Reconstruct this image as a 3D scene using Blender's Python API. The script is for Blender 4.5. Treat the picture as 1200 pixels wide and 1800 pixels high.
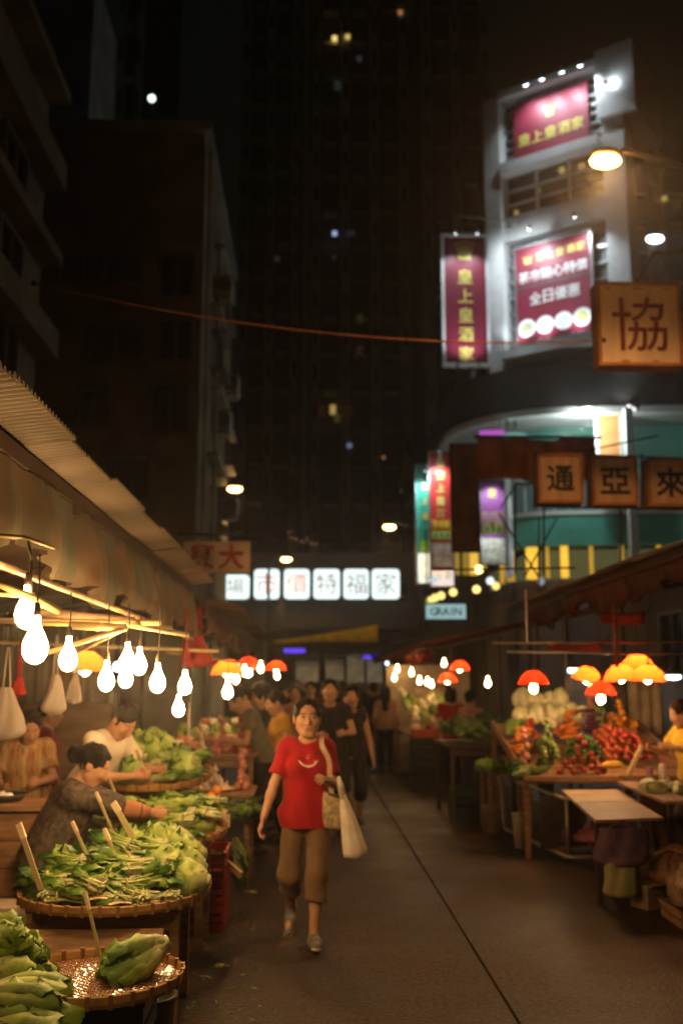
import bpy, math, random
import numpy as np
from mathutils import Vector, Matrix, Euler
from mathutils.bvhtree import BVHTree

for o in list(bpy.data.objects):
    bpy.data.objects.remove(o)
RN = random.Random(11)
S = bpy.context.scene
COL = S.collection
PI = math.pi
rad = math.radians

# ---------------------------------------------------------------- camera, world, exposure
CAM_H = 1.72
cd = bpy.data.cameras.new('camera')
cam = bpy.data.objects.new('camera', cd)
COL.objects.link(cam)
cam.location = (0, 0, CAM_H)
cam.rotation_euler = (rad(90 + 9.57), 0, rad(-1.9))
cd.sensor_fit = 'VERTICAL'
cd.sensor_height = 36
cd.sensor_width = 24
cd.lens = 35.0
cd.clip_start = 0.05
cd.clip_end = 600
cd.dof.use_dof = True
cd.dof.focus_distance = 3.9
cd.dof.aperture_fstop = 1.7
cd.dof.aperture_blades = 0
S.camera = cam
S.render.resolution_x, S.render.resolution_y = 682, 1024

W = bpy.data.worlds.new('World')
S.world = W
W.use_nodes = True
bg = W.node_tree.nodes['Background']
bg.inputs['Color'].default_value = (0.0017, 0.0021, 0.0014, 1)
bg.inputs['Strength'].default_value = 1.0

S.view_settings.view_transform = 'Standard'
S.view_settings.look = 'None'
S.view_settings.gamma = 1
S.view_settings.use_curve_mapping = False
S.view_settings.exposure = 0.0
S.render.engine = 'CYCLES'
cy = S.cycles
cy.use_denoising = True
try:
    cy.denoiser = 'OPENIMAGEDENOISE'
    cy.denoising_input_passes = 'RGB_ALBEDO_NORMAL'
except Exception:
    pass
cy.use_light_tree = True
cy.max_bounces = 5
cy.diffuse_bounces = 3
cy.glossy_bounces = 2
cy.transmission_bounces = 4
cy.sample_clamp_indirect = 3.0
cy.caustics_reflective = False
cy.caustics_refractive = False
WARM = (1.0, 0.55, 0.22)

# ---------------------------------------------------------------- geometry helpers
CM = Matrix.LocRotScale(Vector(cam.location), Euler(cam.rotation_euler), None)
FPX = 1750.0
def ray(px, py):
    d = CM.to_3x3() @ Vector(((px - 600) / FPX, (900 - py) / FPX, -1))
    return d
def at(px, py, Y):
    d = ray(px, py)
    return Vector((0, 0, CAM_H)) + d * (Y / d.y)
def proj_x(p):
    q = CM.inverted() @ Vector(p)
    return 600 - FPX * q.x / q.z
def on_ground(px, py, z=0.0):
    d = ray(px, py)
    return Vector((0, 0, CAM_H)) + d * ((z - CAM_H) / d.z)
def on_plane(px, py, O, u):
    """(s, z): where the sight line meets the vertical plane through O along u."""
    d = ray(px, py)
    n = Vector((-u[1], u[0], 0))
    t = (Vector((O[0], O[1], 0)) - Vector((0, 0, 0))).dot(n) / d.dot(n)
    p = Vector((0, 0, CAM_H)) + d * t
    return (p.x - O[0]) * u[0] + (p.y - O[1]) * u[1], p.z

class MB:
    def __init__(s):
        s.v = []; s.f = []; s.t = []
    def add(s, vs, fs, t=None):
        b = len(s.v)
        s.v += [tuple(v) for v in vs]
        s.f += [tuple(i + b for i in f) for f in fs]
        s.t += list(t) if t is not None else [0.0] * len(vs)
        return s
    def box(s, c, d, rot=None):
        x, y, z = d[0] / 2, d[1] / 2, d[2] / 2
        vs = [Vector((a * x, b * y, e * z)) for e in (-1, 1) for b in (-1, 1) for a in (-1, 1)]
        if rot is not None:
            m = rot if isinstance(rot, Matrix) else Matrix.Rotation(rot, 3, 'Z')
            vs = [m @ v for v in vs]
        c = Vector(c)
        s.add([v + c for v in vs], [(0, 2, 3, 1), (4, 5, 7, 6), (0, 1, 5, 4), (2, 6, 7, 3), (0, 4, 6, 2), (1, 3, 7, 5)])
        return s
    def bar(s, a, b, w, h=None):
        a = Vector(a); b = Vector(b); d = b - a
        q = d.to_track_quat('X', 'Z').to_matrix()
        return s.box((a + b) / 2, (d.length, w, h or w), q)
    def tube(s, pts, r, n=8, cap=True, t=None):
        pts = [Vector(p) for p in pts]
        k = len(pts)
        rs = [r] * k if not hasattr(r, '__len__') else r
        up = Vector((0, 0, 1)); vs = []; fs = []
        d0 = (pts[1] - pts[0]).normalized()
        u = d0.cross(up)
        if u.length < 1e-3: u = d0.cross(Vector((1, 0, 0)))
        u.normalize()
        for i in range(k):
            d = (pts[min(i + 1, k - 1)] - pts[max(i - 1, 0)])
            if d.length < 1e-9: d = d0
            d.normalize()
            u = (u - d * u.dot(d)); u.normalize()
            w = d.cross(u)
            for j in range(n):
                a = 2 * PI * j / n
                vs.append(pts[i] + (u * math.cos(a) + w * math.sin(a)) * rs[i])
        for i in range(k - 1):
            for j in range(n):
                j2 = (j + 1) % n
                fs.append((i * n + j, i * n + j2, (i + 1) * n + j2, (i + 1) * n + j))
        if cap:
            fs.append(tuple(range(n))[::-1]); fs.append(tuple((k - 1) * n + j for j in range(n)))
        tt = None
        if t: tt = [t(i / (k - 1)) for i in range(k) for j in range(n)]
        return s.add(vs, fs, tt)
    def lathe(s, prof, n=16, c=(0, 0, 0), rot=None, tf=None):
        vs = []; fs = []; tt = []
        k = len(prof); c = Vector(c)
        for i, (r, z) in enumerate(prof):
            for j in range(n):
                a = 2 * PI * j / n
                v = Vector((r * math.cos(a), r * math.sin(a), z))
                if rot is not None: v = rot @ v
                vs.append(v + c); tt.append(tf(i / (k - 1)) if tf else 0)
        for i in range(k - 1):
            for j in range(n):
                j2 = (j + 1) % n
                fs.append((i * n + j, i * n + j2, (i + 1) * n + j2, (i + 1) * n + j))
        if prof[0][0] > 1e-5: fs.append(tuple(range(n))[::-1])
        if prof[-1][0] > 1e-5: fs.append(tuple((k - 1) * n + j for j in range(n)))
        return s.add(vs, fs, tt)
    def ball(s, c, r, n=12, m=8, rot=None, wob=0, seed=0):
        if not hasattr(r, '__len__'): r = (r, r, r)
        rr = random.Random(seed)
        ph = [rr.uniform(0, 6.28) for _ in range(4)]
        vs = []; fs = []; c = Vector(c)
        for i in range(m + 1):
            th = PI * i / m
            for j in range(n):
                a = 2 * PI * j / n
                v = Vector((math.sin(th) * math.cos(a), math.sin(th) * math.sin(a), -math.cos(th)))
                if wob:
                    w = 1 + wob * (math.sin(3 * v.x + ph[0]) + math.sin(4 * v.y + ph[1]) + math.sin(5 * v.z + ph[2])) / 2
                    v = v * w
                v = Vector((v.x * r[0], v.y * r[1], v.z * r[2]))
                if rot is not None: v = rot @ v
                vs.append(v + c)
        for i in range(m):
            for j in range(n):
                j2 = (j + 1) % n
                fs.append((i * n + j, i * n + j2, (i + 1) * n + j2, (i + 1) * n + j))
        return s.add(vs, fs)
    def surf(s, fn, nu, nv, tf=None):
        vs = []; tt = []
        for i in range(nu + 1):
            for j in range(nv + 1):
                vs.append(fn(i / nu, j / nv)); tt.append(tf(i / nu, j / nv) if tf else 0)
        fs = [(i * (nv + 1) + j, (i + 1) * (nv + 1) + j, (i + 1) * (nv + 1) + j + 1, i * (nv + 1) + j + 1)
              for i in range(nu) for j in range(nv)]
        return s.add(vs, fs, tt)
    def mesh(s, name, mat, smooth=False):
        me = bpy.data.meshes.new(name)
        me.from_pydata(s.v, [], s.f)
        if any(s.t):
            at_ = me.attributes.new('t', 'FLOAT', 'POINT')
            at_.data.foreach_set('value', np.array(s.t, dtype=np.float32))
        if mat: me.materials.append(mat)
        if smooth and me.polygons:
            me.polygons.foreach_set('use_smooth', [True] * len(me.polygons))
        return me
    def build(s, name, mat, parent=None, smooth=False, solid=0, bevel=0, loc=None, label=None, kind=None, sub=0):
        o = bpy.data.objects.new(name, s.mesh(name, mat, smooth))
        return finish(o, parent, solid, bevel, loc, label, kind, sub)

def finish(o, parent=None, solid=0, bevel=0, loc=None, label=None, kind=None, sub=0):
    COL.objects.link(o)
    if parent is not None: o.parent = parent
    if loc is not None: o.location = loc
    if solid:
        m = o.modifiers.new('solid', 'SOLIDIFY'); m.thickness = solid; m.offset = 0
    if bevel:
        m = o.modifiers.new('bevel', 'BEVEL'); m.width = bevel; m.segments = 2; m.limit_method = 'ANGLE'
    if sub:
        m = o.modifiers.new('sub', 'SUBSURF'); m.levels = sub; m.render_levels = sub
    if label: o['label'] = label
    if kind: o['kind'] = kind
    return o
def inst(src, parent, loc=(0, 0, 0), rot=(0, 0, 0), sc=1.0):
    o = src.copy()
    COL.objects.link(o); o.parent = parent
    o.location = loc; o.rotation_euler = rot
    o.scale = (sc, sc, sc) if not hasattr(sc, '__len__') else sc
    return o
def meshobj(name, me, parent, loc=(0, 0, 0), rot=(0, 0, 0), sc=1.0):
    o = bpy.data.objects.new(name, me)
    COL.objects.link(o); o.parent = parent
    o.location = loc; o.rotation_euler = rot
    o.scale = (sc, sc, sc) if not hasattr(sc, '__len__') else sc
    return o
def tag(o, label=None, cat=None, group=None, kind=None):
    if label: o['label'] = label
    if cat: o['category'] = cat
    if group: o['group'] = group
    if kind: o['kind'] = kind
    return o
def thing(name, label, cat, loc=(0, 0, 0), rz=0.0, group=None, rot=None):
    o = bpy.data.objects.new(name, None)
    o.empty_display_size = 0.1
    COL.objects.link(o)
    o.location = loc
    o.rotation_euler = rot if rot is not None else (0, 0, rz)
    return tag(o, label, cat, group)
def copy_tree(o, parent=None):
    c = o.copy(); COL.objects.link(c)
    if parent is not None: c.parent = parent
    for ch in KIDS.get(o.name, None) or [x for x in o.children]:
        copy_tree(ch, c)
    return c
KIDS = {}

# ---------------------------------------------------------------- materials
MATS = {}
def mat(name, col, rough=0.6, var=0.25, scale=6.0, bump=0.0, bscale=None, metal=0.0, spec=0.4, col2=None, rnd=0.0,
        coat=0.0, trans=0.0, attr=None, stretch=None, emit=None, es=0.0, wet=0.0, sheen=0.0):
    if name in MATS: return MATS[name]
    m = bpy.data.materials.new(name); m.use_nodes = True
    N = m.node_tree.nodes; L = m.node_tree.links
    b = N['Principled BSDF']
    def nd(t, **k):
        x = N.new(t)
        for a, v in k.items(): setattr(x, a, v)
        return x
    tc = nd('ShaderNodeTexCoord'); src = tc.outputs['Object']
    if stretch:
        mp = nd('ShaderNodeMapping'); mp.inputs['Scale'].default_value = stretch
        L.new(src, mp.inputs['Vector']); src = mp.outputs['Vector']
    nz = nd('ShaderNodeTexNoise'); nz.inputs['Scale'].default_value = scale; nz.inputs['Detail'].default_value = 5
    L.new(src, nz.inputs['Vector'])
    lo = [c * (1 - var) for c in col]; hi = [min(1, c * (1 + var)) for c in (col2 or col)]
    if col2 is not None: lo = list(col); hi = list(col2)
    if attr:                                             # colours that run along a leaf or stalk
        at_ = nd('ShaderNodeAttribute', attribute_name='t')
        rp = nd('ShaderNodeValToRGB')
        els = rp.color_ramp.elements
        while len(els) < len(attr): els.new(0.5)
        for e, (p, c) in zip(els, attr):
            e.position = p; e.color = (*c, 1)
        L.new(at_.outputs['Fac'], rp.inputs['Fac'])
        mx = nd('ShaderNodeMix', data_type='RGBA', blend_type='MULTIPLY'); mx.inputs['Factor'].default_value = 1
        cr = nd('ShaderNodeValToRGB')
        cr.color_ramp.elements[0].position = 0.3; cr.color_ramp.elements[0].color = (1 - var,) * 3 + (1,)
        cr.color_ramp.elements[1].position = 0.7; cr.color_ramp.elements[1].color = (1 + var,) * 3 + (1,)
        L.new(nz.outputs['Fac'], cr.inputs['Fac'])
        L.new(rp.outputs['Color'], mx.inputs['A']); L.new(cr.outputs['Color'], mx.inputs['B'])
        cout = mx.outputs['Result']
    else:
        cr = nd('ShaderNodeValToRGB')
        cr.color_ramp.elements[0].position = 0.32; cr.color_ramp.elements[0].color = (*lo, 1)
        cr.color_ramp.elements[1].position = 0.68; cr.color_ramp.elements[1].color = (*hi, 1)
        L.new(nz.outputs['Fac'], cr.inputs['Fac']); cout = cr.outputs['Color']
    if rnd:
        oi = nd('ShaderNodeObjectInfo'); hs = nd('ShaderNodeHueSaturation')
        mr = nd('ShaderNodeMapRange'); mr.inputs['To Min'].default_value = 1 - rnd; mr.inputs['To Max'].default_value = 1 + rnd
        L.new(oi.outputs['Random'], mr.inputs['Value']); L.new(mr.outputs['Result'], hs.inputs['Value'])
        mh = nd('ShaderNodeMapRange'); mh.inputs['To Min'].default_value = 0.5 + rnd * .05; mh.inputs['To Max'].default_value = 0.5 - rnd * .05
        L.new(oi.outputs['Random'], mh.inputs['Value']); L.new(mh.outputs['Result'], hs.inputs['Hue'])
        L.new(cout, hs.inputs['Color']); cout = hs.outputs['Color']
    L.new(cout, b.inputs['Base Color'])
    b.inputs['Roughness'].default_value = rough
    b.inputs['Metallic'].default_value = metal
    b.inputs['Specular IOR Level'].default_value = spec
    b.inputs['Coat Weight'].default_value = coat
    if sheen: b.inputs['Sheen Weight'].default_value = sheen
    if wet:
        nw = nd('ShaderNodeTexNoise'); nw.inputs['Scale'].default_value = wet; nw.inputs['Detail'].default_value = 6
        L.new(tc.outputs['Object'], nw.inputs['Vector'])
        wr = nd('ShaderNodeMapRange'); wr.inputs['From Min'].default_value = 0.38; wr.inputs['From Max'].default_value = 0.62
        wr.inputs['To Min'].default_value = max(.12, rough - .35); wr.inputs['To Max'].default_value = min(1, rough + .15)
        L.new(nw.outputs['Fac'], wr.inputs['Value']); L.new(wr.outputs['Result'], b.inputs['Roughness'])
    if emit:
        b.inputs['Emission Color'].default_value = (*emit, 1); b.inputs['Emission Strength'].default_value = es
    if bump:
        nb = nd('ShaderNodeTexNoise'); nb.inputs['Scale'].default_value = bscale or scale * 4; nb.inputs['Detail'].default_value = 6
        L.new(src, nb.inputs['Vector'])
        bp = nd('ShaderNodeBump'); bp.inputs['Strength'].default_value = bump; bp.inputs['Distance'].default_value = 0.01
        L.new(nb.outputs['Fac'], bp.inputs['Height']); L.new(bp.outputs['Normal'], b.inputs['Normal'])
    if trans:                                            # thin sheets that let light through
        tl = nd('ShaderNodeBsdfTranslucent'); mx = nd('ShaderNodeMixShader'); mx.inputs['Fac'].default_value = trans
        L.new(cout, tl.inputs['Color']); out = N['Material Output']
        L.new(b.outputs['BSDF'], mx.inputs[1]); L.new(tl.outputs['BSDF'], mx.inputs[2]); L.new(mx.outputs['Shader'], out.inputs['Surface'])
    MATS[name] = m
    return m
def glow(name, col, strength, sampling=True):
    if name in MATS: return MATS[name]
    m = bpy.data.materials.new(name); m.use_nodes = True
    N = m.node_tree.nodes; N.remove(N['Principled BSDF'])
    e = N.new('ShaderNodeEmission'); e.inputs['Color'].default_value = (*col, 1); e.inputs['Strength'].default_value = strength
    m.node_tree.links.new(e.outputs[0], N['Material Output'].inputs['Surface'])
    if not sampling:
        try: m.cycles.emission_sampling = 'NONE'
        except Exception: pass
    MATS[name] = m
    return m
def glass(name, col=(0.02, 0.025, 0.03), rough=0.08):
    return mat(name, col, rough=rough, var=0.2, scale=2, spec=0.6)

def lamp(kind, name, loc, power, col, parent=None, radius=0.05, direction=None, angle=70, blend=0.5):
    d = bpy.data.lights.new(name, kind)
    d.energy = power; d.color = col; d.shadow_soft_size = radius
    if kind == 'SPOT': d.spot_size = rad(angle); d.spot_blend = blend
    o = bpy.data.objects.new(name, d); COL.objects.link(o)
    if parent is not None: o.parent = parent
    o.location = loc
    if direction is not None: o.rotation_euler = Vector(direction).to_track_quat('-Z', 'Y').to_euler()
    return o

# ---------------------------------------------------------------- lettering (built-in font, one mesh per character)
GLYPHS = {}
def glyph(ch, bold=0.0):
    k = (ch, bold)
    if k in GLYPHS: return GLYPHS[k]
    c = bpy.data.curves.new('glyph', 'FONT'); c.body = ch; c.resolution_u = 3; c.offset = bold; c.extrude = 0.012
    o = bpy.data.objects.new('glyph', c); COL.objects.link(o)
    dg = bpy.context.evaluated_depsgraph_get()
    me = bpy.data.meshes.new_from_object(o.evaluated_get(dg))
    bpy.data.objects.remove(o); bpy.data.curves.remove(c)
    n = len(me.vertices); a = np.empty(n * 3); me.vertices.foreach_get('co', a); a = a.reshape(-1, 3)
    lo, hi = a.min(0), a.max(0)
    a[:, :2] -= (lo[:2] + hi[:2]) / 2
    b = np.stack([a[:, 0], -a[:, 2], a[:, 1]], 1)
    me.vertices.foreach_set('co', b.ravel()); me.update()
    GLYPHS[k] = (me, hi - lo)
    return GLYPHS[k]
def write(chars, parent, m, pos, size, name='character', bold=0.0, y=0.0):
    """each character its own mesh; pos = list of (x, z) centres in the parent's frame, front toward -Y"""
    out = []
    for ch, (x, z) in zip(chars, pos):
        me, dim = glyph(ch, bold)
        me2 = me.copy(); me2.materials.clear(); me2.materials.append(m)
        k = size / max(dim[0], dim[1], 0.3) if ord(ch) > 0x2e80 else size
        out.append(meshobj(name, me2, parent, (x, y, z), (0, 0, 0), k))
    return out
# ================================================================ SETTING: ground, buildings
M_asph = mat('street_concrete', (0.047, 0.031, 0.018), rough=0.46, var=0.95, scale=34, bump=1.0, bscale=50, spec=0.32)
N = M_asph.node_tree.nodes; L = M_asph.node_tree.links; b_ = N['Principled BSDF']            # broad stains, worn and damp areas over the grit
src_ = b_.inputs['Base Color'].links[0].from_socket
tc_ = N.new('ShaderNodeTexCoord')
nz_ = N.new('ShaderNodeTexNoise'); nz_.inputs['Scale'].default_value = .9; nz_.inputs['Detail'].default_value = 8; nz_.inputs['Roughness'].default_value = .65
L.new(tc_.outputs['Object'], nz_.inputs['Vector'])
rp_ = N.new('ShaderNodeValToRGB'); rp_.color_ramp.elements[0].position = .36; rp_.color_ramp.elements[0].color = (.45, .45, .47, 1); rp_.color_ramp.elements[1].position = .64; rp_.color_ramp.elements[1].color = (1.25, 1.2, 1.15, 1)
L.new(nz_.outputs['Fac'], rp_.inputs['Fac'])
mx_ = N.new('ShaderNodeMix'); mx_.data_type = 'RGBA'; mx_.blend_type = 'MULTIPLY'; mx_.inputs['Factor'].default_value = 1
L.new(src_, mx_.inputs['A']); L.new(rp_.outputs['Color'], mx_.inputs['B']); L.new(mx_.outputs['Result'], b_.inputs['Base Color'])
mr_ = N.new('ShaderNodeMapRange'); mr_.inputs['From Min'].default_value = .35; mr_.inputs['From Max'].default_value = .6; mr_.inputs['To Min'].default_value = .36; mr_.inputs['To Max'].default_value = .58
L.new(nz_.outputs['Fac'], mr_.inputs['Value']); L.new(mr_.outputs['Result'], b_.inputs['Roughness'])
M_joint = mat('joint_dirt', (0.018, 0.015, 0.012), rough=0.7)
M_wall = mat('old_render', (0.24, 0.20, 0.13), rough=0.85, var=0.3, scale=1.2, bump=0.2, bscale=20)
M_wall2 = mat('grey_render', (0.30, 0.31, 0.29), rough=0.85, var=0.35, scale=0.9, bump=0.2, bscale=14)
M_wall3 = mat('lamplit_render', (.46, .48, .42), rough=.85, var=.35, scale=1.3)  # pale so the tenement's street flank looks lamplit; light put into the colour
M_towerb = mat('tower_bay_cladding_lit', (0.70, 0.70, 0.62), rough=0.8, var=0.2, scale=0.5)  # bays and slabs paler than the wall: lit relief put into the colour
M_tower = mat('tower_cladding_shade', (0.11, 0.11, 0.10), rough=0.8, var=0.2, scale=0.5)  # wall kept darker in colour so the bays read as lit
M_dark = mat('dark_steel', (0.03, 0.028, 0.025), rough=0.5, metal=0.3)
M_glass = glass('dark_glass')
M_white = mat('white_paint', (0.72, 0.73, 0.72), rough=0.5, var=0.08, scale=3)
M_soff = mat('soffit_paint', (0.55, 0.56, 0.55), rough=0.6, var=0.1, scale=1)

g = MB().surf(lambda u, v: Vector((-60 + 120 * u, -10 + 190 * v, -0.03)), 4, 4).build('ground', M_joint)
tag(g, kind='structure')
st = bpy.data.objects.new('street', None); COL.objects.link(st); tag(st, kind='structure')
xs = [-6.2, -2.4, 1.08, 4.6, 8.0]
y = -1.5; rows = []
k = 0
while y < 44:
    ln = 5.6 if y < 30 else 7.0
    rows.append((y, y + ln)); y += ln
for (x0, x1) in zip(xs[:-1], xs[1:]):
    for (y0, y1) in rows:
        gap = 0.014
        hz = RN.uniform(-0.003, 0.003)
        m = MB().box(((x0 + x1) / 2, (y0 + y1) / 2, -0.05 + hz), (x1 - x0 - gap, y1 - y0 - 0.005, 0.1))
        m.build('concrete_slab', M_asph, st, bevel=0.003)

# ---- helper: building block with a grid of recessed windows on its camera-side and street-side faces
M_win = mat('window_dark', (0.012, 0.013, 0.014), rough=0.15, var=0.3, scale=1, spec=0.6)
M_frame = mat('window_frame', (0.16, 0.16, 0.15), rough=0.5)
def window(parent, c, w, h, axis, litm=None, label=None):
    """framed pane; axis 'y' = faces -Y, 'x' = faces +X, '-x' = faces -X"""
    f = MB(); p = MB(); t = 0.07
    def bx(mb, dx, dz, sx, sz, dep, off):
        if axis == 'y': mb.box((c[0] + dx, c[1] - off, c[2] + dz), (sx, dep, sz))
        else:
            s_ = 1 if axis == 'x' else -1
            mb.box((c[0] + s_ * off, c[1] + dx, c[2] + dz), (dep, sx, sz))
    bx(f, -w / 2, 0, t, h + t, .12, 0.05); bx(f, w / 2, 0, t, h + t, .12, .05)
    bx(f, 0, h / 2, w - t, t, .12, .05); bx(f, 0, -h / 2, w - t, t, .12, .05); bx(f, 0, 0, t * .6, h - t, .1, .045)
    bx(p, 0, 0, w - t, h - t, .04, .012)
    fo = f.build('window', M_frame, parent)
    p.build('pane', litm or M_win, fo, label=label)
    return fo

# ---- near-left old block: its end wall faces down the street, its flank runs along the street
bl = thing('tenement_building', 'dark brown four storey block with blank end wall behind the left stalls', 'building', (-4.2, 20, 0))
Zt = 13.4
MB().box((-1.4, 4.0, Zt / 2), (6.6, 8.0, Zt)).build('wall', M_wall, bl)
for px, py, w, h in ((150, 475, 1.0, .6), (217, 475, .7, .6), (205, 605, 1.1, .7), (310, 600, .7, .9), (312, 490, .7, .9), (165, 718, .6, .8), (300, 720, .8, 1.0), (120, 830, .8, .9), (230, 840, .8, .9)):
    p = at(px, py, 20)
    window(bl, (p.x + 4.2, -.02, p.z), w, h, 'y')
# the street flank: pipes, ledges, laundry cages
for i in range(6):
    z = 3.2 + i * 1.75
    MB().box((2.0, 3.0 + (i % 2) * .7, z), (.34, 2.4, .12)).build('ledge', M_wall3, bl)
for i in range(5):
    cg = MB()
    z = 3.9 + i * 1.8
    yy = 1.2 + (i * 1.7) % 4
    for q in range(7): cg.box((2.08, yy + q * .2, z), (.03, .03, .9))
    cg.box((2.06, yy + .6, z + .45), (.44, 1.3, .04)); cg.box((2.06, yy + .6, z - .45), (.44, 1.3, .04))
    cg.build('window_cage', M_frame, bl)
MB().tube([(2.02, .25, 0.2), (2.02, .25, Zt - .3)], .06).tube([(2.02, 2.6, 0.2), (2.02, 2.6, Zt - 1)], .05).build('drain_pipe', M_wall3, bl)
for i in range(6):
    yy = 1.4 + (i * 2.3) % 5; z = 3.0 + i * 1.6
    ac = MB().box((2.12, yy, z), (.42, .75, .5)).build('air_conditioner', M_wall3, bl, bevel=.02)
    MB().lathe([(.19, 0), (.19, .02), (.03, .03)], 14, rot=Matrix.Rotation(-PI / 2, 3, 'X')).build('fan_grille', M_frame, ac, loc=(2.15, yy - .376, z))
    MB().box((2.05, yy, z - .29), (.5, .6, .05)).build('bracket', M_frame, ac)
MB().box((1.915, .35, 6.6), (.05, .7, 13.1)).build('corner_strip', M_wall3, bl)  # strip of lamplight down the flank's edge, given by its paler colour
MB().box((-1.4, 4, Zt + .1), (6.9, 8.3, .2)).build('parapet', M_wall2, bl)
MB().box((-2.2, 5, Zt + 3.4), (1.5, 3, 6.4)).build('stair_head', M_wall2, bl)
lp = at(267, 173, 21.5)
rl = thing('roof_lamp', 'small pale green lamp on the dark rooftop at upper left', 'lamp', lp)
MB().ball((0, 0, 0), .085, 10, 6).build('globe', glow('pale_lamp', (.75, .95, .8), 3.0), rl, smooth=True)
MB().tube([(0, 0.05, -2.1), (0, .05, -.06)], .03).build('post', M_dark, rl)

# ---- nearest left facade with ledges, only its far corner is in frame
b2 = thing('shop_house', 'near dark facade with stepped ledges at the left edge', 'building', (-4.9, 9, 0))
MB().box((-2, 3.6, 6.5), (4, 9.4, 13)).build('wall', M_wall, b2)
for i, z in enumerate((4.6, 6.1, 7.6, 9.2, 10.8, 12.4)):
    MB().box((.2, 3.6, z), (.45, 9.2, .22 if i % 2 else .5)).build('ledge', M_wall, b2)
for i in range(4):
    for j in range(3):
        window(b2, (.0, 1.5 + j * 2.4, 5.35 + i * 1.55), 1.2, .9, 'x')

# ---- residential towers far behind
def tower(label, x0, x1, Y, Z, floors, bays, lits=(), rec=1.2):
    t = thing('apartment_tower', label, 'building', ((x0 + x1) / 2, Y, 0))
    w = x1 - x0
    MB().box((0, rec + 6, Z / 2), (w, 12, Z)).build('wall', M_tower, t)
    bw = w / bays
    for i in range(bays):
        if i % 2 == 0:
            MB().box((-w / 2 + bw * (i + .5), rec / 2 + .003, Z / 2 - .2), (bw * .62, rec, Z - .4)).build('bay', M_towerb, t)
    fh = Z / floors
    sl = MB()
    for i in range(bays):
        if i % 2 == 1: sl_x = -w / 2 + bw * (i + .5)
        else: continue
        for f in range(1, floors):
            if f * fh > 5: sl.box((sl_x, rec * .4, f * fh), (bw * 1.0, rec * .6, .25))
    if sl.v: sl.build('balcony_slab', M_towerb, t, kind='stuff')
    wm = MB().box((0, 0, 0), (bw * .34, .08, fh * .45)).mesh('window', M_win)
    for i in range(0, bays, 2):
        for f in range(3, floors):
            meshobj('window', wm, t, (-w / 2 + bw * (i + .5), -.03, (f + .5) * fh))
    for k, (px, py, c, s_, ww, hh) in enumerate(lits):
        s_ *= .55 if s_ > .3 else .16; ww *= .8; hh *= .75
        p = at(px, py, Y - .15)
        MB().box((p.x - (x0 + x1) / 2, -.12, p.z), (ww, .1, hh)).build('lit_window', glow('lit_%.2f%.2f%.3f' % (c[0], c[2], s_), c, s_), t, label='lit window of the tower')
    return t
YEL = (1, .72, .2); BLU = (.45, .6, 1); ORA = (1, .4, .15); GRN = (.7, .8, .15); WHT = (.8, .9, 1)
p0, p1, p2, p3, p4 = (at(x, 700, 68).x for x in (405, 540, 728, 745, 860))
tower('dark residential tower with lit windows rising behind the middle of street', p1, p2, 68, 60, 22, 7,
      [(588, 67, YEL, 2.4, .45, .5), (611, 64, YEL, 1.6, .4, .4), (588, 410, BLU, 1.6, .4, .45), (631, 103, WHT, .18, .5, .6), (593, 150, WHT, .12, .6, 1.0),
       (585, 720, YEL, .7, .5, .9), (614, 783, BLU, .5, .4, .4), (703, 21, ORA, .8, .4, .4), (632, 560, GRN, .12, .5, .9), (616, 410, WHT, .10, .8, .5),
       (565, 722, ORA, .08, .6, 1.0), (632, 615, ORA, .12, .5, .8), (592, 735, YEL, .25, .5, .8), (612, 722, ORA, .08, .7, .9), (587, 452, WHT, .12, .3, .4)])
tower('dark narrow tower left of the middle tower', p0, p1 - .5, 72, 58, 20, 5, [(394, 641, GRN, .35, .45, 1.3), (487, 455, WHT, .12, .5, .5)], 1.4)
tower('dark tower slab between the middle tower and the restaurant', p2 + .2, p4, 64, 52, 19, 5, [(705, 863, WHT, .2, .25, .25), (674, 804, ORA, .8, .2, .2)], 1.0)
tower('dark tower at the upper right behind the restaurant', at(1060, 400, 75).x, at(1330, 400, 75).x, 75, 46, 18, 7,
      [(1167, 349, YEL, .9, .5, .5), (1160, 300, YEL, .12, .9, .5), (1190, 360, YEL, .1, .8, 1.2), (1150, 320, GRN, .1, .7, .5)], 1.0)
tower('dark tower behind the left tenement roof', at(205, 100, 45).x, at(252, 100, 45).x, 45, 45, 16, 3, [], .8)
# string of tiny roof lights far away
sl = thing('light_string', 'string of tiny orange lights sagging in the dark', 'lights', at(530, 942, 50))
pts = [(508, 935), (512, 945), (521, 948), (531, 952), (540, 948), (548, 955), (556, 957)]
w3 = [at(px, py, 50) - at(530, 942, 50) for px, py in pts]
MB().tube(w3, .015, 5).build('wire', M_dark, sl)
for p in w3:
    MB().ball(p, .03, 6, 4).build('bulb', glow('tiny_orange', (1, .45, .2), 1.2), sl)
# low buildings closing the street and sides
M_brn = mat('brown_block', (0.16, 0.11, 0.08), rough=.85, var=.3, scale=.6)
eb = thing('end_building', 'dark low building closing the end of the street below the lit sign row', 'building', (0, 37.2, 0))
MB().box((-1, 5, 5.0), (26, 9, 3.0)).build('wall', M_brn, eb)
MB().box((-9, 5, 1.745), (10, 8.5, 3.49)).build('side_shop', M_brn, eb)
MB().box((9.6, 5, 1.745), (6, 8.5, 3.49)).build('side_shop', M_brn, eb)
MB().box((1.4, 8.9, 1.745), (10.2, .3, 3.49)).build('rear_wall', M_brn, eb)
for i in range(7):
    window(eb, (-4.2 + i * 1.5, .48, 6.0 - .9), 1.0, .6, 'y')
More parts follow.
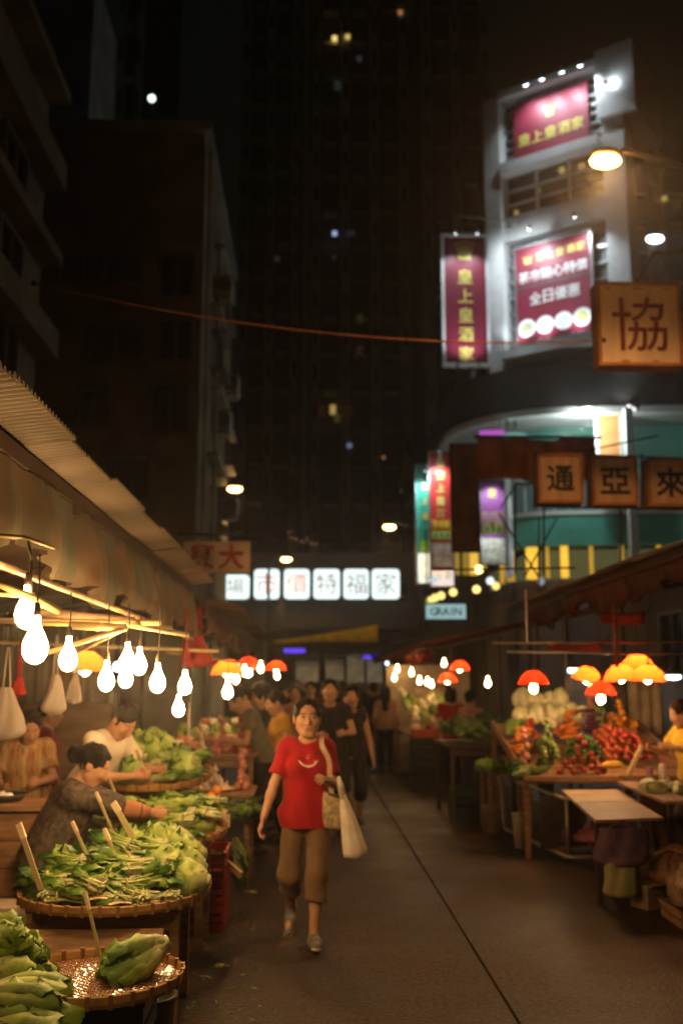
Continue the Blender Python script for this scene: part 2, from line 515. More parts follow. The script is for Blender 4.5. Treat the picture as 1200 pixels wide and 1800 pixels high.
# right-hand row of old houses behind the stalls
rb = thing('shop_row', 'dark shop houses behind the right hand stalls', 'building', (7.6, 8, 0))
MB().box((2, 6, 1.9), (4, 22, 3.8)).build('wall', M_brn, rb)
for j in range(6):
    window(rb, (0, -2.5 + j * 3, 2.4), 1.4, 1.4, '-x')
# ================================================================ RESTAURANT CORNER BUILDING (right)
M_mar = mat('maroon_sign', (0.20, 0.018, 0.040), rough=0.45, var=0.12, scale=2)
M_gold = mat('gold_print', (0.75, 0.62, 0.16), rough=0.45, var=0.1)
M_wprint = mat('white_print', (0.85, 0.85, 0.82), rough=0.5, var=0.03)
M_louv = mat('louvre_grey', (0.10, 0.11, 0.12), rough=0.5, metal=0.2)
M_teal = mat('teal_cladding', (0.10, 0.42, 0.34), rough=0.4, var=0.2, scale=.8)
M_steel = mat('galvanised', (0.35, 0.36, 0.36), rough=0.4, metal=0.7, var=0.2)
COLD = (0.82, 0.93, 1.0)
A0 = at(882, 640, 30)
u0 = Vector((0.81, -0.59, 0)).normalized()
RZ = math.atan2(u0.y, u0.x)
def sz(px, py, off=0.0):
    n = Vector((u0.y, -u0.x, 0))                      # toward the camera
    O = Vector((A0.x, A0.y, 0)) + n * off
    s_, z_ = on_plane(px, py, O, u0)
    return s_, z_
rt = thing('restaurant_tower', 'white sign tower of the restaurant with spotlit maroon boards', 'building', (A0.x, A0.y, 0), RZ)
def slab(name, x0, x1, z0, z1, y0, y1, m, parent=rt, bevel=0, label=None):
    return MB().box(((x0 + x1) / 2, (y0 + y1) / 2, (z0 + z1) / 2), (abs(x1 - x0), abs(y1 - y0), abs(z1 - z0))).build(name, m, parent, bevel=bevel, label=label)
sL, zb = sz(868, 640); sL2 = sz(896, 640)[0]; ztop = sz(872, 182)[1]
sR0, _ = sz(1062, 300); sR1, _ = sz(1104, 300); zRt = sz(1062, 118)[1]
zlo = zb - .4
slab('pillar', sL, sL2, zlo, ztop, -.35, .6, M_white)
slab('pillar', sR0 + .05, sR1, zlo - .6, zRt - 1.9, -.3, .6, M_white)
slab('crown_block', sR0 - .02, sz(1124, 200)[0], zRt - 1.9, zRt + .35, -.45, 2.2, M_white)
slab('roof_band', sL2 + .003, sR0 - .03, sz(980, 150)[1] - .05, ztop + .1, -.42, .6, M_white)
slab('back_wall', sL2 + .003, sR0 + .045, zlo, sz(980, 150)[1] - .06, .25, .6, M_louv)
lv = None
zA0, zA1 = sz(893, 300)[1], sz(893, 190)[1]
zB0, zB1 = sz(893, 620)[1], sz(893, 430)[1]
for (z0, z1) in ((zA0, zA1), (zB0, zB1)):
    n = 7
    for i in range(n):
        z = z0 + (z1 - z0) * (i + .5) / n
        slab('louvre_slat', sL2 + .01, sR0 - .05, z - .035, z + .035, .1, .24, M_steel)
zl = sz(893, 305)[1]; slab('ledge', sL2 + .004, sR0 - .02, zl - .14, zl + .16, -.45, .24, M_white)
# window band
zw1 = zl - .15; zw0 = sz(893, 385)[1]
for i in range(3):
    a = sL2 + .02 + (sR0 - sL2 - .06) * i / 3; b = sL2 + .02 + (sR0 - sL2 - .06) * (i + 1) / 3
    for k in range(3):
        za = zw0 + (zw1 - zw0) * k / 3; zc = zw0 + (zw1 - zw0) * (k + 1) / 3
        slab('window_pane', a + .05, b - .05, za + .04, zc - .04, .12, .2, M_glass)
    slab('mullion', a - .05, a + .049, zw0, zw1, -.02, .24, M_white)
for k in range(1, 3):
    z = zw0 + (zw1 - zw0) * k / 3
    for i in range(3):
        a = sL2 + .02 + (sR0 - sL2 - .06) * i / 3; b = sL2 + .02 + (sR0 - sL2 - .06) * (i + 1) / 3
        slab('transom', a + .05, b - .05, z - .038, z + .038, .05, .238, M_white)
for (px, py, r, e) in ((943, 333, .07, 1.5), (985, 297, .11, .35), (905, 372, .09, .25), (1058, 338, .09, .3), (1020, 290, .12, .25)):
    s_, z_ = sz(px, py)
    MB().ball((s_, .085, z_), r, 8, 6).build('interior_lamp', glow('int_lamp%.2f' % e, (1, .75, .25), e), rt, smooth=True)
slab('spandrel', sL2 + .004, sR0 - .01, sz(893, 428)[1], zw0 - .003, -.12, .24, M_soff)
zs = sz(893, 640)[1]; slab('ledge', sL2 + .004, sR0 - .02, zs - .05, zs + .22, -.7, .24, M_white)

def crown_mesh(w, h):
    m = MB(); n = 5; d = .02
    top = []; prof = []
    for i in range(n):
        x = -w / 2 + w * (i + .5) / n
    xs_ = [-w / 2 + w * i / n for i in range(n + 1)]
    for i in range(n):                                  # five separate flaring spikes over a base
        c = (xs_[i] + xs_[i + 1]) / 2; k = c / (w / 2)
        bx = c * .55; hw = w / n * .36
        tx = c * 1.15; tz = h * (1 - .12 * abs(k))
        vs = [(bx - hw, 0, h * .28), (bx + hw, 0, h * .28), (tx, 0, tz), (bx - hw, -d, h * .28), (bx + hw, -d, h * .28), (tx, -d, tz)]
        m.add(vs, [(0, 2, 1), (3, 4, 5), (0, 1, 4, 3), (1, 2, 5, 4), (2, 0, 3, 5)])
        m.ball((tx, -d / 2, tz + h * .04), h * .045, 6, 4)
    m.box((0, -d / 2, h * .17), (w * .66, d, h * .14))
    return m
def sign(name, label, cat, corner, rz, w, h, mpanel, depth=.12, mframe=None, fw=.06, group=None):
    """panel with its lower-left corner at `corner`, plus four frame bars"""
    t = thing(name, label, cat, corner, rz, group)
    MB().box((w / 2, depth / 2, h / 2), (w - .004, depth, h - .004)).build('panel', mpanel, t)
    if mframe:
        for (cx, cz, sx, szz) in ((w / 2, h + fw / 2, w + 2 * fw, fw), (w / 2, -fw / 2, w + 2 * fw, fw), (-fw / 2, h / 2, fw, h), (w + fw / 2, h / 2, fw, h)):
            MB().box((cx, depth / 2 - .01, cz), (sx, depth + .05, szz)).build('frame_bar', mframe, t)
    return t
def wpt(s_, off, z):
    n = Vector((u0.y, -u0.x, 0))
    return Vector((A0.x, A0.y, 0)) + u0 * s_ + n * off + Vector((0, 0, z))
def spot_fix(label, loc, target, power, col, angle=95, group='spotlights on the restaurant signs', r=.09, es=14):
    """spotlight on a short arm: housing, lens and its beam"""
    d = (Vector(target) - Vector(loc)).normalized()
    t = thing('spotlight', label, 'lamp', loc, 0, group)
    q = d.to_track_quat('Z', 'Y').to_matrix()
    MB().lathe([(.02, -.16), (r * .7, -.14), (r, .0), (r, .02)], 10, rot=q).build('housing', M_steel, t, smooth=False)
    MB().ball((0, 0, 0), (r * .9, r * .9, r * .5), 10, 6, rot=q).build('lens', glow('cold_lens', (.85, .95, 1), es), t, smooth=True)
    lamp('SPOT', 'beam', d * .1, power, col, t, .06, d, angle, .8)
    return t
# upper board
s0, z0 = sz(906, 283, .1); s1, z1 = sz(1036, 238, .1); zt = sz(906, 186, .1)[1]
w1 = s1 - s0; h1 = zt - z0
sg = sign('restaurant_sign', 'upper maroon board with gold crown and characters, spotlit on the white tower', 'sign', wpt(s0, .18, z0), RZ, w1, h1, M_mar)
n = 5
write('皇上皇酒家', sg, M_gold, [(w1 * (.14 + .18 * i), h1 * .30) for i in range(n)], w1 * .165, bold=.008, y=-.012)
crown_mesh(w1 * .16, h1 * .24).build('crown_emblem', M_gold, sg, loc=(w1 * .5, -.004, h1 * .56))
for i, px in enumerate((935, 963, 998, 1030)):
    s_, z_ = sz(px, 176 - i * 9, .45)
    spot_fix('cold spotlight on the top edge of the upper maroon board, %s' % ('leftmost', 'second from left', 'third from left', 'rightmost')[i],
             wpt(s_, .95, zt + .05), wpt(s_, .0, z0 + h1 * .30), 120, COLD, 120, es=14 if i < 3 else 3, r=.10)
s_, z_ = sz(1066, 145, .7)
spot_fix('small cold flood lamp on the right pillar above the upper board', wpt(s_, .7, z_), wpt(s_ + .3, 0, z_ + .2), 14, COLD, 150, r=.06, es=6)
# lower board (two halves)
s0, z0 = sz(912, 607, .1); s1, _ = sz(1044, 575, .1); zt = sz(912, 440, .1)[1]
w2 = s1 - s0; h2 = zt - z0
sg = sign('restaurant_sign', 'lower maroon board with white characters and four food pictures', 'sign', wpt(s0, .18, z0), RZ, w2, h2, M_mar, mframe=M_steel)
MB().box((w2 / 2, -.012, h2 * .575), (w2, .02, .05)).build('divider', M_louv, sg)
write('皇上皇酒家', sg, M_gold, [(w2 * (.34 + .135 * i), h2 * .87) for i in range(5)], w2 * .115, bold=.004, y=-.012)
crown_mesh(w2 * .14, h2 * .10).build('crown_emblem', M_gold, sg, loc=(w2 * .17, -.004, h2 * .81))
write('茶市點心特價', sg, M_wprint, [(w2 * (.11 + .155 * i), h2 * .68) for i in range(6)], w2 * .15, bold=.004, y=-.012)
write('全日優惠', sg, M_wprint, [(w2 * (.26 + .17 * i), h2 * .44) for i in range(4)], w2 * .165, bold=.004, y=-.012)
M_food = [mat('food_print%d' % i, c, rough=.5, var=.3, scale=9, col2=c2) for i, (c, c2) in enumerate((((.6, .62, .3), (.25, .3, .15)), ((.8, .82, .75), (.45, .5, .2)), ((.75, .78, .9), (.45, .45, .7)), ((.75, .8, .35), (.5, .45, .1))))]
for i in range(4):
    MB().lathe([(w2 * .118, 0), (w2 * .118, .02)], 18, rot=Matrix.Rotation(PI / 2, 3, 'X')).build('plate_picture', M_wprint, sg, loc=(w2 * (.13 + .245 * i), -.002, h2 * .15))
    MB().ball((0, 0, 0), (w2 * .085, .012, w2 * .07), 10, 6, wob=.2, seed=i).build('dish_picture', M_food[i], sg, loc=(w2 * (.13 + .245 * i), -.026, h2 * .15))
for i, px in enumerate((940, 1020)):
    s_, z_ = sz(px, 430, .5)
    spot_fix('cold spotlight above the %s half of the lower maroon board' % ('left', 'right')[i], wpt(s_, .95, zt + .2), wpt(s_, 0, z0 + h2 * .40), 140, COLD, 125, r=.07, es=3)
for i, (px, py) in enumerate(((903, 628), (951, 612), (1010, 600))):
    s_, z_ = sz(px, py, .6)
    spot_fix('dark upward flood lamp on the ledge under the lower board, %s' % ('left one', 'middle one', 'right one')[i], wpt(s_, .62, zs + .34), wpt(s_, .05, z0 + h2 * .4), 55, COLD, 125, r=.07, es=2)
s_, z_ = sz(893, 399, 1.6)
spot_fix('bright cold flood lamp washing the left white pillar', wpt(s_, 1.6, z_), wpt(s_ - .1, .25, z_ - 1.0), 190, COLD, 150, r=.1, es=10)
# tall vertical banner sign left of the tower, faces the street
c = at(783, 638, 28.5); c2 = at(857, 638, 28.5); ct = at(783, 416, 28.5)
wv = c2.x - c.x; hv = ct.z - c.z
sg = sign('vertical_sign', 'tall vertical maroon sign with gold crown and five gold characters', 'sign', c, 0, wv, hv, M_mar, .16, M_white, .09)
write('皇上皇酒家', sg, M_gold, [(wv * .5, hv * (.68 - .152 * i)) for i in range(5)], wv * .36, bold=.006, y=-.012)
crown_mesh(wv * .46, hv * .15).build('crown_emblem', M_gold, sg, loc=(wv * .5, -.004, hv * .80))
for i in range(6):
    MB().bar((-.14, .1, hv * i / 5), (-.04, .1, hv * i / 5), .1, .14).build('bracket', M_steel, sg)
MB().bar((.3, .1, hv + .09), (.3, .1, hv + .75), .05).bar((.3, .1, hv + .75), (wv + 1.2, .4, hv + .7), .05).build('hanger', M_steel, sg)
spot_fix('small cold lamp at the foot of the tall vertical sign', at(829, 655, 27.7), c + Vector((wv * .5, 0, hv * .5)), 150, COLD, 80, r=.08, es=6)
for i, px in enumerate((800, 838)):
    q = at(px, 410, 27.8)
    spot_fix('cold lamp over the tall vertical sign, %s one' % ('left', 'right')[i], q, c + Vector((wv * (.3 + .4 * i), 0, hv * .55)), 90, COLD, 90, r=.06, es=3)
    spot_fix('dark flood lamp clipped below the tall vertical sign, %s one' % ('left', 'right')[i], at(px + 4, 640, 27.8), c + Vector((wv * (.3 + .4 * i), 0, hv * .4)), 40, COLD, 90, r=.05, es=1)

# ---- curved podium
pd = thing('podium_building', 'curved glass podium of the corner restaurant under a dark sweeping canopy', 'building', (0, 0, 0))
def curve(off=0.0, n=26):
    pts = []
    cx, cy_ = 8.0, 31.4; r = 3.6
    pts.append(Vector((cx - r + off, 44)))
    for i in range(n + 1):
        a = PI + (PI / 2 - .06) * i / n
        pts.append(Vector((cx + (r - off) * math.cos(a), cy_ + (r - off) * math.sin(a))))
    d = Vector((1, -.10)).normalized()
    pts.append(pts[-1] + d * 12)
    return pts
def ring(name, z0, z1, oa, ob, m, parent=pd):
    a = curve(oa); b = curve(ob); k = len(a)
    mb = MB()
    vs = [(p.x, p.y, z0) for p in a] + [(p.x, p.y, z1) for p in a] + [(p.x, p.y, z0) for p in b] + [(p.x, p.y, z1) for p in b]
    fs = []
    for i in range(k - 1):
        fs += [(i, i + 1, k + i + 1, k + i), (2 * k + i + 1, 2 * k + i, 3 * k + i, 3 * k + i + 1),
               (k + i, k + i + 1, 3 * k + i + 1, 3 * k + i), (i + 1, i, 2 * k + i, 2 * k + i + 1)]
    mb.add(vs, fs)
    return mb.build(name, m, parent)
ring('canopy_fascia', 9.55, 10.7, 0, .35, M_dark)
ring('canopy_trim', 9.36, 9.545, -.04, .32, M_white)
ring('soffit', 9.4, 9.52, .35, 2.3, M_soff)
ring('upper_wall', 7.9, 9.39, 1.75, 2.1, mat('green_glass', (0.06, 0.16, 0.13), rough=.15, var=.3, scale=.4, emit=(.10, .42, .34), es=.10))
ring('cornice', 7.75, 7.89, 1.55, 2.0, M_white)
ring('glazing', 6.75, 7.74, 1.8, 2.05, mat('lit_glazing', (.05, .10, .10), rough=.1, var=.6, scale=.6, emit=(.25, .42, .40), es=.10))
ring('cornice', 6.62, 6.74, 1.45, 2.0, M_white)
ring('teal_band', 5.7, 6.61, 1.5, 2.0, M_teal)
ring('lower_wall', 0.0, 4.72, 1.9, 2.2, M_brn)
ring('roof_slab', 10.71, 10.9, .1, 5.0, M_dark)
# lit upper floor: yellow curtains behind glass, all round the curve
cu = curve(2.05); 
ring('lit_back_wall', 4.73, 5.69, 2.5, 2.7, mat('beige_inside', (.20, .20, .10), rough=.7, var=.5, scale=.8, emit=(.42, .48, .22), es=.12))
M_ycur = mat('yellow_column', (.85, .5, .04), rough=.5, emit=(1, .55, .05), es=.5)
cw = curve(1.75, 240)[1:]
tail = [cw[-2] + (cw[-1] - cw[-2]) * (k / 120) for k in range(120)]
cw = cw[:-1] + tail
def on_curve(px, pts): return min(pts, key=lambda p: abs(proj_x((p.x, p.y, 5)) - px))
M_ycb = mat('bright_yellow_column', (.85, .5, .04), rough=.5, emit=(1, .55, .05), es=1.1)
for px, r, m in ((897, .13, M_ycur), (936, .2, M_ycb), (992, .12, M_ycb), (1040, .06, M_ycur), (1090, .06, M_ycur), (868, .07, M_ycur), (962, .05, M_ycur), (1160, .07, M_ycur)):
    p = on_curve(px, cw)
    MB().lathe([(r, 4.75), (r, 5.69)], 10, (p.x, p.y, 0)).build('lit_column', m, pd, smooth=True)
ml = curve(1.72, 240)[1:]; ml = ml[:-1] + [ml[-2] + (ml[-1] - ml[-2]) * (k / 120) for k in range(120)]
for k in range(16):
    p = on_curve(822 + k * 26, ml)
    MB().box((p.x, p.y, 7.25), (.05, .05, .94)).build('mullion', M_steel, pd)
sl_ = thing('canopy_downlight', 'round white downlight under the curved canopy', 'lamp', at(1030, 719, 27.6))
MB().lathe([(.22, .05), (.22, .0)], 14).build('rim', M_steel, sl_)
MB().ball((0, 0, -.02), (.19, .19, .1), 12, 6).build('lens', glow('white_disc', (.95, 1, .97), 9), sl_, smooth=True)
lamp('POINT', 'beam', (0, 0, -.5), 170, (.86, 1, .95), sl_, .15)
for (px, Y) in ((892, 28.6), (1112, 27.2)):
    q = at(px, 930, Y)
    MB().box((q.x, q.y, 7.0), (.22, .22, 4.7)).build('pillar', M_white, pd)
q = at(1112, 712, 27.2)
s2 = thing('canopy_floodlight', 'dark hooded flood lamp under the canopy throwing a pale patch', 'lamp', q)
MB().box((0, 0, 0), (.34, .2, .14), Matrix.Rotation(.5, 3, 'Y')).tube([(0, 0, 0), (.1, .1, .5)], .02).build('housing', M_dark, s2)
MB().box((-.06, 0, -.083), (.26, .15, .02), Matrix.Rotation(.5, 3, 'Y')).build('lens', glow('pale_disc', (.95, .95, 1), 2), s2)
lamp('SPOT', 'beam', (-.08, .1, .15), 25, (.9, .92, 1), s2, .1, (-.2, .3, 1), 120)
# peach pillar banner under the canopy
c = at(1052, 790, 28.2); d = at(1084, 712, 28.2)
sg = sign('pillar_banner', 'glowing peach banner on the pillar under the curved canopy', 'banner', (c.x, c.y, c.z - .6), -.1, d.x - c.x, d.z - c.z + .6, mat('peach_banner', (.50, .15, .06), rough=.5, col2=(.6, .32, .10), scale=1.5, emit=(1, .45, .15), es=.15), .1, M_white, .1)
# purple lightbox strip and round ceiling lamp at the canopy's left
c = at(842, 768, 28.6)
sg = sign('purple_lightbox', 'small purple lit strip under the left of the canopy', 'sign', c, -.2, .75, .2, glow('purple_lit', (.55, .12, .6), .8), .1, M_dark, .03)
c = at(905, 768, 28.4)
t = thing('ceiling_lamp', 'pale teal ceiling lamp under the canopy beside the purple strip', 'lamp', c)
MB().ball((0, 0, 0), (.42, .3, .12), 12, 6).build('lens', glow('teal_lit', (.35, .75, .65), .45), t, smooth=True)
MB().tube([(0, 0, .08), (0, 0, .5)], .04).build('rod', M_dark, t)

# ---- banners on the left of the podium
def banner(name, label, x0, x1, yt, yb, Y, m, **k):
    a = at(x0, yb, Y); b = at(x1, yt, Y)
    return sign(name, label, 'banner', a, 0, b.x - a.x, b.z - a.z, m, .08, M_steel, .04), b.x - a.x, b.z - a.z
M_grn = mat('green_banner', (.02, .30, .20), rough=.5, var=.15)
M_red = mat('red_banner', (.50, .025, .02), rough=.5, var=.1)
M_yel = mat('yellow_print', (.75, .62, .05), rough=.5)
M_org = mat('orange_print', (.75, .25, .03), rough=.5)
M_pur = mat('purple_banner', (.42, .12, .42), rough=.5, var=.1)
M_pic = mat('food_photo', (.80, .80, .70), rough=.5, var=.2, scale=7, col2=(.35, .30, .16))
t, w, h = banner('green_banner', 'narrow green vertical banner left of the red banner', 733, 755, 818, 1005, 29.6, M_grn)
write('皇上皇', t, M_gold, [(w * .62, h * (.80 - .14 * i)) for i in range(3)], w * .5, bold=.02, y=-.012)
MB().box((w * .55, -.008, h * .23), (w * .6, .012, h * .13)).build('notice_patch', mat('lime_print', (.25, .6, .06)), t)
t, w, h = banner('red_banner', 'red vertical banner with gold crown and gold characters', 757, 792, 795, 1000, 29.2, M_red)
write('皇上皇酒', t, M_gold, [(w * .5, h * (.80 - .11 * i)) for i in range(4)], w * .42, bold=.02, y=-.012)
crown_mesh(w * .5, h * .09).build('crown_emblem', M_gold, t, loc=(w * .5, -.004, h * .865))
MB().box((w * .5, -.008, h * .375), (w * .9, .012, h * .085)).build('notice_patch', M_org, t)
for k in range(3): MB().box((w * (.25 + .25 * k), -.02, h * .375), (w * .16, .012, h * .05)).build('notice_print', M_yel, t)
MB().box((w * .5, -.008, h * .285), (w * .86, .012, h * .075)).build('notice_patch', M_yel, t)
for k in range(3): MB().box((w * (.25 + .25 * k), -.02, h * .285), (w * .14, .012, h * .045)).build('notice_print', M_grn, t)
MB().box((w * .5, -.008, h * .12), (w * .95, .012, h * .2)).build('picture_patch', mat('brown_photo', (.35, .22, .15), var=.3, scale=4, col2=(.65, .6, .5)), t)
t, w, h = banner('purple_banner', 'purple and pink hanging banner above a lit food picture', 847, 884, 845, 990, 28.4, M_pur)
write('皇', t, M_gold, [(w * .5, h * .85)], w * .4, bold=.02, y=-.012)
MB().box((w * .5, -.008, h * .545), (w * .98, .012, h * .15)).build('pink_patch', mat('pink_print', (.6, .32, .35)), t)
MB().box((w * .5, -.008, h * .41), (w * .86, .012, h * .11)).build('notice_patch', M_yel, t)
for k in range(3): MB().box((w * (.25 + .25 * k), -.02, h * .41), (w * .14, .012, h * .07)).build('notice_print', M_grn, t)
MB().box((w * .5, -.008, h * .15), (w * .98, .012, h * .3)).build('picture_patch', M_pic, t)
for i, (px, py, tx, ty, Y, p) in enumerate(((748, 826, 745, 900, 29, 110), (770, 802, 775, 870, 28.6, 150), (866, 842, 866, 900, 27.8, 40), (865, 925, 866, 975, 27.6, 30))):
    spot_fix(('bright lamp head at the top of the green banner', 'bright lamp head at the top of the red banner', 'faint lamp over the purple banner', 'faint lamp over the food picture of the purple banner')[i],
             at(px, py, Y), at(tx, ty, Y + .7), p, COLD, 100, r=.1 if i < 2 else .04, es=10 if i < 2 else 2, group='lamps over the street banners')
M_lbox = [mat('lit_food_%d' % i, c, rough=.4, col2=c2, scale=sc_, emit=c, es=1.0) for i, (c, c2, sc_) in enumerate((((.75, .85, .75), (.4, .55, .3), 3), ((.85, .75, .7), (.5, .25, .18), 3)))]
for i, (x0, x1, y0, y1) in enumerate(((734, 755, 972, 1025), (757, 796, 966, 1030))):
    a = at(x0, y1, 29.5); b = at(x1, y0, 29.5)
    t = sign('food_lightbox', ('pale lit food picture box under the green banner', 'lit food picture box with white bowls under the red banner')[i], 'sign', a, 0, b.x - a.x, b.z - a.z, M_lbox[i], .2, M_dark, .04)
    for k in range(2 + 2 * i):
        r = (b.x - a.x) * (.3 if i == 0 else .2)
        MB().lathe([(r, 0), (r * .8, .03)], 14, rot=Matrix.Rotation(PI / 2, 3, 'X')).build('bowl_picture', mat('bowl_print', (.9, .88, .8), emit=(.9, .9, .8), es=.5, var=.1), t,
                loc=((b.x - a.x) * (.5 if i == 0 else (.28 + .45 * (k % 2))), -.003, (b.z - a.z) * (.3 + .42 * (k if i == 0 else k // 2))))
# lit shop window columns behind the rusty board
t = thing('lit_shop_window', 'yellow lit shop window strips below the rusty board', 'window', at(816, 1012, 29.8))
for k, (px, wd, e) in enumerate(((802, .18, .35), (818, .16, .3), (833, .26, .9), (850, .14, .5))):
    p = at(px, 1012, 29.8) - at(816, 1012, 29.8)
    MB().box((p.x, 0, .45), (wd, .1, .85 if k != 3 else .5)).build('window_strip', glow('yellow_strip%d' % k, (1, .6, .08), e), t)
MB().box((0, .15, .3), (1.5, .1, 1.6)).build('window_frame', M_dark, t)
# rusty back of a board, and torn brown banner
M_rust = mat('rusty_board', (.36, .15, .05), rough=.8, var=.4, scale=2.2, bump=.3)
a = at(796, 968, 22); b = at(838, 782, 22)
sign('rusty_board', 'tall rusty brown back of a hanging board beside the red banner', 'board', a, 0, b.x - a.x, b.z - a.z, M_rust, .12, M_dark, .03)
M_bban = mat('brown_cloth_banner', (.34, .045, .018), rough=.8, col2=(.70, .22, .03), scale=1.6)
a = at(840, 843, 17.5); b = at(1046, 772, 17.5)
wb, hb = b.x - a.x, b.z - a.z
t = thing('cloth_banner', 'crumpled dark red cloth banner stretched behind the hanging character boxes', 'banner', a)
MB().surf(lambda u, v: Vector((u * wb, .05 * math.sin(17 * u + 4 * v) + .04 * math.sin(31 * u), v * hb + .02 * math.sin(9 * u))), 40, 6).build('cloth', M_bban, t, smooth=True, solid=.01)
MB().bar((-.05, 0, hb + .03), (wb + .1, 0, hb + .03), .05).build('rod', M_dark, t)

# ================================================================ HANGING CHARACTER BOXES (right, unlit)
M_box = mat('aged_sign_face', (.58, .34, .19), rough=.6, var=.2, scale=3, stretch=(3, 1, .4), trans=0.0)
M_ink = mat('dark_red_ink', (.20, .022, .014), rough=.6)
M_ink2 = mat('black_ink', (.02, .015, .012), rough=.6)
def charbox(label, ch, x0, x1, yt, yb, Y, m, ink, sizek, group=None, bold=.02, mframe=None, rz=0):
    a = at(x0, yb, Y); b = at(x1, yt, Y)
    w, h = b.x - a.x, b.z - a.z
    t = sign('character_sign', label, 'sign', a, rz, w, h, m, .22, mframe or M_rust, .035, group)
    write(ch, t, ink, [(w * .5, h * .5)], min(w, h) * sizek, bold=bold, y=-.012)
    return t, w, h
G1 = 'hanging sign boxes on the right scaffold'
charbox('dim orange square box with the leftmost dark character of the scaffold row', '通', 950, 1018, 802, 880, 13, M_box, M_ink2, .68, G1)
charbox('dim orange square box with the middle dark character of the scaffold row', '亞', 1046, 1113, 807, 884, 13, M_box, M_ink2, .72, G1)
charbox('dim orange square box at the right edge of the scaffold row', '來', 1143, 1212, 811, 886, 13, M_box, M_ink2, .72, G1)
M_xie = mat('aged_cream_face', (.76, .56, .38), rough=.6, var=.18, scale=2.2, stretch=(2, 1, .5))
t, w, h = charbox('big square orange sign with one dark red character under the street lamp', '協', 1057, 1187, 503, 638, 11, M_xie, M_ink, .70, None, 0.0)
MB().tube([(w * .5, .11, h + .04), (w * .5 + .3, .2, h + .5), (w + 1.2, .4, h + .7)], .02, 6).build('hanger', M_dark, t)
for k in range(5):
    MB().ball((0, 0, 0), (.04 + .02 * (k % 3), .004, .012), 8, 4).build('rust_stain', M_rust, t, loc=(w * (.12 + .19 * k), -.002, h * (.03 if k % 2 else .96)))
# scaffold holding the row
sc = thing('sign_scaffold', 'thin steel scaffold frame carrying the orange character boxes', 'scaffold', (0, 13.2, 0))
def P13(px, py):
    q = at(px, py, 13.2); return (q.x, 0, q.z)
def P14(px, py):
    q = at(px, py, 13.2); return (q.x, 1.0, q.z)
for a, b in (((938, 796), (1215, 806)), ((938, 890), (1215, 896)), ((905, 850), (905, 1010)), ((955, 890), (955, 1010)), ((1090, 890), (1090, 1050)), ((905, 850), (945, 850)), ((760, 1002), (1010, 998))):
    MB().tube([P13(*a), P13(*b)], .014, 6).build('rail', M_dark, sc)
for a, b in (((900, 880), (975, 1000)), ((1030, 770), (1200, 735)), ((905, 870), (930, 830)), ((1010, 890), (950, 1000)), ((976, 890), (976, 1030))):
    MB().tube([P14(*a), P14(*b)], .013, 6).build('brace', M_dark, sc)
for px in (938, 1032, 1127, 1205):
    MB().tube([P13(px, 796), P13(px, 893)], .014, 6).build('post', M_dark, sc)
MB().tube([P13(1090, 1050), (P13(1090, 1050)[0], 0, 2.7)], .014, 6).tube([P14(976, 1030), (P14(976, 1030)[0], 1.0, 2.7)], .014, 6).build('footing_post', M_dark, sc)
# pale board 大興 on the left, read from the right
M_pale = mat('pale_board', (.42, .33, .26), rough=.7, var=.25, scale=2)
M_rink = mat('red_ink', (.30, .02, .015), rough=.6)
a = at(322, 1006, 12.4); b = at(440, 952, 12.4)
t = sign('shop_board', 'pale board with two red characters hung above the left stalls', 'sign', a, 0, b.x - a.x, b.z - a.z, M_pale, .08, None)
w, h = b.x - a.x, b.z - a.z
write('興大', t, M_rink, [(w * .28, h * .5), (w * .72, h * .5)], h * .82, bold=.03, y=-.012)
MB().bar((-.1, .09, h + .1), (w + .1, .09, h + .1), .03).build('hanger', M_dark, t)
# ================================================================ LIT ROW OVER THE STREET END
M_lit = glow('lit_opal', (.80, 1.0, .97), 1.5)
M_pink = mat('faded_red_print', (.32, .10, .10), rough=.6, emit=(.5, .22, .20), es=.5)
row = [(390, 438, 1010, 1052, '場'), (446, 491, 1000, 1052, '市'), (499, 544, 1000, 1052, '價'), (551, 597, 1000, 1052, '特'), (604, 648, 1000, 1052, '福'), (654, 702, 1000, 1052, '家')]
words = ['leftmost', 'second from left', 'third from left', 'fourth from left', 'fifth from left', 'rightmost']
for k, (x0, x1, y0, y1, ch) in enumerate(row):
    a = at(x0, y1, 35); b = at(x1, y0, 35); w, h = b.x - a.x, b.z - a.z
    t = thing('lit_sign_box', 'glowing white sign box with red character, %s in the overhead row' % words[k], 'sign', a, 0, 'glowing sign boxes in a row')
    MB().box((w / 2, .15, h / 2), (w, .3, h)).build('light_panel', M_lit, t, bevel=.12)
    MB().box((w / 2, .36, h / 2), (w + .06, .1, h + .06)).build('case', M_dark, t)
    write(ch, t, M_pink, [(w * .5, h * .5)], h * .72, bold=0, y=-.02)
fb = thing('sign_beam', 'dark beam carrying the glowing sign boxes across the street', 'beam', at(546, 1075, 35.5))
MB().box((0, .1, -.1), (8.2, .3, 1.0)).build('beam', M_dark, fb)
MB().box((-3.9, .1, -2.6), (.2, .2, 4.0)).build('post', M_dark, fb); MB().box((3.9, .1, -2.6), (.2, .2, 4.0)).build('post', M_dark, fb)
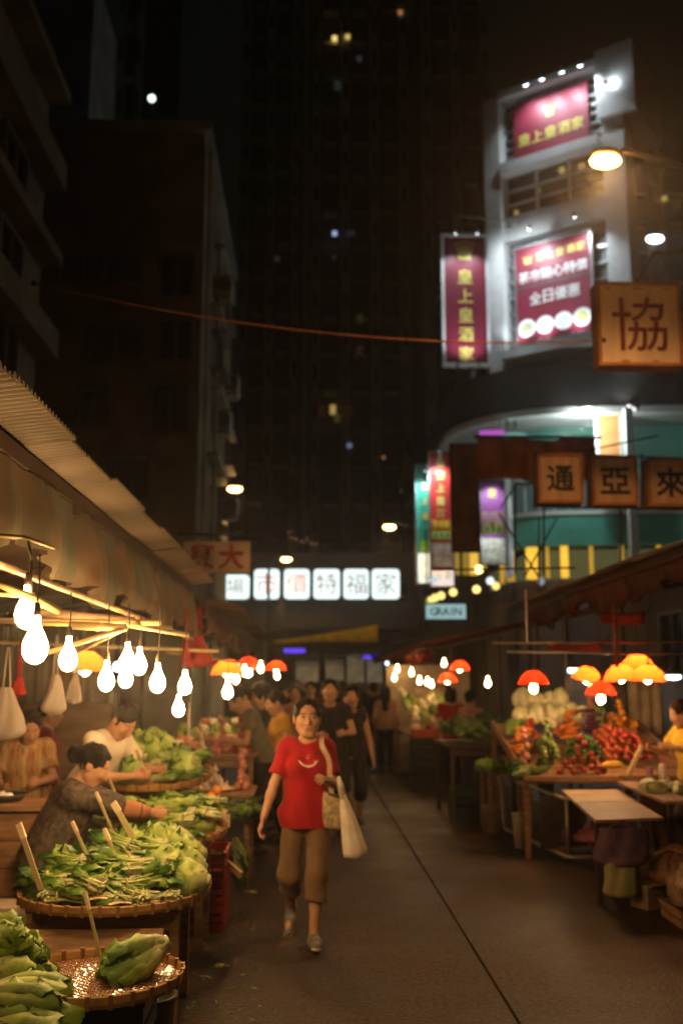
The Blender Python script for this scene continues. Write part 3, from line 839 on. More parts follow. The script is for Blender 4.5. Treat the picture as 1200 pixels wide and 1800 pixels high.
# yellow banner and neon strips below
M_yb = mat('yellow_banner', (.85, .70, .04), rough=.7, var=.15, trans=.5)
a = at(482, 1133, 25); b = at(664, 1100, 25)
wb = b.x - a.x
t = thing('yellow_banner', 'dull yellow wedge shaped banner strung across the street', 'banner', a)
MB().surf(lambda u, v: Vector((u * wb, .05 * math.sin(9 * u), (v - .5) * (.08 + .36 * u ** 1.5) + .06 + .22 * u)), 20, 3).build('cloth', M_yb, t, smooth=True, solid=.01)
MB().tube([(-.8, 0, .0), (0, 0, .06)], .012, 5).tube([(wb, 0, .28), (wb + 1.2, 0, .5)], .012, 5).build('cord', M_dark, t)
G2 = 'purple neon strips at the street end'
for k, (x0, x1, y) in enumerate(((499, 536, 1144), (638, 668, 1154))):
    a = at(x0, y, 33); b = at(x1, y, 33)
    t = thing('neon_strip', ('blue violet neon strip left above the far crowd', 'blue violet neon strip right above the far crowd')[k], 'sign', a, 0, G2)
    MB().bar((0, 0, 0), (b.x - a.x, 0, b.z - a.z), .12, .14).build('tube', glow('violet', (.12, .06, .9), 1.1), t)
    MB().bar((0, .1, 0.02), (b.x - a.x, .1, b.z - a.z + .02), .08, .2).build('case', M_dark, t)
# far shop fronts with cold light
M_cshop = [mat('far_shop_%d' % i, (.25, .3, .3), rough=.6, col2=(.5, .55, .5), scale=2.5, emit=(.3, .5, .55), es=e) for i, e in enumerate((.05, .02, .006))]
for k, (x0, x1, y0, y1, i) in enumerate(((572, 604, 1158, 1196, 2), (610, 640, 1150, 1200, 1), (645, 672, 1155, 1200, 0), (520, 560, 1160, 1200, 2))):
    a = at(x0, y1, 36); b = at(x1, y0, 36)
    t = thing('far_shop_front', ('dim greenish shop front at the street end behind the crowd', 'pale blue shop front at the street end', 'brightest cold shop front at the right of the street end', 'dark shop front at the left of the street end')[k], 'shop', a)
    MB().box(((b.x - a.x) / 2, .1, (b.z - a.z) / 2), (b.x - a.x, .1, b.z - a.z)).build('panel', M_cshop[i], t)
    MB().box(((b.x - a.x) / 2, 0.02, (b.z - a.z) + .1), (b.x - a.x, .2, .16)).build('lintel', M_dark, t)
    MB().box(((b.x - a.x) / 2, .1, -a.z / 2), (b.x - a.x, .1, a.z)).build('base_wall', M_brn, t)
# ================================================================ LEFT STALLS: awning, poles, walls
M_corr = mat('corrugated_sheet', (.21, .165, .11), rough=.55, var=.35, scale=1.4, bump=.1)
M_tarp = mat('tarpaulin', (.24, .145, .08), rough=.75, col2=(.12, .13, .09), scale=1.7, bump=.15, bscale=12, trans=.25)
M_beam = mat('dark_timber', (.055, .028, .018), rough=.7, var=.3, stretch=(1, .2, 1), scale=8)
M_bamb = mat('bamboo', (.52, .38, .17), rough=.45, var=.25, scale=7, stretch=(1, .3, 1))
M_bamb2 = mat('bamboo_rim', (.40, .22, .08), rough=.45, var=.3, scale=9)
M_weave = mat('wet_weave', (.30, .15, .08), rough=.16, var=.4, scale=30, spec=.8, coat=.6)
M_wood = mat('stall_wood', (.26, .14, .07), rough=.65, var=.35, scale=5, stretch=(1, 6, 6), bump=.2)
M_ply = mat('plywood', (.30, .19, .11), rough=.7, var=.25, scale=3, stretch=(1, 1, 4))
M_cord = mat('cord', (.05, .04, .03), rough=.6)
M_rope = mat('pale_rope', (.5, .42, .28), rough=.8)
M_blk = mat('black_plastic', (.02, .02, .02), rough=.4)

def awning(label, xp, zp, y0, y1, xe, ze, xi, zi, hem, msheet, mtarp, seed, folds=1.0, cat='awning'):
    """corrugated sheets over a beam at (xp, zp), eave at (xe, ze), inner edge at (xi, zi); a tarpaulin hangs from the beam to z = hem"""
    rr = random.Random(seed)
    a = thing('awning', label, cat, (xp, y0, 0))
    n = max(2, round((y1 - y0) / .95)); pw = (y1 - y0) / n; per = .055
    for i in range(n):
        ya = i * pw - .03; yb = (i + 1) * pw + .03
        k = int((yb - ya) / per * 5)
        dz = .012 * (i % 2) + rr.uniform(-.006, .006); ex = rr.uniform(-.02, .02)
        m = MB()
        def fn(u, v, ya=ya, yb=yb, dz=dz, ex=ex):
            y = ya + (yb - ya) * u
            w = .012 * math.sin(2 * PI * y / per) + dz
            if v < .5:
                q = v / .5; return Vector(((xi - xp) * (1 - q), y, zi + (zp + .06 - zi) * q + w))
            q = (v - .5) / .5; return Vector(((xe + ex - xp) * q, y, zp + .06 + (ze - zp) * q + w))
        m.surf(fn, k, 2)
        m.build('corrugated_sheet', msheet, a, smooth=True, solid=.003)
    MB().bar((0, -.1, zp), (0, y1 - y0 + .1, zp), .07, .085).build('beam', M_beam, a, bevel=.006)
    k = max(1, int((y1 - y0) / 2.2))
    for i in range(k + 1):
        y = (y1 - y0) * i / k
        MB().tube([(xi - xp + .08, y, 0), (xi - xp + .08, y, zi)], .03, 8).build('post', M_beam, a)
        MB().bar((xi - xp + .08, y + .05, zi - .03), (0.05, y + .05, zp - .07), .04, .05).build('rafter', M_beam, a)
    if hem is not None:
        ph = [rr.uniform(0, 6) for _ in range(6)]
        Lx = y1 - y0
        def fn(u, v):
            y = Lx * u
            hz = hem + .055 * math.sin(2.3 * y + ph[0]) + .04 * math.sin(5.1 * y + ph[1]) + .018 * math.sin(13 * y + ph[2])
            z = zp - .05 + (hz - zp + .05) * v
            amp = (.25 + v) * folds
            x = .035 + amp * (0.035 * math.sin(6.0 * y + ph[3] + 1.2 * v) + .030 * math.sin(17 * y + ph[4]) + .016 * math.sin(37 * y + ph[5])) + .06 * v * math.sin(PI * v)
            return Vector((x, y + .05 * v * math.sin(4 * y), z))
        MB().surf(fn, int(Lx * 28), 12).build('tarpaulin', mtarp, a, smooth=True)
    return a
_r = ray(0, 668); _k = _r.z / _r.x                     # eave line of the sheet
XE = -1.08; ZE = CAM_H + _k * XE
awning('corrugated awning with hanging tarpaulin along the near left stalls', -1.33, 2.72, 2.6, 11.2, XE, ZE, -3.4, 2.45, 2.24, M_corr, M_tarp, 3)
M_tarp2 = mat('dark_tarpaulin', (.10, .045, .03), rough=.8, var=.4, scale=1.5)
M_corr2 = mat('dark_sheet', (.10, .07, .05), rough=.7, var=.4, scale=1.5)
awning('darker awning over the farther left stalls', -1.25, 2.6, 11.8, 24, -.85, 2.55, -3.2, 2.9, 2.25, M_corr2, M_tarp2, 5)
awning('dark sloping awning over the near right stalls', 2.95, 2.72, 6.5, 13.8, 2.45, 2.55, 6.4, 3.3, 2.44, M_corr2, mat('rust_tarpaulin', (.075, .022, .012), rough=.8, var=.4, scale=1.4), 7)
M_redt = mat('red_tarpaulin', (.28, .03, .02), rough=.7, var=.3, scale=1.5, trans=.3)
awning('red edged awning over the bright far right stall', 1.85, 2.25, 15.4, 22, 1.45, 2.02, 4.8, 2.9, 2.05, M_redt, M_redt, 9)
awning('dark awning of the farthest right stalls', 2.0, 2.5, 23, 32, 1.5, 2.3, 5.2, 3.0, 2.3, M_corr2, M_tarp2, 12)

# partition walls behind the left stalls
wl = thing('stall_partition', 'brown board partition at the back of the left stalls', 'wall', (-3.45, 2, 0))
for i in range(12):
    MB().box((0, .4 + i * .8, 1.2), (.03, .79, 2.4)).build('board', M_ply, wl)
wl = thing('stall_screen', 'corrugated screen behind the hanging bags at the left edge', 'wall', (-2.9, 9.9, 0))
mm = MB().surf(lambda u, v: Vector((-.5 + 1.5 * u, .015 * math.sin(2 * PI * u * 1.5 / .09), 1.5 + .75 * v)), 90, 1)
mm.build('corrugated_panel', M_corr, wl, smooth=True, solid=.004)
for i in range(3): MB().box((-.25 + i * .5, .03, .75), (.48, .03, 1.48)).build('board', M_ply, wl)
MB().box((-.52, 0.06, 1.1), (.05, .05, 2.3)).build('post', M_beam, wl); MB().box((1.03, .06, 1.1), (.05, .05, 2.3)).build('post', M_beam, wl)

# bamboo rig that carries the bulbs
rig = thing('bamboo_rig', 'bamboo poles lashed along the left stalls to carry the bare bulbs', 'frame', (-.86, 2.4, 1.96))
def pole(parent, a, b, r, name='bamboo_pole', m=None, knots=True):
    a = Vector(a); b = Vector(b); n = max(2, int((b - a).length / .28)); pts = []; rs = []
    for i in range(n + 1):
        p = a.lerp(b, i / n); d = (b - a).normalized() * .012
        if knots and 0 < i < n: pts += [p - d, p, p + d]; rs += [r, r * 1.18, r]
        else: pts.append(p); rs.append(r)
    return MB().tube(pts, rs, 8).build(name, m or M_bamb, parent, smooth=True)
pole(rig, (-.22, 0, .16), (-.16, 3.6, .13), .015, 'bamboo_pole', M_bamb2)
pole(rig, (-.18, 3.2, .14), (-.14, 7.6, .10), .015, 'bamboo_pole', M_bamb2)
def rp(px, py, Y): return at(px, py, Y) - Vector(rig.location)
pole(rig, rp(-20, 1092, 5.0), rp(222, 1101, 5.0), .011)
pole(rig, rp(122, 1099, 4.8), rp(222, 1104, 4.8), .019)
pole(rig, rp(222, 1104, 4.8), rp(85, 1147, 4.6), .012)
pole(rig, rp(222, 1104, 4.85), rp(140, 1144, 5.6), .011)
pole(rig, rp(225, 1098, 5.0), rp(330, 1116, 6.2), .014)
pole(rig, rp(-15, 1018, 3.0), rp(104, 1074, 3.2), .014)
pole(rig, rp(-15, 1044, 3.1), rp(60, 1046, 3.2), .008)
pole(rig, rp(30, 1072, 5.2), rp(235, 1092, 5.6), .024, 'timber_rail', M_ply, False)
pole(rig, rp(180, 1090, 5.6), rp(300, 1104, 6.6), .018, 'timber_rail', M_ply, False)
pole(rig, rp(-10, 940, 3.0), rp(40, 944, 3.0), .006, 'bent_stick', M_bamb, False); pole(rig, rp(40, 943, 3.0), rp(97, 963, 3.05), .006, 'bent_stick', M_bamb, False)
pole(rig, rp(50, 950, 3.0), rp(57, 985, 3.0), .004, 'hook', M_rope, False); pole(rig, rp(57, 985, 3.0), rp(54, 1042, 3.0), .004, 'hook', M_rope, False)
pole(rig, (-.5, 7.3, .02), (.25, 7.5, -.08), .012)
pole(rig, (.1, 2.8, .05), (-2.4, 3.0, .1), .014); pole(rig, (.1, 6.2, .0), (-2.4, 6.2, .1), .014)

# ---------------------------------------------------------------- trays, crates, stands
def woven(r, pitch=.016, w=.011, amp=.0028):
    mb = MB(); n = int(r / pitch)
    for ax in (0, 1):
        for i in range(-n, n + 1):
            c = i * pitch; half = math.sqrt(max(0, r * r - c * c))
            if half < .03: continue
            k = max(2, int(2 * half / (pitch * .5)))
            vs = []; fs = []
            for j in range(k + 1):
                s_ = -half + 2 * half * j / k
                z = amp * math.cos(PI * s_ / pitch + PI * (i + ax))
                if ax == 0: vs += [(s_, c - w / 2, z), (s_, c + w / 2, z)]
                else: vs += [(c + w / 2, s_, z), (c - w / 2, s_, z)]
            for j in range(k): fs.append((2 * j, 2 * j + 2, 2 * j + 3, 2 * j + 1))
            mb.add(vs, fs)
    return mb
def tray(label, c, r, fine=False, group='round bamboo trays on the left stalls', tilt=(0, 0, 0), m_in=None):
    t = thing('bamboo_tray', label, 'tray', c, 0, group, rot=tilt)
    if fine: woven(r * .96).build('woven_base', M_weave, t)
    MB().lathe([(0, -.006), (r * .97, -.004), (r * .97, -.010), (0, -.012)], 40).build('tray_floor', M_bamb2 if not fine else mat('under_weave', (.10, .05, .03), rough=.5), t)
    nr = 56
    def wob(a): return .004 * math.sin(3 * a + r * 40) + .002 * math.sin(11 * a)
    vs = []; fs = []
    prof = [(r * .965, -.008), (r * .985, -.012), (r * 1.0, .004), (r * 1.004, .032), (r * .99, .036), (r * .975, .026), (r * .965, .004)]
    for j in range(nr):
        a = 2 * PI * j / nr
        for (q, z) in prof: vs.append(((q + wob(a)) * math.cos(a), (q + wob(a)) * math.sin(a), z + wob(a) * .6))
    k = len(prof)
    for j in range(nr):
        for i in range(k):
            fs.append((j * k + i, ((j + 1) % nr) * k + i, ((j + 1) % nr) * k + (i + 1) % k, j * k + (i + 1) % k))
    MB().add(vs, fs).build('rim', M_bamb2, t, smooth=False)
    me = MB().box((0, 0, .012), (1, .018, .053)).mesh('rim_binding', mat('rim_binding', (.22, .11, .04), rough=.5))
    nb = int(2 * PI * r / .085)
    for j in range(nb):
        a = 2 * PI * j / nb
        meshobj('rim_binding', me, t, ((r * .985 + wob(a)) * math.cos(a), (r * .985 + wob(a)) * math.sin(a), wob(a) * .6), (0, 0, a), (r * .046, 1, 1))
    return t
def crate(label, c, d, m, group=None, rz=0, rows=4, cat='crate'):
    """plastic crate with slotted sides; c = centre of its base"""
    t = thing('plastic_crate', label, cat, c, rz, group)
    x, y, z = d
    MB().box((0, 0, .012), (x - .03, y - .03, .02)).build('crate_floor', m, t)
    for (sx, sy, L, rot) in ((0, -1, x, 0), (0, 1, x, 0), (-1, 0, y, 1), (1, 0, y, 1)):
        p = MB()
        for i in range(rows):
            zz = z * (i + .5) / rows
            p.box((0, 0, zz), (L - .008, .012, z / rows * (.62 if 0 < i < rows - 1 else .8)))
        n = max(3, int(L / .08))
        for i in range(n + 1):
            p.box((-L / 2 + .012 + (L - .024) * i / n, .009, z / 2), (.014, .012, z - .002))
        p.box((0, -.006, z - .012), (L + .012, .016, .024))
        o = p.build('side_panel', m, t)
        o.location = (sx * (x / 2 - .007), sy * (y / 2 - .007), 0)
        o.rotation_euler = (0, 0, {(0, -1): 0, (0, 1): PI, (-1, 0): -PI / 2, (1, 0): PI / 2}[(sx, sy)])
    return t
def table(name, label, c, d, m, mleg=None, rz=0, cat='table', planks=4, tilt=None, thick=.03, apron=True):
    """plank table: c = centre of the foot print on the ground, d = (x, y, top height)"""
    t = thing(name, label, cat, c, rz)
    x, y, z = d
    for i in range(planks):
        w = y / planks
        MB().box((0, -y / 2 + w * (i + .5), z - thick / 2 + RN.uniform(-.002, .002)), (x, w - .006, thick)).build('plank', m, t, bevel=.003)
    for sx in (-1, 1):
        for sy in (-1, 1):
            MB().box((sx * (x / 2 - .05), sy * (y / 2 - .05), (z - thick) / 2 - .002), (.045, .045, z - thick - .006)).build('leg', mleg or m, t)
    if apron:
        for sy in (-1, 1): MB().box((0, sy * (y / 2 - .05), z - thick - .05), (x - .15, .02, .08)).build('apron', mleg or m, t)
    return t
M_gcr = mat('dark_green_plastic', (.012, .035, .022), rough=.45, var=.2)
M_rcr = mat('red_plastic', (.28, .012, .012), rough=.4, var=.15)
M_jug = mat('jug_plastic', (.42, .36, .28), rough=.45, var=.15)
M_blu = mat('blue_grey_plastic', (.08, .09, .1), rough=.5)
T1 = at(168, 1722, 4.35); T2 = at(203, 1570, 5.65); T3 = at(285, 1462, 7.0); T4 = at(268, 1362, 8.25)
T0 = at(-118, 1790, 4.15)
tray('nearest wet bamboo tray, almost empty, with one cabbage', T1, .355, True)
tray('wide bamboo tray heaped with tied greens in front of the seated vendor', T2, .505)
tray('third bamboo tray of long greens by the vendor\'s hands', T3, .44, tilt=(rad(4), 0, 0))
tray('pale bamboo tray of lettuces behind the vendor\'s arm', T4, .47, tilt=(rad(9), 0, 0))
tray('tray at the bottom left corner under stacked green bundles', T0, .34)
crate('dark green plastic crate under the nearest bamboo tray', (T1.x - .02, T1.y, 0), (.5, .42, T1.z - .02), M_gcr, rows=5)
t = thing('plastic_bucket', 'black bucket standing at the street side of the nearest tray', 'bucket', (T1.x + .16, T1.y + .30, 0))
MB().lathe([(.10, 0), (.13, .34), (.14, .35), (.14, .37), (.125, .37), (.11, .03), (0, .02)], 20).build('tub', M_blk, t, smooth=True)
MB().tube([(.138, 0, .36), (.10, .06, .30), (-.10, .06, .30), (-.138, 0, .36)], .005, 6).build('handle', M_steel, t, smooth=True)
table('low_stand', 'low wooden stand under the bottom left tray', (T0.x - .02, T0.y, 0), (.6, .5, T0.z - .014), M_wood)
table('low_stand', 'brown wooden stand under the wide tray of tied greens', (T2.x, T2.y, 0), (.80, .56, T2.z - .014), M_wood, planks=5)
# carved drum-like trough below the wide tray
t = thing('wooden_trough', 'brown wooden trough with a rounded lower edge below the wide tray', 'trough', (T2.x - .04, T2.y - .40, T2.z - .22))
MB().surf(lambda u, v: Vector((-.36 + .72 * u, -.02 - .12 * math.sin(PI * v) , -.2 + .33 * v)), 12, 8).build('trough_wall', M_wood, t, smooth=True, solid=.02)
for i in range(8): MB().ball((-.3 + i * .085, -.05, .10), (.03, .012, .012), 8, 4).build('beading', M_bamb2, t)
t = thing('plastic_jug', 'pale plastic jug standing under the right end of the wide tray', 'jug', (-.86, 6.45, 0))
MB().lathe([(.075, 0), (.085, .02), (.085, .26), (.07, .33), (.03, .38), (.03, .42)], 16).build('body', M_jug, t, smooth=True)
MB().lathe([(.034, .42), (.034, .445)], 12).build('cap', M_blk, t); MB().tube([(.03, 0, .37), (.09, 0, .36), (.1, 0, .27), (.08, 0, .24)], .012, 8).build('handle', M_jug, t, smooth=True)
RC = [(-.70, 7.55, 0), (-.695, 7.56, .175), (-.702, 7.55, .35)]
for i, c in enumerate(RC):
    crate(('bottom red plastic crate of the stack by the street', 'middle red plastic crate of the stack by the street', 'top red plastic crate of the stack by the street')[i], c, (.26, .5, .172), M_rcr, 'stacked red crates', rows=3)
table('stall_table', 'wooden table behind the stacked red crates', (-1.0, 8.2, 0), (.72, .62, .56), M_wood)
table('stall_table', 'two tier table of roots beside the shopper', (-.88, 8.95, 0), (.86, .7, .78), M_wood)
table('stall_table', 'table of orange and pink goods further along the left row', (-1.0, 10.6, 0), (1.0, 1.3, 1.0), M_wood)
table('stall_table', 'rough table under the third tray', (T3.x - .02, T3.y, 0), (.7, .56, T3.z - .05), M_wood)
table('stall_table', 'tall table under the lettuce tray', (T4.x, T4.y, 0), (.62, .52, T4.z - .09), M_wood)
table('stall_table', 'farther left produce table under red lamps', (-1.0, 13.2, 0), (1.1, 1.9, .95), M_wood)
table('stall_table', 'farthest left produce table beyond the red lamps', (-1.05, 17.0, 0), (1.0, 3.0, .92), M_wood)
# brown wooden chest at the left edge, white box with red print, basin
t = thing('wooden_chest', 'brown wooden chest at the left edge behind the vendor', 'chest', (-1.98, 6.9, 0))
for i in range(5): MB().box((0, -.2, .11 + i * .17), (.62, .03, .165)).build('plank', M_wood, t, bevel=.004)
MB().box((0, .04, .44), (.6, .44, .86)).build('body', M_wood, t); MB().box((0, 0, .905), (.66, .5, .03)).build('lid', M_wood, t, bevel=.004)
t = thing('carton', 'pale carton with a red spot at the left edge below the chest', 'box', (-1.83, 6.15, .10))
MB().box((0, 0, .17), (.34, .26, .34)).build('body', mat('pale_carton', (.40, .33, .25), rough=.7), t, bevel=.005)
MB().lathe([(.06, 0), (.06, .004)], 14, rot=Matrix.Rotation(PI / 2, 3, 'X')).build('red_spot', M_rcr, t, loc=(.02, -.131, .2))
crate('dark crate under the pale carton', (-1.83, 6.15, 0), (.36, .3, .095), M_blk, rows=2)
t = thing('metal_basin', 'dark shallow basin of small pale goods by the striped vendor', 'basin', (-2.02, 6.95, .921))
MB().lathe([(.1, 0), (.15, .05), (.155, .05), (.105, -.002)], 18).build('bowl', M_blk, t, smooth=True)
for i in range(7): MB().ball((RN.uniform(-.07, .07), RN.uniform(-.07, .07), .035), .025, 8, 5).build('dumpling', M_wprint, t)

# ---------------------------------------------------------------- hanging things
M_bag = mat('white_plastic', (.50, .43, .38), rough=.45, var=.08, scale=6, trans=.45, bump=.4, bscale=20)
M_redbag = mat('red_plastic_bag', (.55, .03, .02), rough=.4, var=.15, scale=5, trans=.45)
def bag_mesh(w, h, d, seed=0, n=28, m=16, top=.25):
    """soft plastic carrier: gathered handles at the top (z = 0), sagging body below"""
    rr = random.Random(seed); ph = [rr.uniform(0, 6.3) for _ in range(6)]
    mb = MB(); vs = []; fs = []
    for i in range(m + 1):
        v = i / m
        k = (top + (1 - top) * min(1, v * 1.25) ** .9)
        if v > .82: k *= math.sqrt(max(0.0, 1 - ((v - .82) / .18) ** 2 * .98))
        for j in range(n):
            a = 2 * PI * j / n
            wr = 1 + .16 * math.sin(3 * a + ph[0] + 3 * v) * (1 - v * .3) + .10 * math.sin(7 * a + ph[1] + 5 * v) * (1 - v * .5) + .05 * math.sin(9 * v + 2 * a + ph[3])
            vs.append((w / 2 * k * wr * math.cos(a) + .03 * w * math.sin(5 * v + ph[2]), d / 2 * k * wr * math.sin(a), -h * v))
    for i in range(m):
        for j in range(n):
            j2 = (j + 1) % n
            fs.append((i * n + j, (i + 1) * n + j, (i + 1) * n + j2, i * n + j2))
    fs.append(tuple(m * n + j for j in range(n))[::-1])
    return mb.add(vs, fs)
def hung_bag(label, top, w, h, d, m, seed, rise=.25, cat='bag', name='plastic_bag'):
    t = thing(name, label, cat, top)
    bag_mesh(w, h, d, seed).build('bag_body', m, t, smooth=True)
    MB().tube([(-w * .1, 0, -.02), (-w * .02, 0, rise)], .006, 6).tube([(w * .1, 0, -.02), (w * .02, 0, rise)], .006, 6).build('handle', m, t, smooth=True)
    return t
hung_bag('large white bag hanging at the left edge beside the striped vendor', at(12, 1208, 6.4), .24, .33, .12, M_bag, 1)
hung_bag('white bag hanging under the second bare bulb', at(98, 1185, 6.6), .15, .26, .1, M_bag, 2)
hung_bag('small pale bag hanging right of the other white bags', at(133, 1185, 6.9), .11, .2, .08, M_bag, 3)
hung_bag('red bag hanging at the far left behind the bulbs', at(34, 1190, 6.9), .11, .13, .08, M_redbag, 4)
hung_bag('round red plastic bag glowing over the far left stalls', at(350, 1118, 8.8), .25, .27, .22, M_redbag, 5)
hung_bag('slim red plastic bag beside the round red one', at(328, 1122, 8.6), .10, .26, .08, M_redbag, 6)
hung_bag('white bag propped between the lettuce tray and the roots', at(331, 1312, 8.3), .10, .20, .09, M_bag, 7, .35)
# price slats
M_slat = mat('split_bamboo', (.48, .40, .20), rough=.5, var=.2, stretch=(1, 1, .2))
M_slatt = mat('slat_paper', (.75, .60, .38), rough=.7)
for k, (bx, by, tx, ty, Y, w, lab) in enumerate((
        (78, 1572, 34, 1450, 5.35, .030, 'wide pale price slat leaning at the far left of the wide tray'),
        (168, 1530, 128, 1446, 5.5, .016, 'thin price slat with a paper top left of centre in the wide tray'),
        (206, 1474, 170, 1394, 6.3, .016, 'thin brown price slat beside the vendor\'s chest'),
        (247, 1488, 200, 1412, 6.0, .034, 'broad pale price slat in front of the vendor\'s arm'),
        (228, 1556, 184, 1458, 5.55, .018, 'brown price slat standing in the middle of the wide tray'),
        (189, 1720, 150, 1570, 4.35, .014, 'long thin price slat stuck in the nearest wet tray'),
        (256, 1362, 241, 1318, 7.9, .032, 'broad upright price slat in the lettuce tray'),
        (208, 1400, 186, 1356, 7.0, .016, 'thin green price slat behind the vendor\'s chin'),
        (84, 1572, 84, 1532, 5.45, .020, 'short brown peg at the left of the wide tray'))):
    b = at(bx, by, Y); p = at(tx, ty, Y + .06)
    t = thing('price_stick', lab, 'price slat', b, 0, 'bamboo price slats stuck in the greens')
    MB().bar((0, 0, -.02), p - b, .006, w).build('slat', M_slat, t)
    q = (p - b)
    MB().bar(q * .80, q * 1.02, .010, w * 1.15).build('paper_top', M_slatt, t)
# ================================================================ PRODUCE
G_ = lambda *a: a
M_leaf = mat('leaf_choi', (1, 1, 1), rough=.30, var=.25, scale=18, bump=.25, bscale=60, attr=[(0, (.42, .50, .20)), (.35, (.20, .32, .06)), (.7, (.07, .17, .025)), (1, (.045, .11, .02))], trans=.15, rnd=.25, spec=.5)
M_lett = mat('leaf_lettuce', (1, 1, 1), rough=.45, var=.25, scale=16, bump=.6, bscale=30, attr=[(0, (.60, .62, .34)), (.35, (.42, .50, .14)), (.7, (.27, .38, .07)), (1, (.20, .31, .05))], trans=.2, rnd=.2)
M_napa = mat('leaf_cabbage', (1, 1, 1), rough=.48, var=.28, scale=20, bump=.9, bscale=26, attr=[(0, (.62, .62, .40)), (.35, (.46, .52, .20)), (.62, (.26, .40, .08)), (1, (.11, .24, .03))], trans=.2, rnd=.12)
M_pale = mat('leaf_pale', (1, 1, 1), rough=.42, var=.12, scale=14, bump=.2, attr=[(0, (.85, .80, .62)), (.5, (.80, .76, .52)), (1, (.62, .64, .32))], trans=.2, rnd=.15)
M_stalk = mat('stalk', (1, 1, 1), rough=.28, var=.2, scale=20, attr=[(0, (.55, .58, .32)), (.5, (.36, .46, .14)), (1, (.20, .32, .06))], rnd=.2)
M_dkl = mat('leaf_dark', (1, 1, 1), rough=.5, var=.3, scale=18, attr=[(0, (.16, .22, .06)), (1, (.03, .08, .02))], trans=.1, rnd=.3)

def leaf_mesh(L, W, R_, stem=.25, stemw=.3, bulge=.1, curl=0.0, wave=.01, seed=0, nu=7, nv=4):
    rr = random.Random(seed); p1, p2 = rr.uniform(0, 6), rr.uniform(0, 6)
    def width(u):
        b = math.sin(PI * min(1, max(0, (u - stem * .6) / (1.06 - stem * .6))) ** .8) ** .7 if u > stem * .6 else 0
        return W / 2 * max(stemw * (1 - u * .6), b)
    def fn(u, v):
        v = v * 2 - 1
        w = width(u); a = v * w / R_
        y = R_ * math.sin(a); z = R_ * math.cos(a) - R_
        z += bulge * L * math.sin(PI * u) - curl * L * u ** 2.2
        z += wave * abs(v) ** 1.5 * (math.sin(17 * u + p1 + (2 if v > 0 else 0)) + .5 * math.sin(31 * u + p2)) * min(1, u * 2)
        z += .004 * (1 - abs(v)) ** 3 * (1 - u)
        return Vector((L * u * (1 - .15 * abs(curl) * u), y, z))
    def tf(u, v):
        v = abs(v * 2 - 1)
        return max(0.001, min(1, u * .98 + v * .14 - .10 * (1 - v) ** 6))
    return MB().surf(fn, nu, nv, tf)
LEAVES = {}
def leafset(key, m, name='leaf', n=4, **k):
    if key not in LEAVES:
        LEAVES[key] = [leaf_mesh(seed=sum(map(ord, key)) % 97 + i, **k).mesh(name, m, True) for i in range(n)]
    return LEAVES[key]
random.seed(5)
def head(name, label, cat, loc, rot, meshes, spec, group=None, extra=None, sc=1.0, seed=0):
    """a head of leaves round its +X axis; spec = [(count, radius, tilt, scale, phase)] from the heart outward"""
    rr = random.Random(seed)
    t = thing(name, label, cat, loc, 0, group, rot=rot)
    for (cnt, r, tilt, s_, ph) in spec:
        for i in range(cnt):
            a = 2 * PI * i / cnt + ph + rr.uniform(-.15, .15)
            m = Matrix.Rotation(a, 4, 'X') @ Matrix.Translation((rr.uniform(0, .01), 0, r)) @ Matrix.Rotation(-tilt + rr.uniform(-.08, .08), 4, 'Y')
            loc_, q, _ = m.decompose()
            o = meshobj('leaf', rr.choice(meshes), t, loc_, q.to_euler(), s_ * rr.uniform(.92, 1.06))
    if extra:
        for nm, me in extra: meshobj(nm, me, t)
    t.scale = (sc,) * 3
    return t
KEY_N = leafset('napa', M_napa, L=.28, W=.19, R_=.062, stem=.15, stemw=.55, bulge=.12, curl=.10, wave=.034, nu=11, nv=8)
KEY_NO = leafset('napao', M_napa, L=.26, W=.19, R_=.10, stem=.2, stemw=.5, bulge=.05, curl=-.15, wave=.028, nu=9, nv=6)
KEY_L = leafset('lett', M_lett, L=.20, W=.19, R_=.085, stem=.12, stemw=.4, bulge=.10, curl=.04, wave=.036, nu=9, nv=6)
KEY_C = leafset('choi', M_leaf, L=.125, W=.048, R_=.05, stem=.35, stemw=.2, bulge=.06, curl=.25, wave=.008, nu=5, nv=2, n=5)
KEY_P = leafset('pak', M_lett, L=.23, W=.085, R_=.03, stem=.4, stemw=.42, bulge=.10, curl=.10, wave=.022, nu=9, nv=6)
KEY_R = leafset('roll', M_lett, L=.20, W=.12, R_=.045, stem=.25, stemw=.45, bulge=.10, curl=.16, wave=.022, nu=9, nv=6)
KEY_W = leafset('pale', M_pale, L=.22, W=.18, R_=.07, stem=.12, stemw=.5, bulge=.2, curl=.18, wave=.010)
KEY_D = leafset('dark', M_dkl, L=.26, W=.07, R_=.06, stem=.3, stemw=.2, bulge=.04, curl=.2, wave=.010)
def root_end(r, m=None): return MB().lathe([(0, -.012), (r * .8, -.01), (r, .01), (r * .9, .05), (r * .4, .09)], 10, rot=Matrix.Rotation(PI / 2, 3, 'Y'), tf=lambda u: .02 + u * .3).mesh('root_end', m or M_stalk, True)
RE_S, RE_M, RE_L = root_end(.022), root_end(.034), root_end(.045)
def stalks(n, L, r, seed):
    rr = random.Random(seed); mb = MB()
    for i in range(n):
        a = rr.uniform(0, 6.28); q = .028 * math.sqrt(rr.random())
        y, z = q * math.cos(a), q * math.sin(a)
        mb.tube([(rr.uniform(-.01, .01), y, z), (L * .5, y * .7, z * .7), (L, y * 1.7, z * 1.7)], [r, r * .9, r * .6], 6, t=lambda u: .02 + u * .9)
    return mb.mesh('stalks', M_stalk, True)
STK = [stalks(12, .20, .0060, i) for i in range(3)]
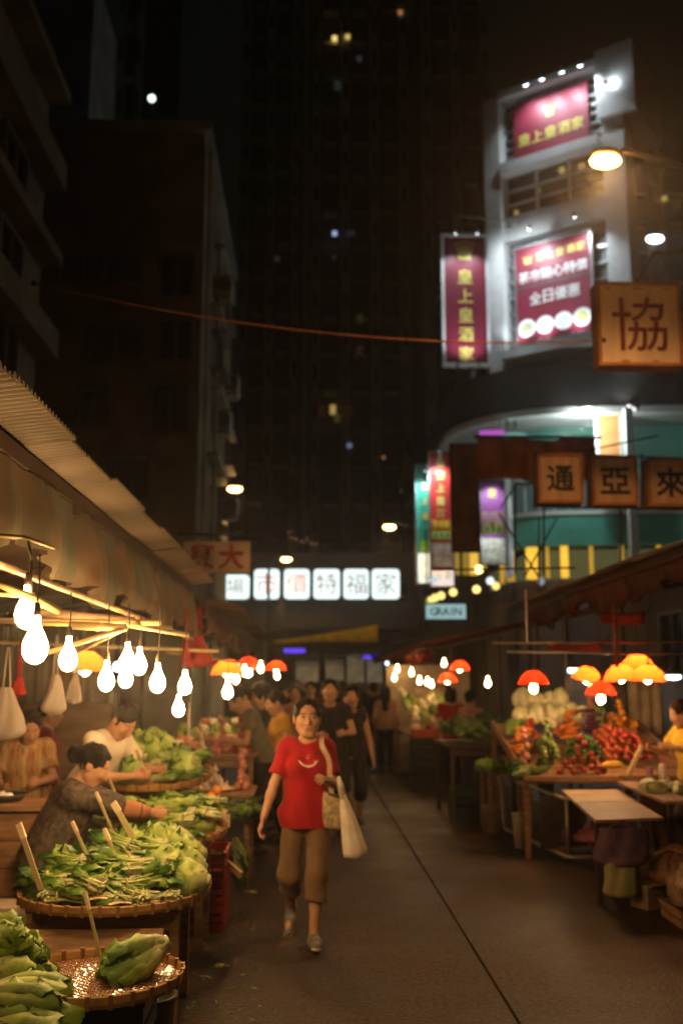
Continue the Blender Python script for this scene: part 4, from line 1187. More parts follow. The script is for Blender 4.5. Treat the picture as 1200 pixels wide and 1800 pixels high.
def bundle(label, loc, rot, group, seed, sc=1.0, meshes=None, cat='greens', name='greens_bundle', nl=13):
    rr = random.Random(seed)
    t = thing(name, label, cat, loc, 0, group, rot=rot)
    o = meshobj('stalks', STK[seed % 3], t); o['kind'] = 'stuff'
    meshobj('tie', TIE, t, (.06, 0, 0))
    for i in range(nl):
        a = 2 * PI * i / nl + rr.uniform(-.3, .3); r = rr.uniform(.006, .03)
        m = Matrix.Rotation(a, 4, 'X') @ Matrix.Translation((rr.uniform(.10, .19), 0, r)) @ Matrix.Rotation(rr.uniform(-.32, -.05), 4, 'Y') @ Matrix.Rotation(rr.uniform(-.3, .3), 4, 'Z')
        l_, q, _ = m.decompose()
        meshobj('leaf', rr.choice(meshes or KEY_C), t, l_, q.to_euler(), rr.uniform(.8, 1.15))
    t.scale = (sc,) * 3
    return t
TIE = MB().lathe([(.031, -.004), (.033, 0), (.031, .004)], 10, rot=Matrix.Rotation(PI / 2, 3, 'Y')).mesh('tie', M_rope)

# nearest tray: one big cabbage, leaning on the right rim
lone = head('napa_cabbage', 'lone pale green cabbage leaning on the right rim of the nearest tray', 'cabbage', T1 + Vector((.275, .07, .125)), (rad(8), rad(24), rad(203)), KEY_N,
     [(4, .012, .05, .85, .2), (5, .024, .09, .95, .6), (6, .034, .16, 1.0, .1), (6, .040, .30, 1.0, .5), (4, .044, .48, .95, 1.1)], extra=[('root_end', RE_L)], sc=.88, seed=4)
lone.scale = (1.02, .80, .74)
head('napa_cabbage', 'loose spread cabbage leaf clump under the lone cabbage', 'cabbage', T1 + Vector((.20, .10, .03)), (0, rad(4), rad(198)), KEY_NO, [(2, .01, .02, .8, 1.2), (2, .015, .1, .8, .3)], sc=.8, seed=9)
# left stack of pak choi: stalk ends to the right
Gs = 'stacked pale stemmed greens at the left edge'
k = 0
for lev in range(5):
    for row in range(3 if lev < 4 else 2):
        for col in range(1 if row else 2):
            loc = T0 + Vector((.25 - .030 * lev - .018 * (row % 2) - .26 * col, .0 + .115 * row + .03 * (lev % 2), .055 + .062 * lev))
            head('pak_choi', 'pak choi in the %s layer of the left edge stack, %s%s' % (('bottom', 'second', 'middle', 'fourth', 'top')[lev], ('front row', 'middle row', 'rear row')[row], ', inner one' if col else ''), 'greens', loc, (RN.uniform(0, 6), rad(RN.uniform(-6, 8)), rad(RN.uniform(-18, 18))), KEY_R,
                 [(4, .008, .02, .9, .3), (6, .018, .05, .97, 0), (6, .026, .12, 1.0, .4)], Gs, [('root_end', RE_M)], sc=.95, seed=k); k += 1
# bottom left corner: big ribbed bunch
for i, (dx, dy, dz, rz, s_) in enumerate(((.30, -.18, .06, 8, 1.25), (.26, -.12, .12, 16, 1.2), (.30, -.30, .04, -8, 1.25), (.26, -.24, .13, 2, 1.2))):
    head('leafy_green', ('ribbed leafy bunch in the bottom left corner, front right one', 'ribbed leafy bunch in the bottom left corner, at the back', 'ribbed leafy bunch in the bottom left corner, lowest one', 'ribbed leafy bunch in the bottom left corner, on top')[i], 'greens',
         T0 + Vector((dx, dy, dz)), (i * .7, rad(6), rad(rz)), KEY_P, [(6, .012, .05, .9, 0), (9, .024, .10, 1.0, .3), (10, .034, .17, 1.0, .1)], 'ribbed bunches in the bottom left corner', [('root_end', RE_M)], sc=s_, seed=30 + i)
# wide tray: tied choi sum all over the front, two cabbages left, lettuces right
Gc = 'tied dark greens heaped on the wide tray'
k = 0
for i in range(70):
    lev = i // 30
    a = RN.uniform(0, 2 * PI); q = .42 * math.sqrt(RN.random()) * (1 - .18 * lev)
    x, y = q * math.cos(a), q * math.sin(a)
    if i < 18:
        a = -PI * (.04 + .92 * i / 17); x, y = .36 * math.cos(a), .36 * math.sin(a)
    zz = .05 + .06 * lev + max(0, y) * .18
    rz = (RN.choice((150, 165, 185)) if RN.random() < .72 else RN.choice((20, 340, 215, 95))) + RN.uniform(-28, 28)
    d = Vector((math.cos(rad(rz)), math.sin(rad(rz)), 0)) * .14
    bundle('tied bunch of dark green leaves and pale stalks heaped on the wide tray', T2 + Vector((x, y, zz)) - d, (RN.uniform(0, 6), rad(RN.uniform(-14, 8)), rad(rz)), Gc, 100 + i)
for i, (px, py, Y) in enumerate(((125, 1527, 5.85), (165, 1520, 5.95))):
    head('lettuce', ('rounded lettuce head at the left of the wide tray', 'lettuce head behind the rounded one on the wide tray')[i], 'lettuce', at(px, py, Y) + Vector((.08, 0, 0)), (1 + i, rad(-8), rad(170 + 30 * i)), KEY_L,
         [(4, .015, .0, .8, 0), (6, .035, .12, .9, .4), (7, .05, .25, 1.0, .1)], 'lettuces on the wide tray', [('root_end', RE_M)], seed=50 + i)
for i, (px, py, Y, rz) in enumerate(((345, 1520, 5.75, 190), (318, 1528, 5.6, 160), (345, 1495, 6.0, 200), (300, 1500, 5.95, 185), (270, 1512, 5.9, 150), (325, 1478, 6.2, 170), (290, 1478, 6.2, 210), (250, 1490, 6.15, 165), (350, 1540, 5.5, 175))):
    head('lettuce', 'loose yellow green lettuce on the wide tray, %s' % ('by its right rim', 'before the one by the rim', 'upper right of the pile', 'in the middle of the pile', 'at the left of the pile', 'at the top right near the crates', 'at the top of the pile', 'at the far left behind the broad slat', 'lowest at the right front')[i], 'lettuce', at(px, py, Y) + Vector((.05, 0, -.02)), (i, rad(RN.uniform(-10, 10)), rad(rz)), KEY_L,
         [(4, .014, .05, .8, 0), (6, .030, .22, .95, .4), (7, .042, .45, 1.0, .1)], 'lettuces piled on the right of the wide tray', [('root_end', RE_M)], seed=60 + i)
for i, (px, py, Y) in enumerate(((178, 1580, 5.22), (210, 1588, 5.2))):
    t = thing('cardboard_scrap', ('scrap of brown card lying in the front of the wide tray', 'smaller card scrap beside it at the front rim of the wide tray')[i], 'card', at(px, py, Y), .4 * i)
    MB().surf(lambda u, v: Vector(((u - .5) * .11, (v - .5) * .06, .008 * math.sin(PI * u))), 6, 2).build('card', M_slatt, t, solid=.004)
    MB().box((0, 0, .012), (.05, .012, .003)).build('fold', M_bamb2, t)
# third tray: long greens under the vendor's hands
Gd = 'long greens on the third tray'
for i in range(36):
    a = RN.uniform(0, 2 * PI); q = .36 * math.sqrt(RN.random())
    x, y = q * math.cos(a), q * math.sin(a); lev = i // 14
    rz = RN.choice((30, 210, 150, 330)) + RN.uniform(-30, 30); d = Vector((math.cos(rad(rz)), math.sin(rad(rz)), 0)) * .14
    bundle('long leafy bunch heaped on the third tray by the vendor\'s hands', T3 + Vector((x, y, .05 + .06 * lev + .07 * y)) - d, (RN.uniform(0, 6), rad(RN.uniform(-16, 8)), rad(rz)), Gd, 200 + i, 1.02, KEY_C if i % 3 else KEY_P)
# lettuce tray
for i in range(22):
    a = RN.uniform(0, 2 * PI); q = .36 * math.sqrt(RN.random()); lev = i // 11
    x, y = q * math.cos(a), q * math.sin(a)
    if i % 5 < 3:
        head('lettuce', 'pale lettuce heaped on the tilted tray behind the vendor\'s arm', 'lettuce', T4 + Vector((x + .06, y, .07 + .10 * lev + .16 * y)), (i, rad(RN.uniform(-20, 5)), rad(RN.uniform(120, 240))), KEY_L,
             [(4, .014, .05, .8, 0), (6, .034, .2, .95, .4), (6, .05, .4, 1.0, .1)], 'lettuces on the tilted tray', [('root_end', RE_M)], seed=300 + i)
    else:
        bundle('dark leafy bunch tucked among the lettuces of the tilted tray', T4 + Vector((x, y - .05, .05 + .09 * lev + .16 * y)), (RN.uniform(0, 6), rad(-8), rad(RN.uniform(-60, 60))), 'dark greens among the lettuces', 320 + i)

# ---------------------------------------------------------------- roots, fruit and small goods
M_carrot = mat('carrot', (.62, .19, .03), rough=.45, var=.2, scale=12, rnd=.2)
M_tom = mat('tomato', (.30, .040, .012), rough=.28, var=.2, scale=6, rnd=.25, spec=.55)
M_cuke = mat('cucumber', (.035, .085, .02), rough=.4, var=.4, scale=22, rnd=.35, bump=.2)
M_gour = mat('pale_gourd', (.20, .30, .08), rough=.4, var=.3, scale=20, rnd=.25, bump=.4, bscale=40)
M_egg = mat('aubergine', (.045, .012, .04), rough=.25, var=.2)
M_wrad = mat('white_root', (.70, .60, .46), rough=.5, var=.15, rnd=.15)
M_garl = mat('garlic_skin', (.72, .58, .48), rough=.55, var=.15, rnd=.15)
M_oni = mat('pink_onion', (.50, .20, .15), rough=.4, var=.25, rnd=.25)
M_org2 = mat('orange_fruit', (.70, .26, .02), rough=.45, var=.15, rnd=.2, bump=.1, bscale=80)
M_squa = mat('yellow_squash', (.72, .42, .05), rough=.4, var=.2)
M_caul = mat('cauliflower', (.80, .74, .54), rough=.6, var=.12, bump=.5, bscale=40, rnd=.1)
M_pepper = mat('red_pepper', (.48, .03, .02), rough=.3, var=.2, rnd=.2)
M_gs = mat('green_calyx', (.05, .12, .02), rough=.6)
def me_lathe(prof, m, name, n=10, rot=None): return MB().lathe(prof, n, rot=rot).mesh(name, m, True)
RX = Matrix.Rotation(PI / 2, 3, 'Y')
V_TOM = [MB().ball((0, 0, .032), (.036, .036, .031), 10, 7, wob=.05, seed=i).mesh('fruit', M_tom, True) for i in range(3)]
V_CAL = MB().lathe([(.0, .066), (.012, .062), (.006, .068), (.002, .075)], 6).mesh('calyx', M_gs)
V_CAR = me_lathe([(0, -.10), (.008, -.09), (.016, -.02), (.022, .08), (.012, .098), (0, .10)], M_carrot, 'root', 9, RX)
V_WR = me_lathe([(0, -.14), (.01, -.12), (.03, -.03), (.034, .08), (.02, .115), (0, .12)], M_wrad, 'root', 10, RX)
V_CU = [me_lathe([(0, -.12), (.014, -.112), (.021, -.05), (.022, .04), (.015, .11), (0, .12)], m, 'fruit', 9, RX) for m in (M_cuke, M_gour, M_egg)]
V_CUE = me_lathe([(.006, .115), (.008, .125), (.004, .14)], M_gs, 'stem', 6, RX)
V_CTOP = MB().tube([(.095, 0, 0), (.13, .01, .01)], [.006, .003], 5).tube([(.095, 0, 0), (.13, -.015, .005)], [.006, .003], 5).mesh('stem', M_gs)
V_GA = me_lathe([(.0, 0), (.02, .002), (.030, .018), (.022, .038), (.006, .05), (.004, .075)], M_garl, 'bulb', 9)
V_GAR = MB().lathe([(.0, -.004), (.008, -.002), (.006, .003)], 6).mesh('root_plate', M_wood)
V_ON = me_lathe([(.0, 0), (.025, .006), (.036, .03), (.022, .055), (.005, .07)], M_oni, 'bulb', 10)
V_OR = MB().ball((0, 0, .036), .037, 10, 7).mesh('fruit', M_org2, True)
V_NUB = MB().lathe([(.004, .070), (.005, .074), (.002, .077)], 6).mesh('stem', M_gs)
V_PE = me_lathe([(0, -.045), (.018, -.04), (.030, 0), (.034, .03), (.018, .045), (0, .04)], M_pepper, 'fruit', 9)
V_CF = [MB().ball((0, 0, .06), (.085, .085, .06), 14, 9, wob=.2, seed=i).mesh('curd', M_caul, True) for i in range(2)]
def item(name, label, cat, loc, group, meshes, rot=None, sc=1.0):
    t = thing(name, label, cat, loc, 0, group, rot=rot if rot is not None else (RN.uniform(-.4, .4), RN.uniform(-.4, .4), RN.uniform(0, 6.28)))
    for nm, me in meshes: meshobj(nm, me, t)
    t.scale = (sc,) * 3
    return t
def heap(name, label, cat, group, c, ex, n, dz, meshes, rotfn=None, sc=1.0, slope=0.0, jit=.25):
    """n items on a jittered grid spread over the rectangle ex = (x, y) round c, in layers dz apart"""
    step = math.sqrt(ex[0] * ex[1] / max(1, n) * 1.9) if n > 6 else .08
    k = 0; lev = 0
    while k < n and lev < 8:
        sh = 1 - .16 * lev
        nx = max(1, int(ex[0] * sh / step)); ny = max(1, int(ex[1] * sh / step))
        for i in range(nx):
            for j in range(ny):
                if k >= n: break
                x = (i + .5 - nx / 2) * step + RN.uniform(-jit, jit) * step; y = (j + .5 - ny / 2) * step + RN.uniform(-jit, jit) * step
                item(name, label, cat, Vector(c) + Vector((x, y, lev * dz + slope * y)), group, meshes() if callable(meshes) else meshes, rotfn() if rotfn else None, sc * RN.uniform(.88, 1.12)); k += 1
        lev += 1
TOMS = lambda: [('fruit', RN.choice(V_TOM)), ('calyx', V_CAL)]
CARS = [('root', V_CAR), ('stem', V_CTOP)]; WRS = [('root', V_WR), ('stem', V_CTOP)]
CUS = lambda k: [('fruit', V_CU[k]), ('stem', V_CUE)]
lie = lambda a=0, s=.35: (lambda: (RN.uniform(0, 6), RN.uniform(-.15, .15), a + RN.uniform(-s, s)))
# left, table behind the red crates
heap('orange', 'orange in the small pile on the table behind the red crates', 'orange', 'oranges behind the red crates', (-.72, 7.98, .565), (.22, .16), 9, .045, [('fruit', V_OR), ('stem', V_NUB)])
heap('carrot', 'long brown orange root lying at the front of the table behind the red crates', 'carrot', 'roots behind the red crates', (-.95, 7.98, .58), (.22, .2), 10, .03, CARS, lie(0.3))
for i in range(9):
    bundle('dark leafy bunch on the table behind the red crates', (-1.0 + .14 * (i % 3), 8.2 + .1 * (i // 3), .62 + .03 * (i % 2)), (i, rad(-8), rad(30 + 30 * (i % 4))), 'dark greens behind the red crates', 400 + i, 1.1, KEY_D)
t = thing('cardboard_box', 'torn brown card standing in the greens behind the red crates', 'card', (-.70, 8.15, .57), .3)
MB().box((0, 0, .08), (.10, .012, .16), Matrix.Rotation(.35, 3, 'Y')).build('flap', M_slatt, t); MB().box((.07, .02, .05), (.06, .012, .1)).build('side', M_slatt, t)
t = thing('wood_offcut', 'pale wood offcut jutting out beside the red crates', 'wood', (-.54, 7.6, .36))
MB().bar((-.05, 0, .05), (.07, -.12, -.02), .02, .05).build('board', M_slatt, t); MB().bar((-.04, .05, .03), (.03, .05, .03), .015).build('batten', M_wood, t)
for i in range(3):
    head('hanging_greens', 'drooping dark greens hanging over the street side of the red crates', 'greens', (-.55, 7.9 - .1 * i, .54 - .05 * i), (i, rad(70), rad(-20)), KEY_D, [(5, .01, .1, 1.0, 0), (4, .02, .3, .9, .4)], 'drooping greens by the red crates', seed=420 + i)
# left, roots table beside the shopper: garlic, white roots, onions
Zt_ = .785
heap('garlic', 'garlic bulb in the pale heap beside the shopper', 'garlic', 'garlic in the pale heap', (-.80, 8.85, Zt_ + .0), (.28, .22), 26, .03, [('bulb', V_GA), ('root_plate', V_GAR)])
heap('white_radish', 'white radish lying on the roots table', 'radish', 'white radishes on the roots table', (-1.15, 8.85, Zt_ + .04), (.22, .3), 10, .05, WRS, lie(1.2))
heap('onion', 'purple onion in the heap nearest the shopper', 'onion', 'purple onions beside the shopper', (-.56, 8.95, Zt_), (.18, .3), 16, .04, [('bulb', V_ON), ('root_plate', V_GAR)])
for i in range(7):
    bundle('green bunch fringing the front of the roots table', (-1.15 + .11 * i, 8.58, .72), (i, rad(14), rad(-90 + 10 * (i % 3))), 'greens fringing the roots table', 440 + i, 1.0)
t = thing('bamboo_tray', 'small tray under the garlic heap', 'tray', (-.8, 8.85, .782)); MB().lathe([(0, .0), (.16, .0), (.18, .02), (.17, .02), (.155, .006), (0, .006)], 24).build('tray_floor', M_bamb2, t); MB().lathe([(.178, .012), (.19, .02), (.178, .028)], 24).build('rim', M_bamb, t)
# left, orange and pink goods further on
heap('carrot', 'carrot in the bright orange heap above the lettuces', 'carrot', 'carrots in the orange heap', (-1.22, 10.2, 1.03), (.34, .3), 36, .03, CARS, lie(.8, .4))
heap('onion', 'pink onion in the heap right of the carrots', 'onion', 'pink onions right of the carrots', (-.86, 10.25, 1.0), (.26, .34), 30, .045, [('bulb', V_ON), ('root_plate', V_GAR)])
heap('garlic', 'pale garlic bulb between the carrots and the pink onions', 'garlic', 'garlic by the carrots', (-1.05, 10.1, 1.0), (.2, .25), 18, .035, [('bulb', V_GA), ('root_plate', V_GAR)])
heap('tomato', 'tomato at the shopper\'s fingertips on the orange goods table', 'tomato', 'tomatoes by the shopper\'s hands', (-.66, 10.3, 1.0), (.22, .4), 22, .05, TOMS)
for i in range(12):
    head('lettuce', 'lettuce at the back of the orange goods table', 'lettuce', (-1.35 + .075 * i, 10.9 + .08 * (i % 3), 1.08 + .05 * (i % 2)), (i, rad(-20), rad(90 + 40 * (i % 5))), KEY_L, [(4, .014, .03, .8, 0), (6, .036, .12, .95, .4)], 'lettuces at the back of the orange goods table', [('root_end', RE_M)], seed=460 + i)
for i in range(24):
    heap_c = (-1.35 + .1 * (i % 8), 12.6 + .45 * (i // 8), 1.0 + .06 * (i // 8))
    if i % 3 == 0: head('lettuce', 'lettuce on the farther left produce table', 'lettuce', heap_c, (i, -.3, i), KEY_L, [(6, .03, .12, .95, .4)], 'lettuces on the farther left table', [('root_end', RE_M)], seed=500 + i)
    elif i % 3 == 1: item('orange', 'orange on the farther left produce table', 'orange', heap_c, 'oranges on the farther left table', [('fruit', V_OR), ('stem', V_NUB)], sc=1.4)
    else: item('cauliflower', 'white cauliflower on the farther left produce table', 'cauliflower', heap_c, 'cauliflowers on the farther left table', [('curd', V_CF[i % 2])], sc=.9)
for i in range(18):
    item('orange' if i % 2 else 'cauliflower', ('cauliflower on the farthest left table', 'orange on the farthest left table')[i % 2], ('cauliflower', 'orange')[i % 2], (-1.4 + .09 * (i % 9), 15.8 + .9 * (i // 9), .93), ('cauliflowers on the farthest left table', 'oranges on the farthest left table')[i % 2],
         [('fruit', V_OR), ('stem', V_NUB)] if i % 2 else [('curd', V_CF[0])], sc=1.5 if i % 2 else 1.0)
# ================================================================ RIGHT STALLS
M_board = mat('pale_board_wood', (.30, .18, .11), rough=.5, var=.15, scale=4, stretch=(4, 1, 1))
M_foam = mat('pale_foam', (.55, .42, .32), rough=.6, var=.08)
def ZS(y): return .80 + .27 * (y - 10.0)
t = thing('display_stand', 'sloping timber display stand heaped with tomatoes and cauliflowers on the right', 'stall', (3.0, 10.0, 0))
for i in range(5):
    MB().box((0, .18 + i * .36, ZS(10.18 + i * .36) - .075), (1.75, .35, .025), Matrix.Rotation(.26, 3, 'X')).build('plank', M_wood, t)
MB().box((-.43, -.02, .765), (.92, .05, .05)).build('front_rail', M_board, t, bevel=.004); MB().box((.52, -.02, .77), (.90, .05, .05)).build('front_rail', M_board, t, bevel=.004)
for sx in (-.85, .85):
    MB().bar((sx, 0, .74), (sx, 1.8, 1.22), .03, .08).build('side_rail', M_wood, t)
    for y, z in ((.05, .70), (1.75, 1.16)): MB().box((sx, y, z / 2), (.05, .05, z)).build('leg', M_wood, t)
for i in range(3): MB().box((-.5 + .5 * i, .02, .35), (.46, .02, .5)).build('front_panel', mat('dark_board', (.06, .035, .022), rough=.7), t)
Rg = 'right stall'
def hy(name, label, cat, group, x0, x1, y0, y1, n, dz, meshes, rotfn=None, sc=1.0, lift=0.0):
    heap(name, label, cat, group, ((x0 + x1) / 2, (y0 + y1) / 2, ZS((y0 + y1) / 2) - .03 + lift), (x1 - x0, y1 - y0), n, dz, meshes, rotfn, sc, .27)
hy('tomato', 'tomato in the low front rows of the right display stand', 'tomato', 'tomatoes in the front rows of the right stand', 2.42, 3.05, 10.0, 10.30, 26, .05, TOMS)
hy('tomato', 'tomato in the tall red heap at the right of the display stand', 'tomato', 'tomatoes in the tall heap on the right stand', 3.0, 3.62, 10.3, 11.1, 110, .055, TOMS, None, 1.0, .03)
hy('cucumber', 'dark green cucumber in the row between the two tomato heaps', 'cucumber', 'cucumbers on the right stand', 2.65, 3.1, 10.35, 10.85, 50, .04, CUS(0), lie(1.3, .25), 1.15, .06)
hy('bitter_gourd', 'pale green gourd left of the cucumbers', 'gourd', 'pale gourds on the right stand', 2.36, 2.68, 10.4, 10.95, 28, .04, CUS(1), lie(1.3, .25), 1.2, .05)
hy('aubergine', 'dark purple aubergine above the cucumbers', 'aubergine', 'aubergines on the right stand', 2.95, 3.3, 10.9, 11.2, 14, .04, CUS(2), lie(.4, .4), 1.15, .05)
hy('red_pepper', 'red pepper in the line behind the gourds', 'pepper', 'red peppers on the right stand', 2.2, 2.6, 10.95, 11.15, 7, .05, [('fruit', V_PE), ('stem', V_CUE)], None, 1.0, .02)
hy('carrot', 'carrot in the bunch below the celery', 'carrot', 'carrots below the celery on the right stand', 2.72, 3.05, 10.95, 11.3, 22, .035, CARS, lie(.9, .3), 1.2, .06)
hy('orange', 'orange fruit at the back right of the display stand', 'orange', 'oranges at the back of the right stand', 3.3, 3.75, 11.2, 11.6, 22, .06, [('fruit', V_OR), ('stem', V_NUB)], None, 1.2, .0)
hy('onion', 'pink onion at the back of the display stand', 'onion', 'pink onions at the back of the right stand', 3.05, 3.4, 11.3, 11.7, 18, .05, [('bulb', V_ON), ('root_plate', V_GAR)], None, 1.1, .0)
for i in range(17):
    x = 2.35 + .085 * (i % 9) + .04 * (i // 9); y = 11.35 + .18 * (i // 9)
    if i % 3 == 1:
        item('cauliflower', 'cream cauliflower in the pale pile at the top of the right stand', 'cauliflower', (x, y, ZS(y) + .02 + .12 * (i // 9) + .03 * (i % 2)), 'cauliflowers on the right stand', [('curd', V_CF[i % 2])], sc=1.05)
    else:
        head('pale_cabbage', 'pale cabbage in the cream pile at the top of the right stand', 'cabbage', (x, y, ZS(y) + .06 + .11 * (i // 9) + .03 * (i % 2)), (i, rad(-70), rad(40 * i)), KEY_W, [(4, .015, .0, .8, .2), (5, .035, .02, .95, .6), (6, .052, .08, 1.0, 0)], 'pale cabbages on the right stand', [('root_end', RE_M)], seed=600 + i)
hy('carrot', 'carrot at the left edge of the right display stand', 'carrot', 'carrots at the left edge of the right stand', 2.16, 2.36, 10.55, 10.95, 14, .03, CARS, lie(.6, .5), 1.2, .03)
hy('onion', 'pink onion at the left edge of the right display stand', 'onion', 'pink onions at the left edge of the right stand', 2.14, 2.3, 10.25, 10.5, 9, .05, [('bulb', V_ON), ('root_plate', V_GAR)], None, 1.1)
for i in range(11):
    head('leafy_green', 'dark leafy bunch at the front left corner of the right stand', 'greens', (2.20 + .05 * (i % 6), 10.06 + .12 * (i % 3) + .22 * (i // 6), ZS(10.1 + .22 * (i // 6)) + .02 * (i % 2)), (i, rad(10), rad(200 - 15 * i)), KEY_D, [(6, .012, .1, .8, 0), (6, .03, .2, .9, .4)], 'dark leafy bunches on the right stand', seed=630 + i)
for i in range(5):
    head('leafy_green', 'green tuft standing at the back left of the right stand', 'greens', (2.2 + .05 * i, 11.15 + .05 * (i % 2), ZS(11.2)), (i, rad(-75), rad(30 * i)), KEY_L, [(6, .02, .15, .8, 0)], 'green tufts on the right stand', seed=640 + i)
t = thing('celery', 'upright bunch of green celery standing above the tomatoes', 'celery', (3.2, 11.12, ZS(11.12)))
for i in range(11):
    a = 2.4 * i; r = .012 * math.sqrt(i)
    MB().tube([(r * math.cos(a), r * math.sin(a), -.03), (r * 1.5 * math.cos(a), r * 1.5 * math.sin(a), .16), (r * 2.6 * math.cos(a), r * 2.6 * math.sin(a), .31)], [.013, .011, .006], 6, t=lambda u: .45 + u * .55).build('stalk', M_stalk, t, smooth=True)
for i in range(8):
    meshobj('leaf', RN.choice(KEY_C), t, (.02 * math.cos(i * 2.4), .02 * math.sin(i * 2.4), .28), (0, rad(-60), i * .8), .6)
t = thing('yellow_squash', 'yellow squash at the front of the tall tomato heap', 'squash', (3.02, 10.08, ZS(10.1) + .03), .3)
MB().ball((0, 0, .03), (.12, .05, .045), 14, 8, wob=.08).build('fruit', M_squa, t, smooth=True); MB().tube([(.11, 0, .03), (.15, .01, .04)], [.012, .006], 6).build('stem', M_gs, t)
t = thing('price_board', 'pale price board propped against the tomato heap', 'price board', (3.2, 9.97, ZS(10.0) + .0))
MB().bar((-.05, 0, 0), (.13, .1, .28), .012, .055).build('board', M_slatt, t); MB().bar((-.03, .012, .05), (.11, .08, .24), .012, .03).build('stripe', mat('pale_gold', (.8, .65, .3), rough=.4), t)
t = thing('sauce_bottle', 'white squeeze bottle with a red cap on the right stall counter', 'bottle', (3.42, 9.78, .785))
MB().lathe([(.034, 0), (.036, .01), (.036, .11), (.026, .135), (.016, .14)], 14).build('body', mat('white_bottle', (.65, .62, .58), rough=.35), t, smooth=True); MB().lathe([(.017, .14), (.015, .17), (.006, .21)], 12).build('cap', M_pepper, t, smooth=True)
t = thing('tin_cup', 'dark tin beside the white squeeze bottle', 'tin', (3.3, 9.8, .785)); MB().lathe([(.03, 0), (.033, .005), (.033, .1), (.03, .1), (.03, .01)], 12).build('body', M_steel, t); MB().lathe([(.034, .05), (.034, .08)], 12).build('band', M_pur, t)
# counters and boards
def slabtable(label, corners, z, m, names='board', thick=.025, legs=True, pale=()):
    """plank counter given by its plan corners (near-left, near-right, far-right, far-left)"""
    cx = sum(c[0] for c in corners) / 4; cy_ = sum(c[1] for c in corners) / 4
    t = thing('counter_board', label, 'counter', (cx, cy_, 0))
    a, b, c, d = [Vector((q[0] - cx, q[1] - cy_, 0)) for q in corners]
    n = 4
    for i in range(n):
        u0_, u1_ = i / n, (i + 1) / n - .006
        l0, r0, l1, r1 = a.lerp(d, u0_), b.lerp(c, u0_), a.lerp(d, u1_), b.lerp(c, u1_)
        vs = [Vector((p.x, p.y, zz)) for zz in (z - thick, z) for p in (l0, r0, r1, l1)]
        MB().add(vs, [(3, 2, 1, 0), (4, 5, 6, 7), (0, 1, 5, 4), (1, 2, 6, 5), (2, 3, 7, 6), (3, 0, 4, 7)]).build('plank', M_foam if i in pale else m, t, bevel=.004)
    if legs:
        for p in (a, b, c, d):
            q = p * .86
            MB().box((q.x, q.y, (z - thick) / 2), (.04, .04, z - thick - .004)).build('leg', M_beam, t)
    return t
slabtable('long low board counter with two pale foam slabs jutting toward the street', [tuple(on_ground(px, py, .66).xy) for px, py in ((1045, 1441), (1166, 1437), (1078, 1383), (984, 1386))], .66, M_board, pale=(2, 3))
slabtable('brown board counter before the tomato heap at the right edge', ((2.85, 8.15), (3.9, 8.05), (4.0, 9.7), (2.95, 9.72)), .765, M_board)
t = thing('cutting_block', 'grey brown box on the board counter at the right edge', 'box', (3.28, 8.6, .767), .1)
MB().box((0, 0, .05), (.2, .16, .1)).build('body', mat('grey_carton', (.3, .25, .2), rough=.7), t, bevel=.006); MB().box((0, 0, .108), (.21, .17, .014)).build('lid', M_board, t)
for i in range(6): bundle('small reddish bunch lying on the board counter', (3.02 + .05 * i, 8.75 + .05 * (i % 3), .80), (i, 0, i * 1.1), 'reddish bunches on the board counter', 660 + i, .7, KEY_W)
# tube rack and what is in it
M_tube = mat('dull_tube', (.42, .33, .26), rough=.35, metal=.6)
t = thing('tube_rack', 'low rack of bent metal tube under the right display stand', 'rack', (2.72, 9.9, 0))
P = lambda x, y, z: (x - 2.72, y - 9.9, z)
MB().tube([P(2.16, 11.4, .66), P(2.15, 11.2, .12), P(2.45, 9.75, .07), P(2.50, 9.72, .07), P(3.0, 9.72, .07), P(3.04, 9.74, .1), P(3.04, 9.74, .60)], .022, 8).build('front_tube', M_tube, t, smooth=True)
MB().tube([P(2.16, 11.4, .66), P(2.45, 9.76, .60), P(3.04, 9.74, .60)], .02, 8).build('top_tube', M_tube, t, smooth=True)
MB().tube([P(2.47, 9.76, .58), P(2.47, 9.76, .09)], .016, 8).build('upright', M_tube, t, smooth=True)
for i in range(5): MB().bar(P(2.42, 9.95 + .3 * i, .12), P(3.0, 9.95 + .3 * i, .12), .02).build('slat', M_wood, t)
M_pgood = mat('pink_goods', (.45, .14, .16), rough=.5, var=.4, scale=4)
for i, (x, y, m, lab) in enumerate(((2.72, 9.95, M_pgood, 'pink wrapped parcel lying in the tube rack'), (2.55, 10.1, mat('purple_goods', (.16, .05, .14), rough=.5), 'purple wrapped parcel in the tube rack'), (2.9, 10.1, M_ply, 'brown parcel in the tube rack'))):
    t = thing('parcel', lab, 'parcel', (x, y, .135)); MB().ball((0, 0, .09), (.14, .12, .085), 14, 8, wob=.3, seed=i).build('wrap', m, t, smooth=True); MB().tube([(-.02, 0, .16), (0, 0, .21), (.03, 0, .22)], [.03, .012, .025], 7).build('knot', m, t, smooth=True)
# cloth bags under the counter
M_cbag = mat('patterned_cloth', (.07, .04, .07), rough=.8, var=.5, scale=14, col2=(.16, .08, .12))
M_gbag = mat('green_cloth', (.16, .17, .03), rough=.8, var=.4, scale=3, col2=(.36, .30, .16))
t = thing('cloth_bag', 'patterned purple bag with a green lower half hanging under the board counter', 'bag', (2.42, 7.9, .60))
bag_mesh(.40, .30, .22, 11, top=.8).build('bag_body', M_cbag, t, smooth=True); bag_mesh(.26, .27, .16, 12, top=.75).build('lower_bag', M_gbag, t, smooth=True, loc=(-.03, -.03, -.25)); MB().tube([(-.1, 0, -.01), (0, 0, .05), (.1, 0, -.01)], .012, 6).build('handle', M_cbag, t)
